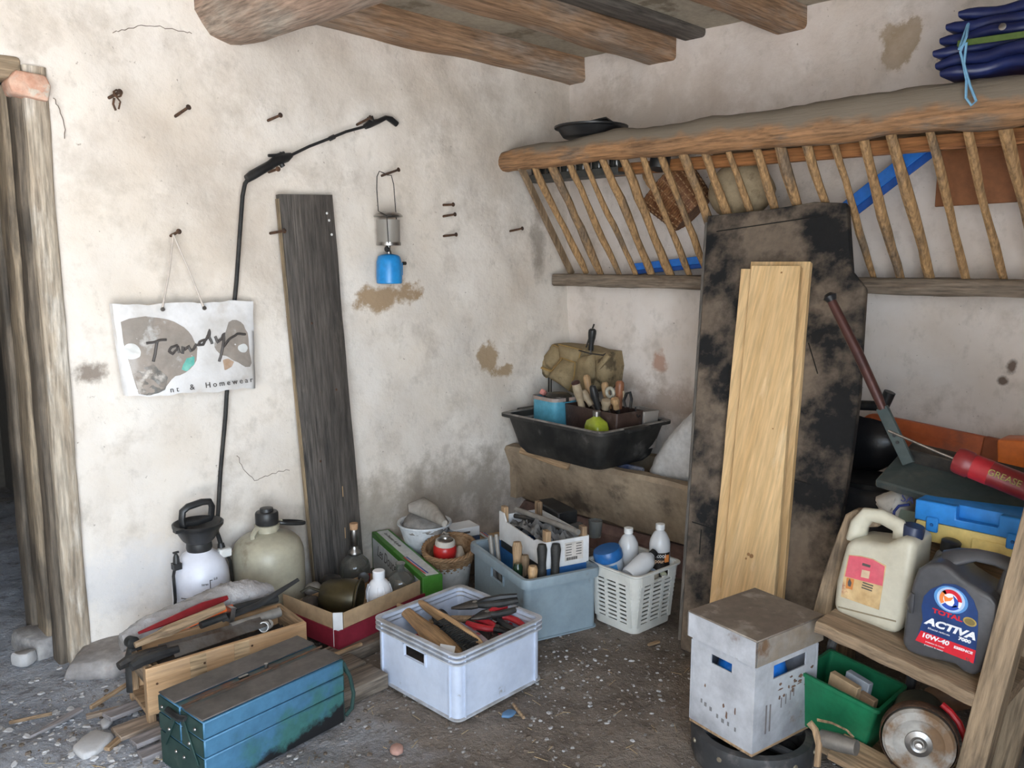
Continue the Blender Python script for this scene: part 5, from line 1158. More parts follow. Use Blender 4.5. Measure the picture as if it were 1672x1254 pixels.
# ---- white bowl with rags, bucket, wicker bowl with red can
bo = T('white_bowl', 'white plastic bowl piled with grey rags behind the gift box', 'bowl', (-1.280, -.285, .125)); PW = M('worn_white_plastic', (.60, .62, .64), .45, col2=(.52, .53, .54), scale=6)
g = G(); g.lathe([(.075, 0), (.08, .004), (.105, .085), (.118, .125), (.125, .128), (.124, .136), (.112, .132), (.07, .012)], 36); g.build('bowl_body', PW, bo)
g = G(); RAGS = M('grey_rag', (.27, .25, .23), .95, col2=(.18, .165, .15), scale=12, bump=.7); rings = []
for i in range(10):
    a = math.pi/2*i/9; rings.append([((.108*math.cos(a)+.01*nz(b2*3, a*4))*math.cos(b2), (.108*math.cos(a)+.01*nz(b2*3+1, a*4))*math.sin(b2), .105+.085*math.sin(a)+.018*nz(b2*2, a*5)) for b2 in [2*math.pi*q/24 for q in range(24)]])
g.loft(rings); one(g, 'rag_pile', RAGS, 'pile of grey rags heaped in the white bowl', 'rags', (-1.280, -.285, .135), smooth=1.2)
pts = [WZ(x, y, .33) for x, y in ((668, 840), (690, 838), (708, 848), (728, 866))]
g = G(); g.tube(pts, [.02, .045, .038, .015], 12, flat=.75); one(g, 'rag', M('beige_rag', (.36, .33, .29), .95, col2=(.28, .25, .22), scale=9, bump=.6), 'beige folded rag lying over the white bowl towards the wicker bowl', 'rag', smooth=1.2)
g = G(); g.box((0, 0, .06), (.15, .19, .12)); one(g, 'carton', CARD, 'brown carton under the white bowl against the wall', 'box', (-1.225, -.205, .003), (0, 0, R(10)), bevel=.003)
bu = T('white_bucket', 'scuffed white bucket under the wicker bowl', 'bucket', (-1.312, -.478, .003)); BUK = M('scuffed_bucket', (.48, .48, .46), .55, col2=(.40, .39, .36), scale=6, col3=(.22, .18, .13), scale3=7, lo3=.58, hi3=.7)
g = G(); g.lathe([(.088, 0), (.092, .004), (.108, .135), (.112, .15), (.108, .152), (.103, .145), (.086, .01)], 36); g.build('bucket_body', BUK, bu)
wb = wicker('wicker_bowl', 'shallow brown wicker bowl with a red can in it on the bucket', (-1.312, -.478, .131), (R(6), R(-8), .3), .082, .108, .095, rows=8, mat=M('brown_wicker', (.20, .11, .05), .7, col2=(.28, .17, .09), scale=40, bump=.4), rim=M('brown_wicker_rim', (.26, .15, .075), .7), handle=False, sq=1)
rc = T('red_can', 'red enamel can with a pale top standing in the wicker bowl', 'can', Vector((-1.318, -.476, .170)), (R(4), 0, 0))
g = G(); g.lathe([(.036, 0), (.048, .006), (.052, .03), (.050, .052), (.042, .062)], 28); g.build('can_body', M('red_enamel', (.52, .025, .02), .3, col2=(.42, .02, .02), scale=6), rc)
g = G(); g.lathe([(.044, .058), (.045, .066), (.042, .082), (.04, .083)], 28); g.build('can_collar', M('pale_enamel', (.58, .53, .46), .5), rc)
g = G(); g.lathe([(.038, .08), (.03, .09), (.02, .093), (.018, .10), (.004, .103)], 20); g.tube([(.0, .03, .09), (.02, .035, .10), (.03, .01, .095)], .006, 6); g.build('burner_top', STEEL, rc)
c = WZ(750, 905, .175); g = G(); g.tube([c+Vector((-.03, -.035, -.02)), c, c+Vector((.025, .03, .015))], [.020, .022, .014], 10); one(g, 'bradawl', M('bone', (.50, .45, .37), .6), 'pale rounded knob handle between wicker bowl and crate', 'handle', smooth=1)
# ---- cartons against the corner
for k, (pp, sz, mt, lab) in enumerate((((752, 868), (.14, .10, .045), WCARD, 'small white carton with dark print against the left wall'), ((752, 884), (.17, .12, .05), M('navy_book', (.05, .075, .14), .5), 'dark blue book lying below the small white carton'))):
    c = WZ(*pp, .218 if k == 0 else .17)+Vector((.01, .02, 0)); t = T('small_carton' if k == 0 else 'book', lab, 'box' if k == 0 else 'book', c, R(-12))
    g = G(); g.box((0, 0, 0), sz); g.build('cover' if k else 'carton_body', mt, t, bevel=.002)
    g = G(); g.box((0, -sz[1]/2-.001, 0), (sz[0]*.25, .002, sz[2]*.2)); g.build('print_mark', INK if k == 0 else WCARD, t)
c = WZ(806, 868, .20); t = T('tricolour_carton', 'open carton with red, white and blue edge against the manger end', 'box', c-Vector((0, 0, .19)), R(-17))
g = G(); g.box((.01, 0, .07), (.16, .26, .14)); g.build('carton_body', CARD, t, bevel=.002)
g = G(); g.box((0, .0, .146), (.05, .27, .006), (0, R(20), 0)); g.build('white_flap', WCARD, t)
for k, c_ in enumerate(((.45, .03, .04), (.03, .05, .25))):
    g = G(); g.box((-.006+.018*k, 0, .152-.006*k), (.008, .26, .002), (0, R(20), 0)); g.build('stripe', M('stripe_%d' % k, c_, .5), t)
c = WZ(752, 884, .17); g = G(); g.box((0, 0, .07), (.13, .085, .14)); one(g, 'carton', M('dark_card', (.16, .105, .06), .85, col2=(.2, .13, .08), scale=9), 'dark brown carton under the dark blue book', 'box', (c.x+.01, c.y+.02, .004), (0, 0, R(-12)), bevel=.003)

# ================================================================ rough wooden box with saws
wbx = (-2.395, -.575, .035); wyw = R(-4); wt = T('wooden_box', 'rough open plywood box holding saws beside the blue toolbox', 'box', wbx, wyw); WB_ = Matrix.Translation(wbx) @ Matrix.Rotation(wyw, 4, 'Z')
L_, D_, H_ = .54, .20, .165
g = G(); g.box((0, -D_/2, H_/2+.005), (L_, .016, H_-.01)); g.build('front_board', PLYWOOD, wt, bevel=.002)
for x_ in (.035, -.11): g = G(); g.box((x_, -D_/2-.0088, H_/2+.005), (.052, .002, H_-.012)); g.build('pale_patch', wood('pale_ply', (.62, .44, .26), (.55, .37, .2), 0), wt)
g = G(); g.box((0, D_/2, H_/2+.005), (L_, .016, H_-.01)); g.build('back_board', PLYWOOD, wt, bevel=.002)
g = G(); g.box((-L_/2+.01, 0, H_-.03), (.018, D_-.018, .06)); g.build('end_board', wood('grimy_end', (.22, .16, .11), (.3, .22, .15), 1), wt, bevel=.002)
g = G(); g.box((-L_/2+.055, 0, H_*.42), (.012, D_-.018, H_*.75)); g.build('inner_end', RAWWOOD[1], wt); g = G(); g.box((L_/2-.01, 0, H_/2), (.018, D_-.018, H_)); g.build('end_board', RAWWOOD[1], wt)
g = G(); g.box((0, 0, .012), (L_, D_, .014)); g.build('box_floor', RAWWOOD[0], wt)
for s_ in (-1, 1):
    g = G(); g.box((-L_/2+.012, s_*(D_/2-.012), H_/2-.01), (.026, .028, H_+.02)); g.build('corner_post', RAWWOOD[2], wt, bevel=.003)
for x, z in ((-.24, .06), (-.12, .04), (-.09, .08), (.07, .09), (.2, .06)):
    g = G(); g.lathe([(.004, 0), (.004, .001)], 8, M=frame((x, -D_/2-.0095, z+.05), (1, 0, 0), (0, -1, 0))); g.build('nail_head', RUST, wt)
# saws and tools
SAWM = M('saw_steel', (.24, .235, .23), .42, .8, col2=(.13, .10, .08), scale=9)
def saw(label, a, b_, hmat, wdt=.05, up=(0, -.5, .85), hl=.13, teeth=40, orange=False):
    a = inc(WB_, *a); b_ = inc(WB_, *b_); d = b_-a; F = framex(a, d, up); t = T('hand_saw', label, 'saw', a, F.to_3x3(), 'saws in the wooden box'); Lb = d.length
    pts = [(0, 0)]+[(Lb*(k+.5*(j))/teeth, -.0035*j) for k in range(teeth) for j in (1, 0)][:-1]+[(Lb, 0), (Lb, wdt*.45), (0, wdt)]
    g = G(); g.prism(pts, -.0008, .0008); g.build('saw_blade', SAWM, t, smooth=.3)
    g = G(); g.tube([(-hl, wdt*.35, 0), (-hl*.8, wdt*.5, 0), (-hl*.3, wdt*.55, 0), (.02, wdt*.5, 0)], [.014, .018, .017, .013], 8); g.build('saw_handle', hmat, t)
    return t
ORGH = M('orange_plastic', (.70, .13, .03), .4, col2=(.6, .1, .02), scale=8)
saw('hand saw with dark blade nearest the front board of the wooden box', (-.17, -.07, .155), (.16, -.055, .165), BLACK)
saw('second dark hand saw just behind the first in the wooden box', (-.20, -.03, .165), (.14, -.02, .18), DARKMETAL, .045)
g = G(); p, q = inc(WB_, -.27, -.005, .185), inc(WB_, .03, .02, .225); g.tube([p, p.lerp(q, .25), p.lerp(q, .35), p.lerp(q, .55), q], [.010, .014, .02, .018, .014], 8); one(g, 'brown_tool', OLDWOOD[0], 'brown wooden tool handle lying at the near end of the wooden box', 'tool')
t = T('bow_saw', 'bow saw with orange-red frame lying over the wooden box', 'saw', inc(WB_, -.12, .01, .195), wyw)
for k, (o_, m_) in enumerate((((0, 0, 0), ORGH), ((.0, .045, .018), M('dark_red_plastic', (.23, .015, .02), .35)))):
    a = Vector(o_); g = G(); g.tube([a+Vector((-.12, -.01, -.01)), a+Vector((-.02, .0, 0)), a+Vector((.10, .01, .012)), a+Vector((.19, .02, .02))], [.005, .012, .012 if k == 0 else .02, .008], 8, flat=.6); g.build('frame_bar', m_, t)
g = G(); g.tube([(-.12, -.012, -.012), (.2, .012, .012)], .003, 5, flat=.3); g.build('saw_blade', STEEL, t)
t = T('bar_clamp', 'black bar clamp stretching past the right end of the wooden box', 'clamp', inc(WB_, .02, .03, .19), wyw)
g = G(); g.tube([(0, 0, 0), (.14, .015, .012), (.30, .03, .06)], [.010, .012, .007], 8, flat=.5); g.build('clamp_bar', BLACK, t); g = G(); g.box((.03, .0, .012), (.018, .03, .05), (0, .2, .2)); g.build('clamp_jaw', STEEL, t)
g = G(); g.tube([(-.08, -.02, .01), (.01, -.005, .012)], .013, 8); g.build('clamp_grip', BLACKRUB, t)
stick('black round tool shaft crossing the wooden box diagonally', inc(WB_, -.02, .05, .215), inc(WB_, .24, .07, .20), .016, BLACKRUB, 'tool_shaft', 'tool')
stick('grey pipe end lying at the right end of the wooden box', inc(WB_, .04, -.02, .165), inc(WB_, .22, -.015, .17), .018, GREYP, 'pipe', 'pipe')
c = inc(WB_, .145, -.045, .165); g = G(); g.lathe([(.016, -.03), (.018, .02), (.015, .02), (.013, -.03)], 16); one(g, 'plastic_sleeve', WHITEPL, 'short white plastic sleeve lying at the right of the wooden box', 'sleeve', c, frame((0, 0, 0), (0, 0, 1), (-.7, -.6, .2)).to_3x3())
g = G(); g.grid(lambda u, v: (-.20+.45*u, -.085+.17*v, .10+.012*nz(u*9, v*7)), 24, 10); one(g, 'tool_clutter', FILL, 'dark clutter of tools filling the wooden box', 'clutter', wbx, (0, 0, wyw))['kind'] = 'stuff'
g = G(); e0 = Vector((-L_/2-.012, .05, 0)); g.tube([inc(WB_, -L_/2+.03, .06, H_+.004), inc(WB_, -L_/2-.005, .055, H_+.008), inc(WB_, -L_/2-.016, .05, H_-.02), inc(WB_, -L_/2-.018, .045, .03)], .012, 6, flat=.3); one(g, 'rubber_strap', BLACKRUB, 'grey rubber strap hanging over the end of the wooden box', 'strap')
# bubble wrap
BUB = M('bubble_wrap', (.62, .60, .60), .2, col2=(.46, .43, .42), scale=7, spec=.9, trans=.3, bump=1, bscale=110)
path = [inc(WB_, -.285, .12, .17), inc(WB_, -.20, .155, .18), inc(WB_, -.05, .17, .19), inc(WB_, .08, .165, .21), inc(WB_, .17, .155, .215), inc(WB_, .25, .145, .20)]
g = G(); rings = []; rad = [.03, .042, .05, .056, .05, .028]
dense = []; dr = []
for i in range(5):
    for k in range(10): dense.append(path[i].lerp(path[i+1], k/10)); dr.append(rad[i]+(rad[i+1]-rad[i])*k/10)
dense.append(path[-1]); dr.append(rad[-1])
for i, (p_, r_) in enumerate(zip(dense, dr)):
    rings.append([p_+Vector((0, r_*math.cos(a)*(1+.11*nz(i*.45, a*3)+.04*nz(i*1.7, a*7)), r_*.95*math.sin(a)*(1+.14*nz(i*.4+3, a*3)+.05*nz(i*1.9, a*8)))) for a in [2*math.pi*q/44 for q in range(44)]])
g.loft(rings); t = T('bubble_wrap', 'roll of crumpled bubble wrap lying along the back of the wooden box', 'bubble wrap', path[0]); g.build('film', BUB, t, smooth=1.2, M=Matrix.Translation(-path[0]))
c = inc(WB_, -.262, .062, .192); g = G(); g.lathe([(.018, -.02), (.02, .014), (.015, .02)], 14); one(g, 'rubber_stopper', BLACKRUB, 'black rubber end piece at the tip of the bubble wrap', 'cap', c, (R(80), R(30), 0))

# ================================================================ blue cantilever toolbox
ty = R(6); tloc = Vector((-2.463, -.968, .008)); tx = T('metal_toolbox', 'blue painted metal cantilever toolbox with worn dark lids', 'toolbox', tloc, ty)
BLUT = M('toolbox_blue', (.07, .19, .31), .45, .2, col2=(.055, .145, .235), scale=3.5, col3=(.05, .155, .145), scale3=3.2, lo3=.50, hi3=.60, bump=.2, bscale=20)
TTOP = M('toolbox_top_grime', (.14, .125, .115), .6, .3, col2=(.08, .075, .07), scale=7, col3=(.20, .10, .06), scale3=5, lo3=.60, hi3=.72)
TEND = M('toolbox_end_green', (.018, .05, .045), .5, .3, col2=(.035, .07, .06), scale=8, col3=(.11, .12, .11), scale3=10, lo3=.62, hi3=.72)
L_, D_, H_ = .475, .245, .215
zs = [(.0, .105), (.105, .160), (.160, .212)]
for k, (z0, z1) in enumerate(zs):
    for s_ in (-1, 1):
        w_ = D_/2-.004
        g = G()
        if k == 0 and s_ == 1: continue
        if k == 0: g.box((0, 0, (z0+z1)/2), (L_, D_-.004, z1-z0-.002))
        else: g.box((0, s_*(w_/2+.004), (z0+z1)/2+.001), (L_, w_, z1-z0-.003))
        nm = 'lower_tray' if k == 0 else ('middle_tray' if k == 1 else 'upper_tray'); tr_ = g.build(nm, BLUT, tx, bevel=.003)
        for e_ in (-1, 1):
            g = G(); g.box((e_*(L_/2+.0015), 0 if k == 0 else s_*(w_/2+.004), (z0+z1)/2), (.003, (D_-.01) if k == 0 else w_-.006, z1-z0-.006)); g.build('tray_end', TEND, tr_)
GRM = M('grease_black', (.012, .012, .012), .6, col2=(.03, .04, .045), scale=12)
# old grease stain rising towards the right end of the lower tray
BLOW = BLUT.copy(); BLOW.name = 'toolbox_blue_greasy'; nt_ = BLOW.node_tree; N_ = nt_.nodes; b0 = N_['Principled BSDF']; src = b0.inputs['Base Color'].links[0].from_socket
tc_ = N_.new('ShaderNodeTexCoord'); sx_ = N_.new('ShaderNodeSeparateXYZ'); nt_.links.new(tc_.outputs['Object'], sx_.inputs[0])
no_ = N_.new('ShaderNodeTexNoise'); no_.inputs['Scale'].default_value = 16; no_.inputs['Detail'].default_value = 9; no_.inputs['Roughness'].default_value = .7; nt_.links.new(tc_.outputs['Object'], no_.inputs['Vector'])
m1 = N_.new('ShaderNodeMath'); m1.operation = 'MULTIPLY_ADD'; nt_.links.new(sx_.outputs['X'], m1.inputs[0]); m1.inputs[1].default_value = -.17; nt_.links.new(sx_.outputs['Z'], m1.inputs[2])
m2 = N_.new('ShaderNodeMath'); m2.operation = 'MULTIPLY_ADD'; nt_.links.new(no_.outputs[0], m2.inputs[0]); m2.inputs[1].default_value = .13; nt_.links.new(m1.outputs[0], m2.inputs[2])
mr_ = N_.new('ShaderNodeMapRange'); mr_.inputs[1].default_value = .105; mr_.inputs[2].default_value = .080; nt_.links.new(m2.outputs[0], mr_.inputs[0])
mx_ = N_.new('ShaderNodeMix'); mx_.data_type = 'RGBA'; nt_.links.new(mr_.outputs[0], mx_.inputs[0]); nt_.links.new(src, mx_.inputs[6]); mx_.inputs[7].default_value = (.014, .014, .015, 1)
nt_.links.new(mx_.outputs[2], b0.inputs['Base Color'])
for c_ in tx.children:
    if c_.name.startswith('lower_tray'): c_.data.materials[0] = BLOW
for s_ in (-1, 1):
    g = G(); g.box((0, s_*(D_/4+.012), H_+.002), (L_+.004, D_/2-.03, .005)); g.build('lid', TTOP, tx, bevel=.002)
    g = G(); g.box((0, s_*.016, H_-.004), (L_-.01, .022, .004)); g.build('inner_ledge', M('ledge_blue', (.05, .11, .12), .5, .2, col2=(.16, .07, .04), scale=9), tx)
g = G(); g.tube([(-L_/2, -.012, H_+.006), (L_/2, -.012, H_+.006)], .0035, 6); g.build('lid_hinge', RUST, tx)
for e_ in (-1, 1):
    for s_ in (-1, 1):
        g = G(); g.box((e_*(L_/2+.006), s_*.055, .13), (.004, .018, .13), (s_*R(32), 0, 0)); g.build('link_arm', TEND, tx, bevel=.001)
        for z_, y_ in ((.075, .022), (.13, .055), (.185, .09)):
            g = G(); g.lathe([(.006, 0), (.004, .003)], 8, M=frame((e_*(L_/2+.008), s_*y_, z_), (0, 1, 0), (e_, 0, 0))); g.build('rivet', STEEL, tx)
# swing handles: one folded on top, one hanging at the far end
g = G(); g.tube([(-L_/2-.010, .06, H_-.025), (-L_/2-.016, -.02, H_-.02), (-L_/2-.012, -.05, H_-.012)], .009, 6, flat=.5); g.build('end_lever', BLACK, tx)
g = G(); g.tube([(L_/2+.008, -.11, H_-.02), (L_/2+.03, -.115, .14), (L_/2+.04, -.118, .08), (L_/2+.03, -.12, .035), (L_/2+.005, -.12, .02)], .0065, 8); g.tube([(L_/2+.008, .0, H_-.02), (L_/2+.025, -.05, H_-.03), (L_/2+.03, -.115, .14)], .005, 8); g.build('tube_handle', TEND, tx)
g = G(); g.box((-.03, .012, H_-.001), (.03, .01, .012)); g.lathe([(.006, 0), (.006, .012)], 10, M=Matrix.Translation((.05, .014, H_))); g.build('lid_catch', STEEL, tx)
# ================================================================ shelf frame at the right, leaning a little
UO = Vector((-1.40, -2.209, .480)); uu = Vector((0, -.9907, -.136)); uv = Vector((0, -.136, .9907)); UF = frame(UO, uu, (-1, 0, 0))
UF = Matrix.Identity(4)
for i in range(3): UF[i][0] = uu[i]; UF[i][1] = uv[i]; UF[i][2] = (-1, 0, 0)[i]; UF[i][3] = UO[i]
UI = UF.inverted(); UR = UF.to_3x3()
def U(x, y, X_): p = UI @ WX(x, y, X_); return (p.x, p.y)
SHW = wood('shelf_wood', (.33, .235, .15), (.24, .165, .10), 0, c3=(.17, .12, .08), bump=.7)
SHV = wood('shelf_post_wood', (.36, .265, .17), (.26, .185, .115), 1, c3=(.16, .115, .075), bump=.7)
sh = T('shelf_frame', 'rough leaning wooden shelf frame holding the jug and the oil can', 'shelf', UO, UR)
g = G(); rings = []
for i in range(21):
    x = .002+.468*i/20; rings.append([(x, y-.030+.003*nz(x*9, 1), z-.15+.006*nz(x*8, z*20)*(1 if z > .1 else 0)) for z, y, _ in rr(.32, .038, .008, n=2)])
g.loft(rings); g.build('shelf_board', SHW, sh, smooth=.7)
def bxp(name, x, y, z, mat, bev=.004):
    g = G(); g.box(((x[0]+x[1])/2, (y[0]+y[1])/2, (z[0]+z[1])/2), (x[1]-x[0], y[1]-y[0], z[1]-z[0])); return g.build(name, mat, sh, bevel=bev, seg=2)
bxp('front_post', (.415, .475), (-.52, .62), (-.055, .015), SHV)
bxp('rear_post', (.43, .485), (-.52, .15), (-.36, -.30), SHV)
bxp('low_rail', (.075, .42), (-.405, -.365), (-.30, -.02), SHW)
# curved bracket board at the left end
br = [U(x, y, -1.21) for x, y in ((1330, 1000), (1345, 1003), (1362, 1000), (1368, 960), (1385, 900), (1410, 860), (1440, 858), (1442, 842), (1430, 832), (1400, 830), (1385, 838), (1372, 870), (1350, 930))]
g = G(); g.prism(br, -.205, -.17); g.build('bracket_board', SHV, sh, bevel=.004)
bxp('upper_board', (.10, .62), (.150, .175), (-.62, -.24), SHW)
# ---- jug
def ext(name, poly, X_, depth, mat, parent, bevel=.012, seg=3, off=0):
    pts = [UF @ Vector((*p, -(X_+1.40))) for p in [U(x, y, X_) for x, y in poly]]
    inv = parent['inv']; return None
def outline(poly, X_): return [U(x, y, X_) for x, y in poly]
def slab(name, poly2, z0, z1, mat, parent, bevel=0, seg=2, M_=None, smooth=.6):
    g = G(); g.prism(poly2, z0, z1); return g.build(name, mat, parent, bevel=bevel, seg=seg, smooth=smooth)
JUG = M('translucent_jug', (.54, .51, .41), .4, famt=.06, col2=(.44, .40, .31), scale=4, col3=(.30, .25, .17), scale3=6, lo3=.58, hi3=.75, sss=.25)
jo = Vector((.09, 0, -.10)); JUP = Vector((0, .010, 0)); jg = T('plastic_jug', 'cloudy beige plastic jug with a pink label on the leaning shelf', 'jug', UF @ (jo+JUP), UR)
def jl(poly, X_=-1.30): return [(a-jo.x, b_-jo.y) for a, b_ in outline(poly, X_)]
jb = jl([(1357, 1000), (1362, 955), (1370, 925), (1379, 890), (1395, 888), (1445, 895), (1460, 888), (1472, 884), (1494, 890), (1486, 960), (1476, 1010), (1464, 1044), (1440, 1038), (1370, 1012)])
slab('jug_body', jb, -.14, 0, JUG, jg, .022, 4, smooth=1.0)
hpts = jl([(1382, 895), (1388, 868), (1402, 853), (1425, 857), (1452, 872), (1458, 890)])
g = G(); g.tube([Vector((a, b_, -.06)) for a, b_ in hpts], [.020, .018, .017, .017, .018, .022], 10, flat=1.5); g.build('jug_handle', JUG, jg, smooth=1.2)
cpt = jl([(1480, 880)])[0]; g = G(); g.lathe([(.028, -.03), (.028, .0), (.026, .008)], 20, M=frame((cpt[0]-.006, cpt[1]+.004, -.06), (1, 0, 0), (0, 1, 0))); g.build('jug_cap', M('navy_cap', (.02, .03, .07), .4), jg)
lp = jl([(1385, 911), (1405, 913), (1425, 918), (1446, 929), (1440, 965), (1434, 1001), (1372, 979), (1377, 945)]); LAB2 = M('torn_label', (.50, .33, .15), .6, col2=(.62, .45, .24), scale=9, col3=(.28, .07, .05), scale3=7, lo3=.55, hi3=.62)
slab('jug_label', lp, .0, .0015, LAB2, jg)
slab('label_pink', jl([(1386, 912), (1405, 914), (1425, 919), (1444, 930), (1440, 962), (1379, 946)]), .0015, .0022, M('pink_print', (.62, .09, .13), .5, col2=(.58, .12, .15), scale=10), jg)
slab('label_badge', jl([(1407, 935), (1420, 938), (1418, 950), (1405, 947)]), .0022, .003, M('cream_print', (.62, .45, .30), .6), jg)
slab('label_badge', jl([(1408, 924), (1421, 928), (1420, 932), (1407, 928)]), .0022, .003, INK, jg)
slab('hazard_mark', jl([(1382, 948), (1394, 951), (1391, 968), (1380, 965)]), .0015, .0024, M('orange_hazard', (.55, .20, .05), .6), jg)
slab('hazard_flame', jl([(1387, 949), (1390, 957), (1388, 963), (1384, 961), (1384, 955)]), .0024, .003, INK, jg)
for k in range(3): slab('label_line', jl([(1408-k, 955+4*k), (1425-k, 961+4*k), (1425-k, 963+4*k), (1408-k, 957+4*k)]), .0015, .0024, INK, jg)
slab('moulded_seam', jl([(1368, 995), (1462, 1019), (1462, 1021), (1368, 997)]), .0, .002, M('seam', (.25, .2, .13), .6), jg)
# ---- motor oil can
OILG = M('graphite_plastic', (.060, .060, .066), .32, col2=(.075, .075, .08), scale=6, spec=.6)
oo = Vector((.32, 0, -.04)); oc = T('oil_can', 'dark grey motor oil can with blue and red printed label on the leaning shelf', 'oil can', UF @ oo, UR); XO = -1.36
def ol(poly): return [(a-oo.x, b_-oo.y) for a, b_ in outline(poly, XO)]
body = ol([(1472, 1050), (1478, 1000), (1490, 950), (1498, 930), (1512, 921), (1535, 919), (1553, 930), (1570, 945), (1596, 962), (1618, 974), (1632, 988), (1630, 1015), (1618, 1060), (1602, 1098), (1588, 1105), (1572, 1098), (1560, 1086), (1500, 1072), (1480, 1064)])
slab('can_body', body, -.13, 0, OILG, oc, .026, 4, smooth=1.1)
hp_ = ol([(1530, 926), (1552, 919), (1580, 917), (1612, 924), (1636, 933), (1643, 945), (1636, 975), (1626, 1000)])
g = G(); g.tube([Vector((a, b_, -.065)) for a, b_ in hp_], [.018, .014, .010, .010, .011, .013, .016, .018], 12, flat=1.9); g.build('can_handle', OILG, oc, smooth=1.2)
sp_ = ol([(1503, 930)])[0]; g = G(); g.tube([Vector((*ol([(1488, 1000)])[0], .002)), Vector((*ol([(1487, 985)])[0], .004)), Vector((*ol([(1491, 968)])[0], .002))], [.008, .018, .008], 10, flat=.4); g.build('grip_dimple', OILG, oc, smooth=1.2)
NAVY = M('label_navy', (.012, .035, .13), .35, col2=(.02, .06, .2), scale=5); SKYB = M('label_sky_blue', (.10, .28, .58), .35); WHT = M('label_white', (.80, .80, .82), .4); REDL = M('label_red', (.62, .015, .03), .4); ORL = M('label_orange', (.80, .22, .05), .4); BLL = M('label_blue', (.02, .07, .40), .4); GOLD = M('label_gold', (.42, .30, .08), .4)
slab('oil_label', ol([(1509, 973), (1520, 962), (1541, 953), (1560, 954), (1576, 962), (1590, 980), (1597, 1000), (1597, 1030), (1592, 1082), (1496, 1045), (1507, 1012), (1505, 990)]), .0, .0015, NAVY, oc)
lc = ol([(1553, 979)])[0]
def disc(name, c, rx, ry, z, mat, a0=0, a1=2*math.pi, inner=0, n=30, rot=0):
    pts = [(c[0]+rx*math.cos(a0+(a1-a0)*k/n+rot), c[1]+ry*math.sin(a0+(a1-a0)*k/n+rot)) for k in range(n+(0 if a1-a0 > 6.2 else 1))]
    if inner: pts += [(c[0]+rx*inner*math.cos(a1-(a1-a0)*k/n+rot), c[1]+ry*inner*math.sin(a1-(a1-a0)*k/n+rot)) for k in range(n+1)]
    return slab(name, pts, z, z+.0006, mat, oc)
disc('logo_glow', lc, .040, .034, .0015, SKYB); disc('logo_glow', lc, .033, .031, .0021, M('label_pale_blue', (.42, .55, .75), .4))
disc('logo_ball', lc, .0265, .0265, .0027, WHT)
disc('logo_swirl', lc, .0265, .0265, .0033, REDL, .15, 2.6, .62); disc('logo_swirl', lc, .0265, .0265, .0033, ORL, 2.3, 3.9, .66); disc('logo_swirl', lc, .0265, .0265, .0033, BLL, 4.0, 5.75, .60)
slab('logo_swirl', [(lc[0]+.003, lc[1]+.014), (lc[0]+.018, lc[1]+.004), (lc[0]+.020, lc[1]-.010), (lc[0]+.006, lc[1]-.019), (lc[0]+.010, lc[1]-.004)], .0033, .0039, BLL, oc)
slab('logo_swirl', [(lc[0]-.018, lc[1]+.006), (lc[0]-.006, lc[1]+.003), (lc[0]+.006, lc[1]+.010), (lc[0]+.001, lc[1]-.002), (lc[0]-.012, lc[1]-.010)], .0033, .0039, ORL, oc)
def otext(s_, px_, size, mat, sx=1, shear=0, z=.0018, bold=0): c = ol([px_])[0]; return text('label_text', s_, mat, oc, size, Matrix.Translation((c[0], c[1], z)) @ Matrix.Rotation(R(5), 4, 'Z'), .0005, shear=shear, sx=sx, bold=bold)
otext('TOTAL', (1547, 1004), .0165, REDL, 1.35, bold=.0006)
slab('red_band', ol([(1504, 1029), (1594, 1062), (1590, 1083), (1495, 1045)]), .0015, .0022, REDL, oc)
otext('ACTIVA', (1551, 1026), .0255, WHT, 1.32, .25, bold=.0012)
otext('Efficacité renforcée', (1533, 1031), .0068, WHT, 1.0, .1); otext('7000', (1575, 1045), .0115, WHT, 1.25, .1, bold=.0006)
otext('10W-40', (1527, 1043), .0165, WHT, 1.2, .15, .0026, bold=.0006); otext('ESSENCE', (1573, 1061), .009, WHT, 1.25, .1, .0026, bold=.0003)
for k in range(2): otext('protection du moteur', (1527-k*2, 1052+5*k), .0052, WHT, 1, 0, .0026)
otext('5L', (1581, 1077), .012, INK, 1, 0, .0026); cg = ol([(1584, 1015)])[0]; disc('gold_seal', cg, .0155, .011, .002, GOLD); disc('gold_seal', cg, .012, .0082, .0026, M('label_dark_gold', (.2, .15, .05), .4))
# ---- grey bottle behind the oil can
p = UF @ Vector((.205, .0, -.25)); t = T('grey_bottle', 'slim grey bottle with black cap behind the jug and the oil can', 'bottle', p, UR @ Matrix.Rotation(R(-90), 3, 'X'))
g = G(); g.lathe([(.034, 0), (.036, .006), (.036, .17), (.03, .20), (.018, .215)], 22); g.build('bottle_body', M('silver_grey_plastic', (.2, .2, .215), .35), t); g = G(); g.lathe([(.024, .21), (.025, .24), (.02, .244)], 18); g.build('cap', BLACK, t)
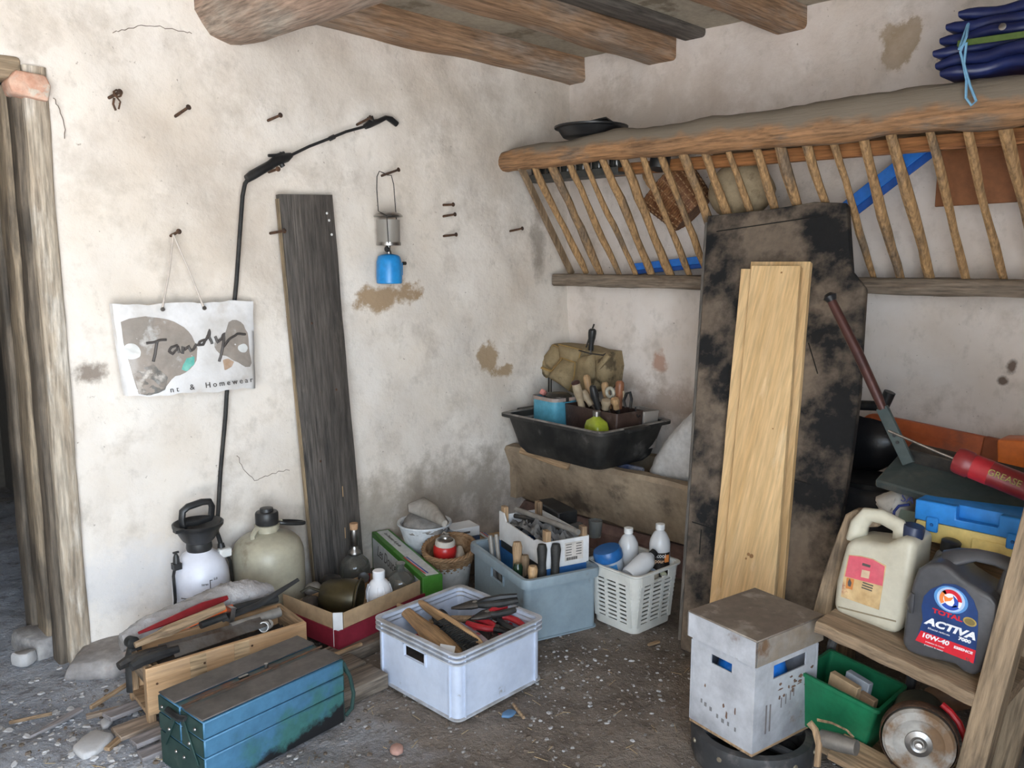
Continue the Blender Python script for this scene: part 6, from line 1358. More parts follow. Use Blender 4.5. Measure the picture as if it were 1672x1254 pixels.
# ---- blue and yellow tool case
CB = M('case_blue', (.02, .20, .58), .4, col2=(.025, .22, .6), scale=5); CY = M('case_yellow', (.72, .55, .20), .45, col2=(.66, .50, .17), scale=5)
cs = T('plastic_case', 'closed plastic tool case, blue lid over pale yellow base, above the oil can', 'case', (-1.00, -2.545, .665))
z0, zm, z1 = .012, .070, .128
g = G(); g.box((0, 0, (z0+zm)/2), (.28, .375, zm-z0)); g.build('case_base', CY, cs, bevel=.008, seg=2)
g = G(); g.box((-.142, -.02, .035), (.008, .12, .034)); g.build('base_panel', CY, cs, bevel=.004)
g = G(); pts_ = [(-.19, zm), (.19, zm), (.19, z1), (.022, z1), (.022, z1-.036), (-.083, z1-.036), (-.083, z1), (-.19, z1)]   # front of the lid with a real grip notch
g.prism(pts_, 0, .03, M=frame((-.1125, 0, 0), (0, -1, 0), (-1, 0, 0))); lid = g.build('case_lid', CB, cs, bevel=.003)
g = G(); g.box((.015, 0, (zm+z1)/2), (.255, .38, z1-zm)); g.build('lid_shell', CB, lid, bevel=.006, seg=2)
for y in (.14, -.06):
    g = G(); g.box((-.147, y, .066), (.008, .032, .042)); l_ = g.build('latch', CB, cs, bevel=.003); g = G(); g.lathe([(.005, 0), (.004, .003)], 10, M=frame((-.151, y, .066), (0, 1, 0), (-1, 0, 0))); g.build('latch_pin', M('latch_blue', (.01, .08, .25), .5), l_)
# ---- sack of salt/sand behind the case
SK = M('printed_sack', (.50, .47, .42), .6, col2=(.42, .39, .35), scale=7, bump=.5, bscale=16)
c = WX(1462, 832, -.98); sk = T('printed_sack', 'crumpled whitish sack with blue lettering behind the jug', 'sack', c)
pts = [WX(x, y, -.98)-c for x, y in ((1431, 812), (1452, 803), (1472, 795), (1484, 796), (1490, 806), (1491, 830), (1490, 858), (1478, 864), (1462, 862), (1445, 848), (1438, 828))]; dense = []
for i in range(len(pts)):
    for k in range(4): dense.append(pts[i].lerp(pts[(i+1) % len(pts)], k/4))
ctr = sum(pts, Vector())/len(pts); rings = []
for s_, dx in ((.4, .16), (.85, .13), (1, .06), (1, 0), (.88, -.03), (.55, -.05), (.1, -.055)): rings.append([ctr+(p_-ctr)*s_+Vector((dx, .004*nz(k*.8, dx*40), .004*nz(k, dx*30))) for k, p_ in enumerate(dense)])
g = G(); g.loft(rings); g.build('sack_body', SK, sk, smooth=1.2)
def skp(x, y, X_=-1.035): return WX(x, y, X_)-c
text('lettering', 'SA', M('blue_print', (.05, .06, .22), .6), sk, .034, frame(skp(1482, 815, -1.045), (.0, -1, -.03), (-1, 0, .45)), .001)
g = G(); g.tube([skp(1458, 858), skp(1460, 835), skp(1468, 826), skp(1485, 824)], .004, 6); g.build('blue_border', M('blue_print2', (.03, .05, .22), .6), sk)
g = G(); g.prism([(0, 0), (.05, .0), (.055, .05), (.01, .05)], 0, .002, M=frame(skp(1463, 857, -1.042), (0, -1, 0), (-1, 0, .1))); g.build('green_print', M('grey_green_print', (.16, .20, .16), .6), sk)
# ---- bench shear with long lever
SHM = M('shear_paint', (.055, .075, .075), .5, .4, col2=(.085, .10, .095), scale=8, col3=(.15, .14, .12), scale3=6, lo3=.6, hi3=.72); LVR = M('lever_brown', (.075, .028, .022), .45, .3, col2=(.05, .02, .018), scale=10)
so_ = WX(1480, 760, -1.0); bs = T('lever_shear', 'dark metal bench shear with a long brown lever standing behind the case', 'shear', so_)
def bl2(x, y, X_=-1.0): return WX(x, y, X_)-so_
g = G(); p, q = bl2(1448, 768), bl2(1790, 865); F = framex(p.lerp(q, .5), q-p, (-.35, 0, .94)); g.box((0, 0, 0), ((q-p).length, .16, .028)); g.build('base_plate', SHM, bs, bevel=.005, M=F)
g = G(); p, q = bl2(1484, 747, -.93), bl2(1760, 815, -.93); F = framex(p.lerp(q, .5), q-p, (-.35, 0, .94)); g.box((0, 0, .02), ((q-p).length, .05, .05)); g.build('upper_blade', DARKMETAL, bs, bevel=.004, M=F)
g = G(); p, q = bl2(1440, 665), bl2(1484, 757); F = framex(p, q-p, (-1, 0, 0)); g.box(((q-p).length/2, 0, 0), ((q-p).length, .036, .014)); g.build('lever_flat', SHM, bs, bevel=.002, M=F)
for f_ in (.5, .62): g = G(); g.lathe([(.005, 0), (.005, .003)], 8, M=frame(p.lerp(q, f_)+Vector((-.008, 0, 0)), (0, 1, 0), (-1, 0, 0))); g.build('bolt', BLACK, bs)
g = G(); g.tube([bl2(1357, 490), bl2(1400, 575), bl2(1432, 645), bl2(1442, 668)], [.014, .016, .015, .012], 12); g.build('lever_rod', LVR, bs)
g = G(); g.tube([bl2(1352, 480), bl2(1355, 485), bl2(1359, 492)], [.012, .022, .014], 12); g.build('lever_knob', BLACK, bs)
# ---- chainsaw bar cover, grease gun
OC = M('faded_orange_plastic', (.52, .12, .035), .45, col2=(.44, .095, .03), scale=6, col3=(.35, .09, .04), scale3=5)
a, b_ = WX(1428, 700, -.10), WX(1720, 765, -.10); d = b_-a; F = framex(a, d, (-1, 0, .1)); L_ = d.length; ch = T('chainsaw_scabbard', 'long orange plastic chainsaw bar cover lying against the right wall', 'bar cover', a, F.to_3x3())
hw = .064; prof = [(L_, -hw), (L_, hw)]+[(hw*.9*math.cos(t_)*1.0, hw*math.sin(t_)) for t_ in [math.pi/2+math.pi*k/14 for k in range(15)]]
g = G(); g.prism(prof, -.02, .02); g.build('cover_shell', OC, ch, bevel=.008, seg=2)
for y in (-.022, .022): g = G(); g.box((L_*.28, y, .0205), (L_*.5, .005, .003)); g.build('moulded_rib', OC, ch)
g = G(); g.tube([(.0+.03*math.cos(t_), .024*math.sin(t_), .021) for t_ in [math.pi/2+math.pi*k/8 for k in range(9)]], .002, 5); g.build('moulded_ring', OC, ch)
g = G(); g.box((L_*.80, 0, .004), (L_*.33, hw*2+.004, .044)); g.build('cover_sleeve', M('brown_orange_plastic', (.33, .085, .03), .5), ch, bevel=.006)
t = T('orange_case', 'bright orange plastic casing at the right frame edge behind the red tube', 'casing', WX(1640, 735, -.42)-Vector((0, 0, .06))); g = G(); g.box((.05, -.12, .05), (.12, .28, .12), (R(-6), 0, 0)); g.build('casing', M('bright_orange', (.68, .16, .02), .4), t, bevel=.012, seg=2); g = G(); g.box((-.011, -.09, .035), (.004, .03, .05), (R(-6), 0, 0)); g.build('vent', BLACK, t)
a, b_ = WX(1565, 752, -1.10), WX(1740, 822, -1.10); d = b_-a; F = framex(a, d, (-1, 0, 0)); L_ = d.length; gg_ = T('grease_gun', 'red cylindrical grease gun with a thin metal rod lying on the shear', 'grease gun', a, F.to_3x3())
def cyl(r0, prof): return G().lathe(prof, 22, M=frame((0, 0, 0), (0, 0, 1), (1, 0, 0)))
RG = M('red_barrel', (.22, .02, .022), .4, col2=(.17, .016, .018), scale=8)
cyl(0, [(.012, -.012), (.034, -.006), (.037, .004), (.037, .03), (.034, .034), (.034, L_)]).build('barrel', RG, gg_, M=Matrix.Identity(4))
cyl(0, [(.0345, .04), (.0345, .085)]).build('red_band', M('red_band_paint', (.36, .018, .025), .4), gg_)
text('lettering', 'GREASE', M('dull_yellow_print', (.30, .25, .06), .5), gg_, .024, frame((.125, .012, .0335), (1, 0, 0), (0, .25, 1)), .0015)
p = Vector((-.03, 0, 0)); g = G(); g.tube([(-.012, 0, 0), (-.05, .0, .0), (-.20, .006, .004)], .004, 8); g.build('metal_rod', STEEL, gg_)
# ---- dark things behind the board
DG = M('dark_grey_plastic', (.035, .036, .04), .5, col2=(.05, .05, .055), scale=5)
t = T('pipe_fitting', 'black T-shaped pipe piece behind the shear lever', 'pipe', WX(1440, 660, -.30)); po__ = Vector(t.location)
g = G(); g.tube([WX(1440, 668, -.30)-po__, WX(1453, 640, -.30)-po__], .022, 14); g.build('pipe_stub', BLACK, t); g = G(); p = WX(1390, 661, -.28)-po__; q = WX(1440, 663, -.28)-po__; g.tube([p, q], .02, 12); g.build('pipe_arm', DARKMETAL, t)
c = WX(1425, 775, -.42); t = T('grey_drum', 'dark grey plastic drum in the shadow behind the big board', 'drum', (c.x, c.y, .44)); g = G(); g.lathe([(.13, 0), (.14, .02), (.14, .165), (.12, .185), (.10, .19)], 30); g.build('drum_body', DG, t); g = G(); g.lathe([(.125, .185), (.125, .203), (.03, .207)], 30); g.build('drum_lid', BLACK, t)
c = WX(1402, 722, -.30)+Vector((0, 0, -.005)); t = T('black_sack', 'black plastic sack stuffed behind the board under the orange cover', 'sack', c); rings = []
for i in range(11):
    a = -math.pi/2+math.pi*i/10; rings.append([(.06*math.cos(a)*math.cos(b2)*(1+.15*nz(b2*2, a*2)), .17*math.cos(a)*math.sin(b2)*(1+.12*nz(b2*2+3, a)), .11*math.sin(a)*(1+.1*nz(b2*3, a))) for b2 in [2*math.pi*q/20 for q in range(20)]])
g = G(); g.loft(rings); g.build('sack_body', M('black_film', (.012, .012, .014), .3, bump=.5, bscale=15), t, smooth=1.1)
# workbench top that carries the shear, drum and covers (mostly hidden)
wbn = T('workbench', 'old workbench hidden under the shear, drum and covers at the right wall', 'workbench', (-.46, -2.45, 0)); 
g = G(); g.box((.05, -.05, .415), (.78, 1.2, .05)); g.build('bench_top', OLDWOOD[1], wbn, bevel=.004)
for sx in (-.28, .36):
    for sy in (-.55, .45): g = G(); g.box((sx, sy, .195), (.07, .07, .39)); g.build('leg', OLDWOOD[2], wbn)
c = Vector((-.35, -2.49, .44)); g = G(); g.box((0, 0, .11), (.42, .70, .22)); one(g, 'dark_crate', M('dark_crate_wood', (.05, .042, .035), .8, col2=(.08, .065, .05), scale=6), 'dark box on the workbench under the metal shear', 'box', c, bevel=.006)

# ================================================================ silver box on a black drum
AL = M('worn_silver_paint', (.53, .54, .57), .5, .12, famt=.08, col2=(.30, .30, .32), scale=4, col3=(.20, .13, .085), scale3=5, lo3=.62, hi3=.70, bump=.25, bscale=30)
LIDM = M('dusty_lid', (.20, .165, .135), .7, .1, col2=(.26, .22, .18), scale=4, col3=(.33, .29, .25), scale3=9)
sbx = Vector((-1.438, -2.043, .112)); sy_ = R(-9); sb = T('silver_box', 'worn silver metal box with brown lid and cut-out slots standing on a black drum', 'box', sbx, sy_)
W_, D_, H_ = .275, .225, .33; zc0 = H_-.075
def wall_slot(axis, s_, half, off, sl0, sl1, sz0, sz1):
    g = G()
    for a, b_, z0, z1 in ((-half, half, 0, sz0), (-half, sl0, sz0, sz1), (sl1, half, sz0, sz1), (-half, half, sz1, H_)):
        c_ = ((a+b_)/2, (z0+z1)/2)
        if axis == 'x': g.box((s_*off, c_[0], c_[1]), (.004, b_-a, z1-z0))
        else: g.box((c_[0], s_*off, c_[1]), (b_-a, .004, z1-z0))
    return g.build('box_side', AL, sb)
wall_slot('x', -1, D_/2, W_/2, -.035, .040, .205, .232); wall_slot('x', 1, D_/2, W_/2, -.04, .04, .2, .235)
wall_slot('y', -1, W_/2, D_/2, -.06, .085, .197, .237); wall_slot('y', 1, W_/2, D_/2, -.06, .06, .2, .235)
g = G(); g.box((0, 0, -.004), (W_+.006, D_+.006, .010)); g.build('box_base', RAWWOOD[0], sb, bevel=.002)
for sx in (-1, 1):
    for sy in (-1, 1): g = G(); g.box((sx*W_/2, sy*D_/2, H_*.38), (.006, .006, H_*.75)); g.build('edge_strip', AL, sb)
g = G(); g.box((0, 0, H_+.003), (W_+.024, D_+.024, .006)); lid = g.build('lid_top', LIDM, sb, bevel=.002)
for s_ in (-1, 1):
    g = G(); g.box((s_*(W_/2+.010), 0, H_-.035), (.004, D_+.024, .072)); g.build('lid_skirt', AL if s_ < 0 else LIDM, sb)
    g = G(); g.box((0, s_*(D_/2+.010), H_-.035), (W_+.024, .004, .072)); g.build('lid_skirt', M('rusty_skirt', (.30, .24, .18), .6, .2, col2=(.36, .33, .30), scale=6, col3=(.2, .12, .07), scale3=6), sb)
WEAR = M('bare_rust_patch', (.13, .07, .045), .7, col2=(.2, .12, .08), scale=20)
rnd = random.Random(5)
for k in range(16):
    x, z, w_, h_ = rnd.uniform(-.03, .12), rnd.uniform(.13, .185), rnd.uniform(.003, .016), rnd.uniform(.002, .008)
    g = G(); n = 9; g.prism([(x+w_*math.cos(2*math.pi*j/n)*rnd.uniform(.5, 1), z+h_*math.sin(2*math.pi*j/n)*rnd.uniform(.5, 1)) for j in range(n)], 0, .0006, M=frame((0, -D_/2-.002, 0), (1, 0, 0), (0, -1, 0)))
    g.build('worn_patch', WEAR, sb, smooth=0)
for k in range(4):
    y, z, w_, h_ = rnd.uniform(-.07, .06), rnd.uniform(.06, .16), rnd.uniform(.003, .010), rnd.uniform(.005, .02)
    g = G(); n = 9; g.prism([(y+w_*math.cos(2*math.pi*j/n)*rnd.uniform(.5, 1), z+h_*math.sin(2*math.pi*j/n)*rnd.uniform(.5, 1)) for j in range(n)], 0, .0006, M=frame((-W_/2-.002, 0, 0), (0, -1, 0), (-1, 0, 0)))
    g.build('worn_patch', WEAR, sb, smooth=0)
for y in (-.045, .0, .02):
    g = G(); g.box((-.045+.02*(y > 0), 0, 0), (.0, 0, 0)); 
for x, z, w_, h_ in ((-.085, .085, .006, .085), (-.068, .085, .006, .08), (-.02, .115, .004, .03), (.0, .12, .004, .03), (.02, .125, .004, .028), (.035, .13, .004, .024)):
    g = G(); g.box((x, -D_/2-.0026, z), (w_, .0006, h_)); g.build('faded_stencil', M('stencil_ink', (.19, .17, .165), .7), sb)
for y, z, w_ in ((.07, .075, .008), (.055, .07, .012), (.035, .065, .012), (.01, .055, .01), (-.01, .05, .014), (-.03, .05, .010), (-.055, .045, .008)):
    g = G(); g.box((-W_/2-.0026, y, z), (.0006, w_*.7, .012)); g.build('faded_stencil', M('stencil_ink2', (.2, .195, .195), .7), sb)
BB = M('bright_blue_film', (.02, .20, .75), .3, col2=(.03, .26, .85), scale=9)
g = G(); rings = []
for i in range(9):
    a = -math.pi/2+math.pi*i/8; rings.append([(.115*math.cos(a)*math.cos(b2), .095*math.cos(a)*math.sin(b2), .08*math.sin(a)*(1+.1*nz(b2*2, a*3))) for b2 in [2*math.pi*q/18 for q in range(18)]])
g.loft(rings); one(g, 'blue_bag', BB, 'bright blue plastic bag inside the silver box, seen through its slots', 'bag', sbx+Vector((-.01, 0, .165)), smooth=1.1)
DRM = M('black_drum_rubber', (.035, .035, .037), .6, col2=(.06, .06, .06), scale=7, col3=(.11, .10, .095), scale3=9)
dr_ = T('black_drum', 'black rubber-like open drum with inner flange under the silver box', 'drum', (-1.445, -2.05, .0)); g = G(); g.lathe([(.165, .003), (.172, .02), (.176, .085), (.172, .098), (.150, .100), (.146, .085), (.150, .02)], 40, cap0=True, cap1=False); g.build('drum_wall', DRM, dr_)
for a in [k*math.pi/3+.3 for k in range(6)]:
    g = G(); g.tube([(.15*math.cos(a), .15*math.sin(a), .085), (.06*math.cos(a), .06*math.sin(a), .075)], .014, 8, flat=1.6); g.build('spoke', DRM, dr_)
for a in [k*2*math.pi/10 for k in range(10)]:
    g = G(); g.lathe([(.008, 0), (.006, .004)], 8, M=frame((.1745*math.cos(a), .1745*math.sin(a), .07), (0, 0, 1), (math.cos(a), math.sin(a), 0))); g.build('stud', M('stud_brass', (.3, .25, .18), .5, .5), dr_)
# ================================================================ under the shelf: green bin, grinder
go = UF @ Vector((-.09, -.365, -.03)); GRN = M('green_plastic', (.010, .155, .065), .42, col2=(.012, .13, .055), scale=5)
gb_ = T('green_bin', 'green plastic storage bin with papers under the leaning shelf', 'bin', go, UR @ Matrix.Rotation(R(-90), 3, 'X') @ Matrix.Rotation(R(0), 3, 'Z'))
# local: x along the shelf, y away from the room, z up
g = G(); g.loft([rr(.20, .16, .01, 0, cx=.170, cy=.09), rr(.226, .19, .012, .165, cx=.177, cy=.09), rr(.216, .18, .01, .165, cx=.177, cy=.09), rr(.19, .15, .008, .01, cx=.170, cy=.09)]); g.build('bin_body', GRN, gb_)
g = G(); g.loft([rr(.236, .202, .014, .158, cx=.178, cy=.09), rr(.236, .202, .014, .168, cx=.178, cy=.09), rr(.219, .185, .012, .168, cx=.178, cy=.09), rr(.219, .185, .012, .158, cx=.178, cy=.09)], False, False); g.build('bin_rim', GRN, gb_)
for k, (x, y, z, sx, sz, mt, lab) in enumerate(((.17, .065, .135, .09, .07, CARD, 'brown card box standing in the green bin'), (.19, .095, .145, .075, .055, M('grey_leaflet', (.30, .32, .35), .5), 'grey leaflet packet behind the brown card in the green bin'), (.235, .075, .125, .05, .05, M('pale_brown_card', (.34, .22, .13), .8), 'small pale brown carton at the end of the green bin'))):
    p = gb_.location+(UR @ Matrix.Rotation(R(-90), 3, 'X')) @ Vector((x, y, z)); g = G(); g.box((0, 0, 0), (sx, .022, sz)); one(g, 'card_packet', mt, lab, 'packet', p, UR @ Matrix.Rotation(R(-90), 3, 'X') @ Matrix.Rotation(R(-10), 3, 'Z'), bevel=.002)
# grinder
gc = WX(1500, 1213, -1.44); gd = Vector((-.80, -.28, .12)).normalized(); F = frame(gc, (0, 0, 1), gd); gr = T('bench_grinder', 'old bench grinder with a worn grey wheel guard on the floor under the shelf', 'grinder', gc, F.to_3x3())
WHL = M('wheel_disc', (.36, .34, .31), .75, .05, col2=(.24, .21, .18), scale=7, col3=(.16, .095, .05), scale3=9, lo3=.46, hi3=.58)
g = G(); g.lathe([(.080, -.035), (.085, -.03), (.085, .0), (.078, .008), (.060, .010), (.052, .004), (.034, .004)], 40); g.build('wheel_disc', WHL, gr)
g = G(); g.lathe([(.089, -.05), (.092, -.045), (.092, -.01), (.089, -.006), (.089, -.05)], 40, cap0=False, cap1=False); g.build('wheel_guard', RUST, gr)
g = G(); g.lathe([(.032, .003), (.032, .010), (.02, .014), (.013, .011), (.013, .018), (.008, .026), (.002, .027)], 24); g.build('hub', STEEL, gr)
g = G(); g.lathe([(.055, -.22), (.068, -.21), (.068, -.07), (.05, -.05)], 28); g.build('motor_body', M('grinder_green', (.06, .065, .045), .5, .2, col2=(.09, .085, .06), scale=8), gr)
g = G(); g.box((-.085, 0, -.14), (.04, .13, .12)); g.build('motor_foot', DARKMETAL, gr, bevel=.006)
RC = M('red_cable', (.48, .015, .02), .4); pts = [WX(x, y, -1.33) for x, y in ((1538, 1150), (1552, 1162), (1566, 1180), (1576, 1205), (1578, 1230))]; g = G(); g.tube(pts, .0085, 8); one(g, 'red_cable', RC, 'red cable curving behind the grinder wheel', 'cable')
c = WX(1560, 1138, -1.12); g = G(); g.lathe([(.035, -.07), (.038, -.06), (.036, .06), (.03, .07)], 20); one(g, 'rusty_cylinder', M('brown_jar', (.16, .085, .05), .4, col2=(.22, .13, .08), scale=9), 'rusty brown cylinder lying above the grinder motor', 'cylinder', c, (R(60), R(30), 0))
p, q = WX(1395, 1222, -1.42), WX(1470, 1262, -1.42); F = framex(p.lerp(q, .5), q-p, (-.2, 0, 1)); g = G(); g.box((0, 0, -.02), ((q-p).length+.1, .10, .022)); one(g, 'wood_offcut', RAWWOOD[0], 'pale wooden offcut on the floor below the green bin', 'offcut', F.translation, F.to_3x3(), bevel=.003)
p, q = WX(1340, 1205, -1.50), WX(1398, 1222, -1.50); g = G(); g.tube([p, p.lerp(q, .5), q], [.022, .024, .02], 14); one(g, 'metal_coupling', M('grey_coupling', (.22, .20, .18), .45, .5, col2=(.3, .28, .25), scale=12), 'grey metal pipe coupling between the drum and the green bin', 'pipe')
g = G(); pts = [WX(x, y, -1.52) for x, y in ((1322, 1178), (1332, 1190), (1338, 1215), (1335, 1250))]; g.tube(pts, .009, 6, flat=.5); one(g, 'cane_hoop', RAWWOOD[2], 'bent pale cane hoop beside the black drum', 'hoop')
pts = [WX(x, y, -1.36) for x, y in ((1335, 1175), (1360, 1180), (1385, 1192), (1396, 1205))]; g = G(); g.tube(pts, .010, 6, flat=.5); one(g, 'cane_strip', RAWWOOD[0], 'curved pale cane strip lying before the green bin', 'strip')
g = G(); c = WX(1420, 1085, -1.15); g.tube([c+Vector((0, .12*math.cos(a), .12*math.sin(a))) for a in [2*math.pi*k/30 for k in range(31)]], .014, 8); one(g, 'rubber_ring', DRM, 'dark round hoop in the shadow behind the green bin', 'ring')
# ================================================================ loose things on the floor
LATH = wood('lath_wood', (.36, .27, .20), (.28, .21, .155), 0, c3=(.2, .16, .13), bump=.5)
LATHG = wood('lath_grey', (.30, .27, .27), (.24, .22, .22), 0, c3=(.18, .16, .15), bump=.5)
for k, (px_, l_, w_, a_, z, mt, lab) in enumerate((((205, 1160), .13, .055, 10, .022, LATHG, 'grey wooden tile-like offcut just under the wooden box'), ((222, 1188), .12, .075, 4, .012, LATH, 'broad pale wooden offcut in front of the wooden box'), ((250, 1200), .12, .06, 2, .030, LATHG, 'grey offcut lying half under the blue toolbox'),
                                             ((262, 1222), .12, .055, -4, .010, LATHG, 'lowest grey offcut beside the toolbox end'), ((180, 1135), .16, .012, 25, .02, RAWWOOD[0], 'thin pale splinter of wood near the box corner'), ((170, 1165), .10, .02, -12, .016, LATH, 'short broken lath left of the pale offcuts'),
                                             ((190, 1212), .09, .02, 38, .008, RAWWOOD[0], 'thin sliver of wood among plaster chips'))):
    p = WZ(*px_, z); g = G(); g.box((0, 0, 0), (l_, w_, .014)); one(g, 'wood_offcut', mt, lab, 'offcut', p, (R(4*math.sin(k*2)), R(3*math.cos(k)), R(a_)), 'offcuts by the toolbox', bevel=.002)
p, q = WZ(48, 1203, .012), WZ(132, 1158, .014); d = q-p; F = framex(p, d, (0, 0, 1)); g = G(); g.prism([(0, -.004), (d.length*.5, -.016), (d.length, -.012), (d.length, .012), (d.length*.5, .012)], -.004, .004); one(g, 'pale_lath', LATHG, 'long pale grey splinter lying on the floor near the doorway', 'splinter', F.translation, F.to_3x3())
p, q = WZ(15, 1180, .012), WZ(85, 1165, .012); stick('brown twig lying near the doorway', p, q, .006, OLDWOOD[0], 'twig', 'twig', 6)
stick('pale curved twig on the earth to the right of the front crate', WZ(838, 1150, .01), WZ(855, 1172, .008), .0055, RAWWOOD[0], 'twig', 'twig', 6)
PLA = M('plaster_chip', (.50, .49, .49), .9, col2=(.40, .385, .375), scale=20)
rock('plaster_chunk', PLA, 'largest broken chunk of pale plaster on the floor at the left', 'plaster', WZ(152, 1222, .0), (.13, .09, .03), 21, .6, 9, rough=.3)
rock('plaster_chunk', PLA, 'pale plaster lump beside the threshold stone', 'plaster', WZ(40, 1085, .0), (.07, .06, .05), 22, .1, 8, rough=.3)
rock('plaster_chunk', PLA, 'small plaster flake between the offcuts and the long splinter', 'plaster', WZ(175, 1183, .0), (.07, .035, .015), 23, .9, 8, rough=.3)
rock('blue_scrap', M('blue_scrap_plastic', (.10, .20, .34), .6), 'flat blue plastic scrap on the earth right of the front crate', 'scrap', WZ(832, 1167, .0), (.06, .045, .01), 31, .3, 7, rough=.3)
rock('brick_chip', M('pink_brick_chip', (.42, .24, .19), .9), 'small pinkish brick chip on the earth at the bottom edge', 'brick', WZ(648, 1228, .0), (.045, .04, .02), 33, .3, 8, rough=.2)
rock('wood_chip', RAWWOOD[0], 'single pale wood chip on the earth before the slotted basket', 'chip', WZ(1068, 1052, .0), (.06, .016, .01), 34, -.2, 7, rough=.2)
# gravel, crumbs and dust flakes nobody could count
def crumbs(name, mat, label, n, fn, smin, smax, seed, flat=.6):
    rnd = random.Random(seed); g = G()
    for _ in range(n):
        x, y = fn(rnd); s_ = smin+(smax-smin)*rnd.random()**2.5; z = fz(x, y); a = rnd.uniform(0, 6.28); k = 6
        M_ = Matrix.Translation((x, y, z+s_*.1)) @ Euler((rnd.uniform(-.3, .3), rnd.uniform(-.3, .3), a)).to_matrix().to_4x4()
        o1 = [rnd.uniform(.6, 1.1) for _ in range(k)]
        g.loft([[(s_*o1[j]*math.cos(6.283*j/k), s_*o1[j]*.75*math.sin(6.283*j/k), -s_*flat*.3) for j in range(k)], [(s_*.7*o1[j]*math.cos(6.283*j/k), s_*.7*o1[j]*.75*math.sin(6.283*j/k), s_*flat*.6) for j in range(k)]], False, True, M=M_)
    o = one(g, name, mat, label, 'debris', smooth=.5); o['kind'] = 'stuff'; return o
def area(rnd): return rnd.uniform(-3.3, -.9), rnd.uniform(-2.3, -.15)
def leftfloor(rnd): return rnd.gauss(-2.85, .22), rnd.gauss(-.55, .28)
def midfloor(rnd): return rnd.gauss(-1.35, .25), rnd.gauss(-1.40, .22)
crumbs('gravel', M('gravel_grey', (.22, .20, .18), .95, col2=(.32, .30, .28), scale=3), 'grey grit and small stones scattered over the floor', 2600, area, .002, .011, 1)
crumbs('plaster_flakes', PLA, 'white plaster flakes strewn near the boxes and the doorway', 420, leftfloor, .003, .02, 2, .3)
crumbs('lime_crumbs', PLA, 'whitish lime crumbs on the dark earth between the crates', 300, midfloor, .002, .013, 3, .4)
crumbs('earth_clods', M('earth_clod', (.12, .09, .065), .95, col2=(.17, .13, .10), scale=4), 'dark earth clods scattered over the floor', 1200, area, .003, .014, 4)
def straw(rnd): return rnd.uniform(-3.0, -1.1), rnd.uniform(-1.9, -.3)
rnd = random.Random(9); g = G()
for _ in range(160):
    x, y = straw(rnd); a = rnd.uniform(0, 3.14); l_ = rnd.uniform(.01, .045); z = fz(x, y)+.004
    g.tube([(x-l_*math.cos(a)/2, y-l_*math.sin(a)/2, z), (x+l_*math.cos(a)/2, y+l_*math.sin(a)/2, z+.002)], .0011, 4)
one(g, 'straw_bits', M('straw', (.40, .30, .17), .8), 'short bits of straw and splinters on the earth floor', 'debris')['kind'] = 'stuff'
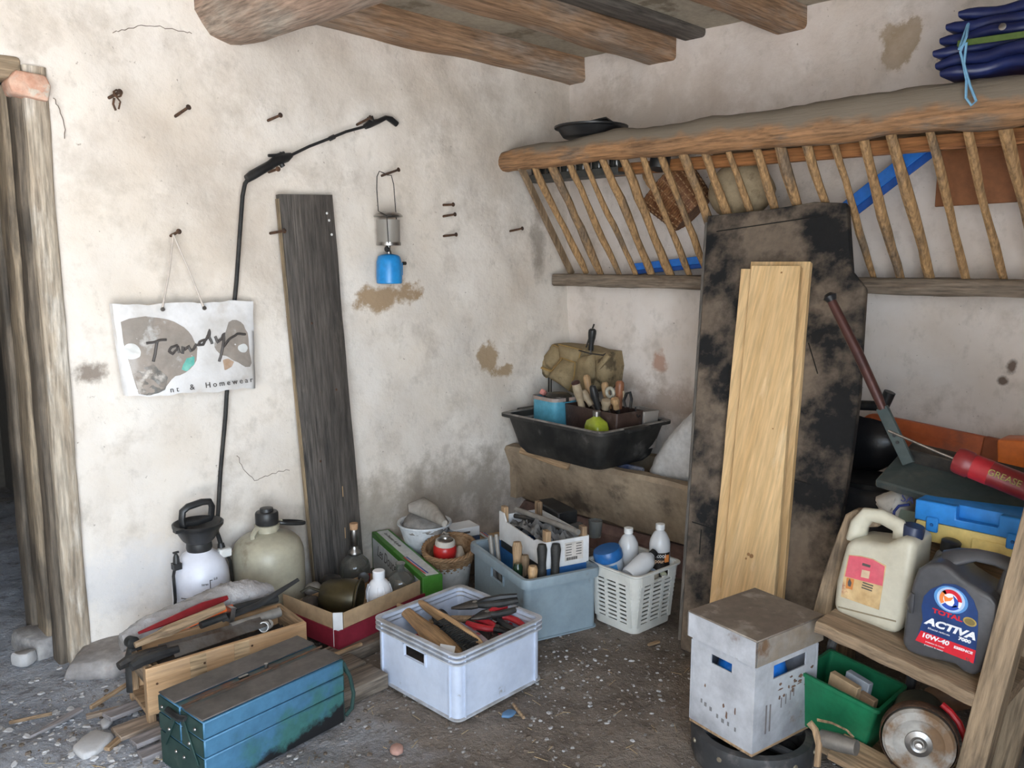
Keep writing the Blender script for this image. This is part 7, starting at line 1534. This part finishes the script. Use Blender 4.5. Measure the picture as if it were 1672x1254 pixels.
# ================================================================ settle loose things so that they rest against, not in, their neighbours
SETTLE = {
    'plastic_bottle': (0.005, -0.002, 0.024), 'plastic_bottle.002': (-0.012, -0.02, 0.017), 'grey_bottle': (-0.015, -0.019, 0.011), 'glass_bottle': (-0.006, 0.001, 0.007),
    'white_bowl': (0.005, 0.008, 0.019), 'clear_box': (0.008, -0.004, 0.012), 'bradawl': (0.002, -0.001, -0.0),
    'wire_brush.001': (0.006, 0.0, 0.009), 'brown_tool': (-0.002, -0.003, 0.025), 'wire_brush': (-0.006, 0.004, 0.001), 'red_can': (-0.002, 0.001, 0.0),
    'cane_hoop': (-0.003, -0.0, -0.001), 'cane_strip': (0.001, -0.0, 0.005), 'card_packet': (-0.004, 0.001, 0.001), 'card_packet.001': (0.007, -0.001, 0.002),
    'card_packet.002': (-0.003, 0.001, 0.0), 'carton': (0.0, 0.0, 0.004), 'small_carton': (0.011, -0.002, 0.0), 'tricolour_carton': (0.001, -0.0, -0.002),
    'spring_clamp': (-0.001, -0.006, 0.001), 'bar_clamp': (0.001, -0.006, 0.01), 'book': (-0.009, -0.001, 0.0), 'white_dish': (0.001, 0.0, 0.004),
    'drinking_glass': (-0.0, 0.0, -0.015), 'bubble_wrap': (0.005, 0.001, 0.002), 'bow_saw': (-0.001, 0.013, 0.015), 'chisel.003': (0.001, 0.001, 0.002),
    'chisel.005': (0.002, 0.004, 0.001), 'chisel.006': (0.003, -0.007, 0.002), 'chisel.007': (-0.001, 0.006, 0.0), 'trowel': (-0.011, -0.003, 0.021),
    'pliers': (-0.002, 0.001, 0.031), 'pliers.001': (0.006, 0.004, 0.024), 'pliers.002': (0.009, -0.006, 0.012), 'pliers.003': (0.014, -0.007, 0.023),
    'pliers.004': (-0.002, 0.008, 0.002), 'pliers.005': (0.001, -0.007, 0.004), 'hammer': (-0.002, 0.006, 0.001), 'hammer.001': (0.007, 0.009, 0.004),
    'hammer.003': (-0.01, 0.003, 0.021), 'hammer.004': (-0.0, -0.005, 0.001), 'glass_jar.004': (-0.0, 0.002, 0.0), 'glass_jar.005': (0.004, 0.0, 0.022),
    'mallet': (-0.007, 0.008, 0.003), 'metal_coupling': (0.003, 0.0, 0.0), 'metal_fitting': (0.003, 0.004, 0.003), 'packet': (-0.02, -0.002, 0.004),
    'pine_wedge': (-0.011, 0.012, 0.003), 'pipe': (0.001, 0.014, 0.011), 'plastic_sleeve': (0.001, -0.003, 0.001), 'paper_packet.001': (-0.025, -0.002, 0.0),
    'rag.001': (-0.005, 0.001, 0.031), 'rag_pile': (0.003, -0.002, 0.012), 'wicker_bowl': (0.013, -0.003, -0.005), 'ring_tool': (-0.001, 0.002, 0.0),
    'rod': (-0.009, 0.0, 0.015), 'rod.001': (0.021, 0.001, 0.003), 'rubber_strap': (0.005, 0.001, 0.0),
    'black_sack': (0.001, 0.005, -0.001), 'hand_saw': (-0.002, -0.008, 0.009), 'hand_saw.001': (-0.0, -0.014, 0.0), 'soap': (0.002, 0.001, 0.0),
    'spatula': (0.004, 0.008, 0.005), 'sponge': (-0.009, -0.002, 0.0), 'tap_part': (0.004, -0.008, 0.003), 'tape_roll': (-0.004, 0.0, 0.0),
    'thin_rod': (0.0, -0.0, 0.003), 'tool_shaft': (0.004, 0.005, 0.0), 'blue_tub': (0.003, -0.0, 0.005), 'white_cable': (-0.018, 0.018, 0.0),
    'wine_bottle': (-0.014, 0.01, 0.0), 'wire_hook': (0.0, 0.003, 0.004), 'wood_offcut': (-0.001, 0.001, -0.003), 'wood_offcut.001': (0.001, -0.003, 0.004),
    'wood_offcut.002': (-0.001, 0.001, 0.002), 'wood_offcut.006': (-0.001, 0.003, 0.002), 'wood_offcut.007': (-0.001, 0.002, 0.0),
}
for n_, d_ in SETTLE.items():
    if n_ in bpy.data.objects: bpy.data.objects[n_].location = bpy.data.objects[n_].location + Vector(d_)
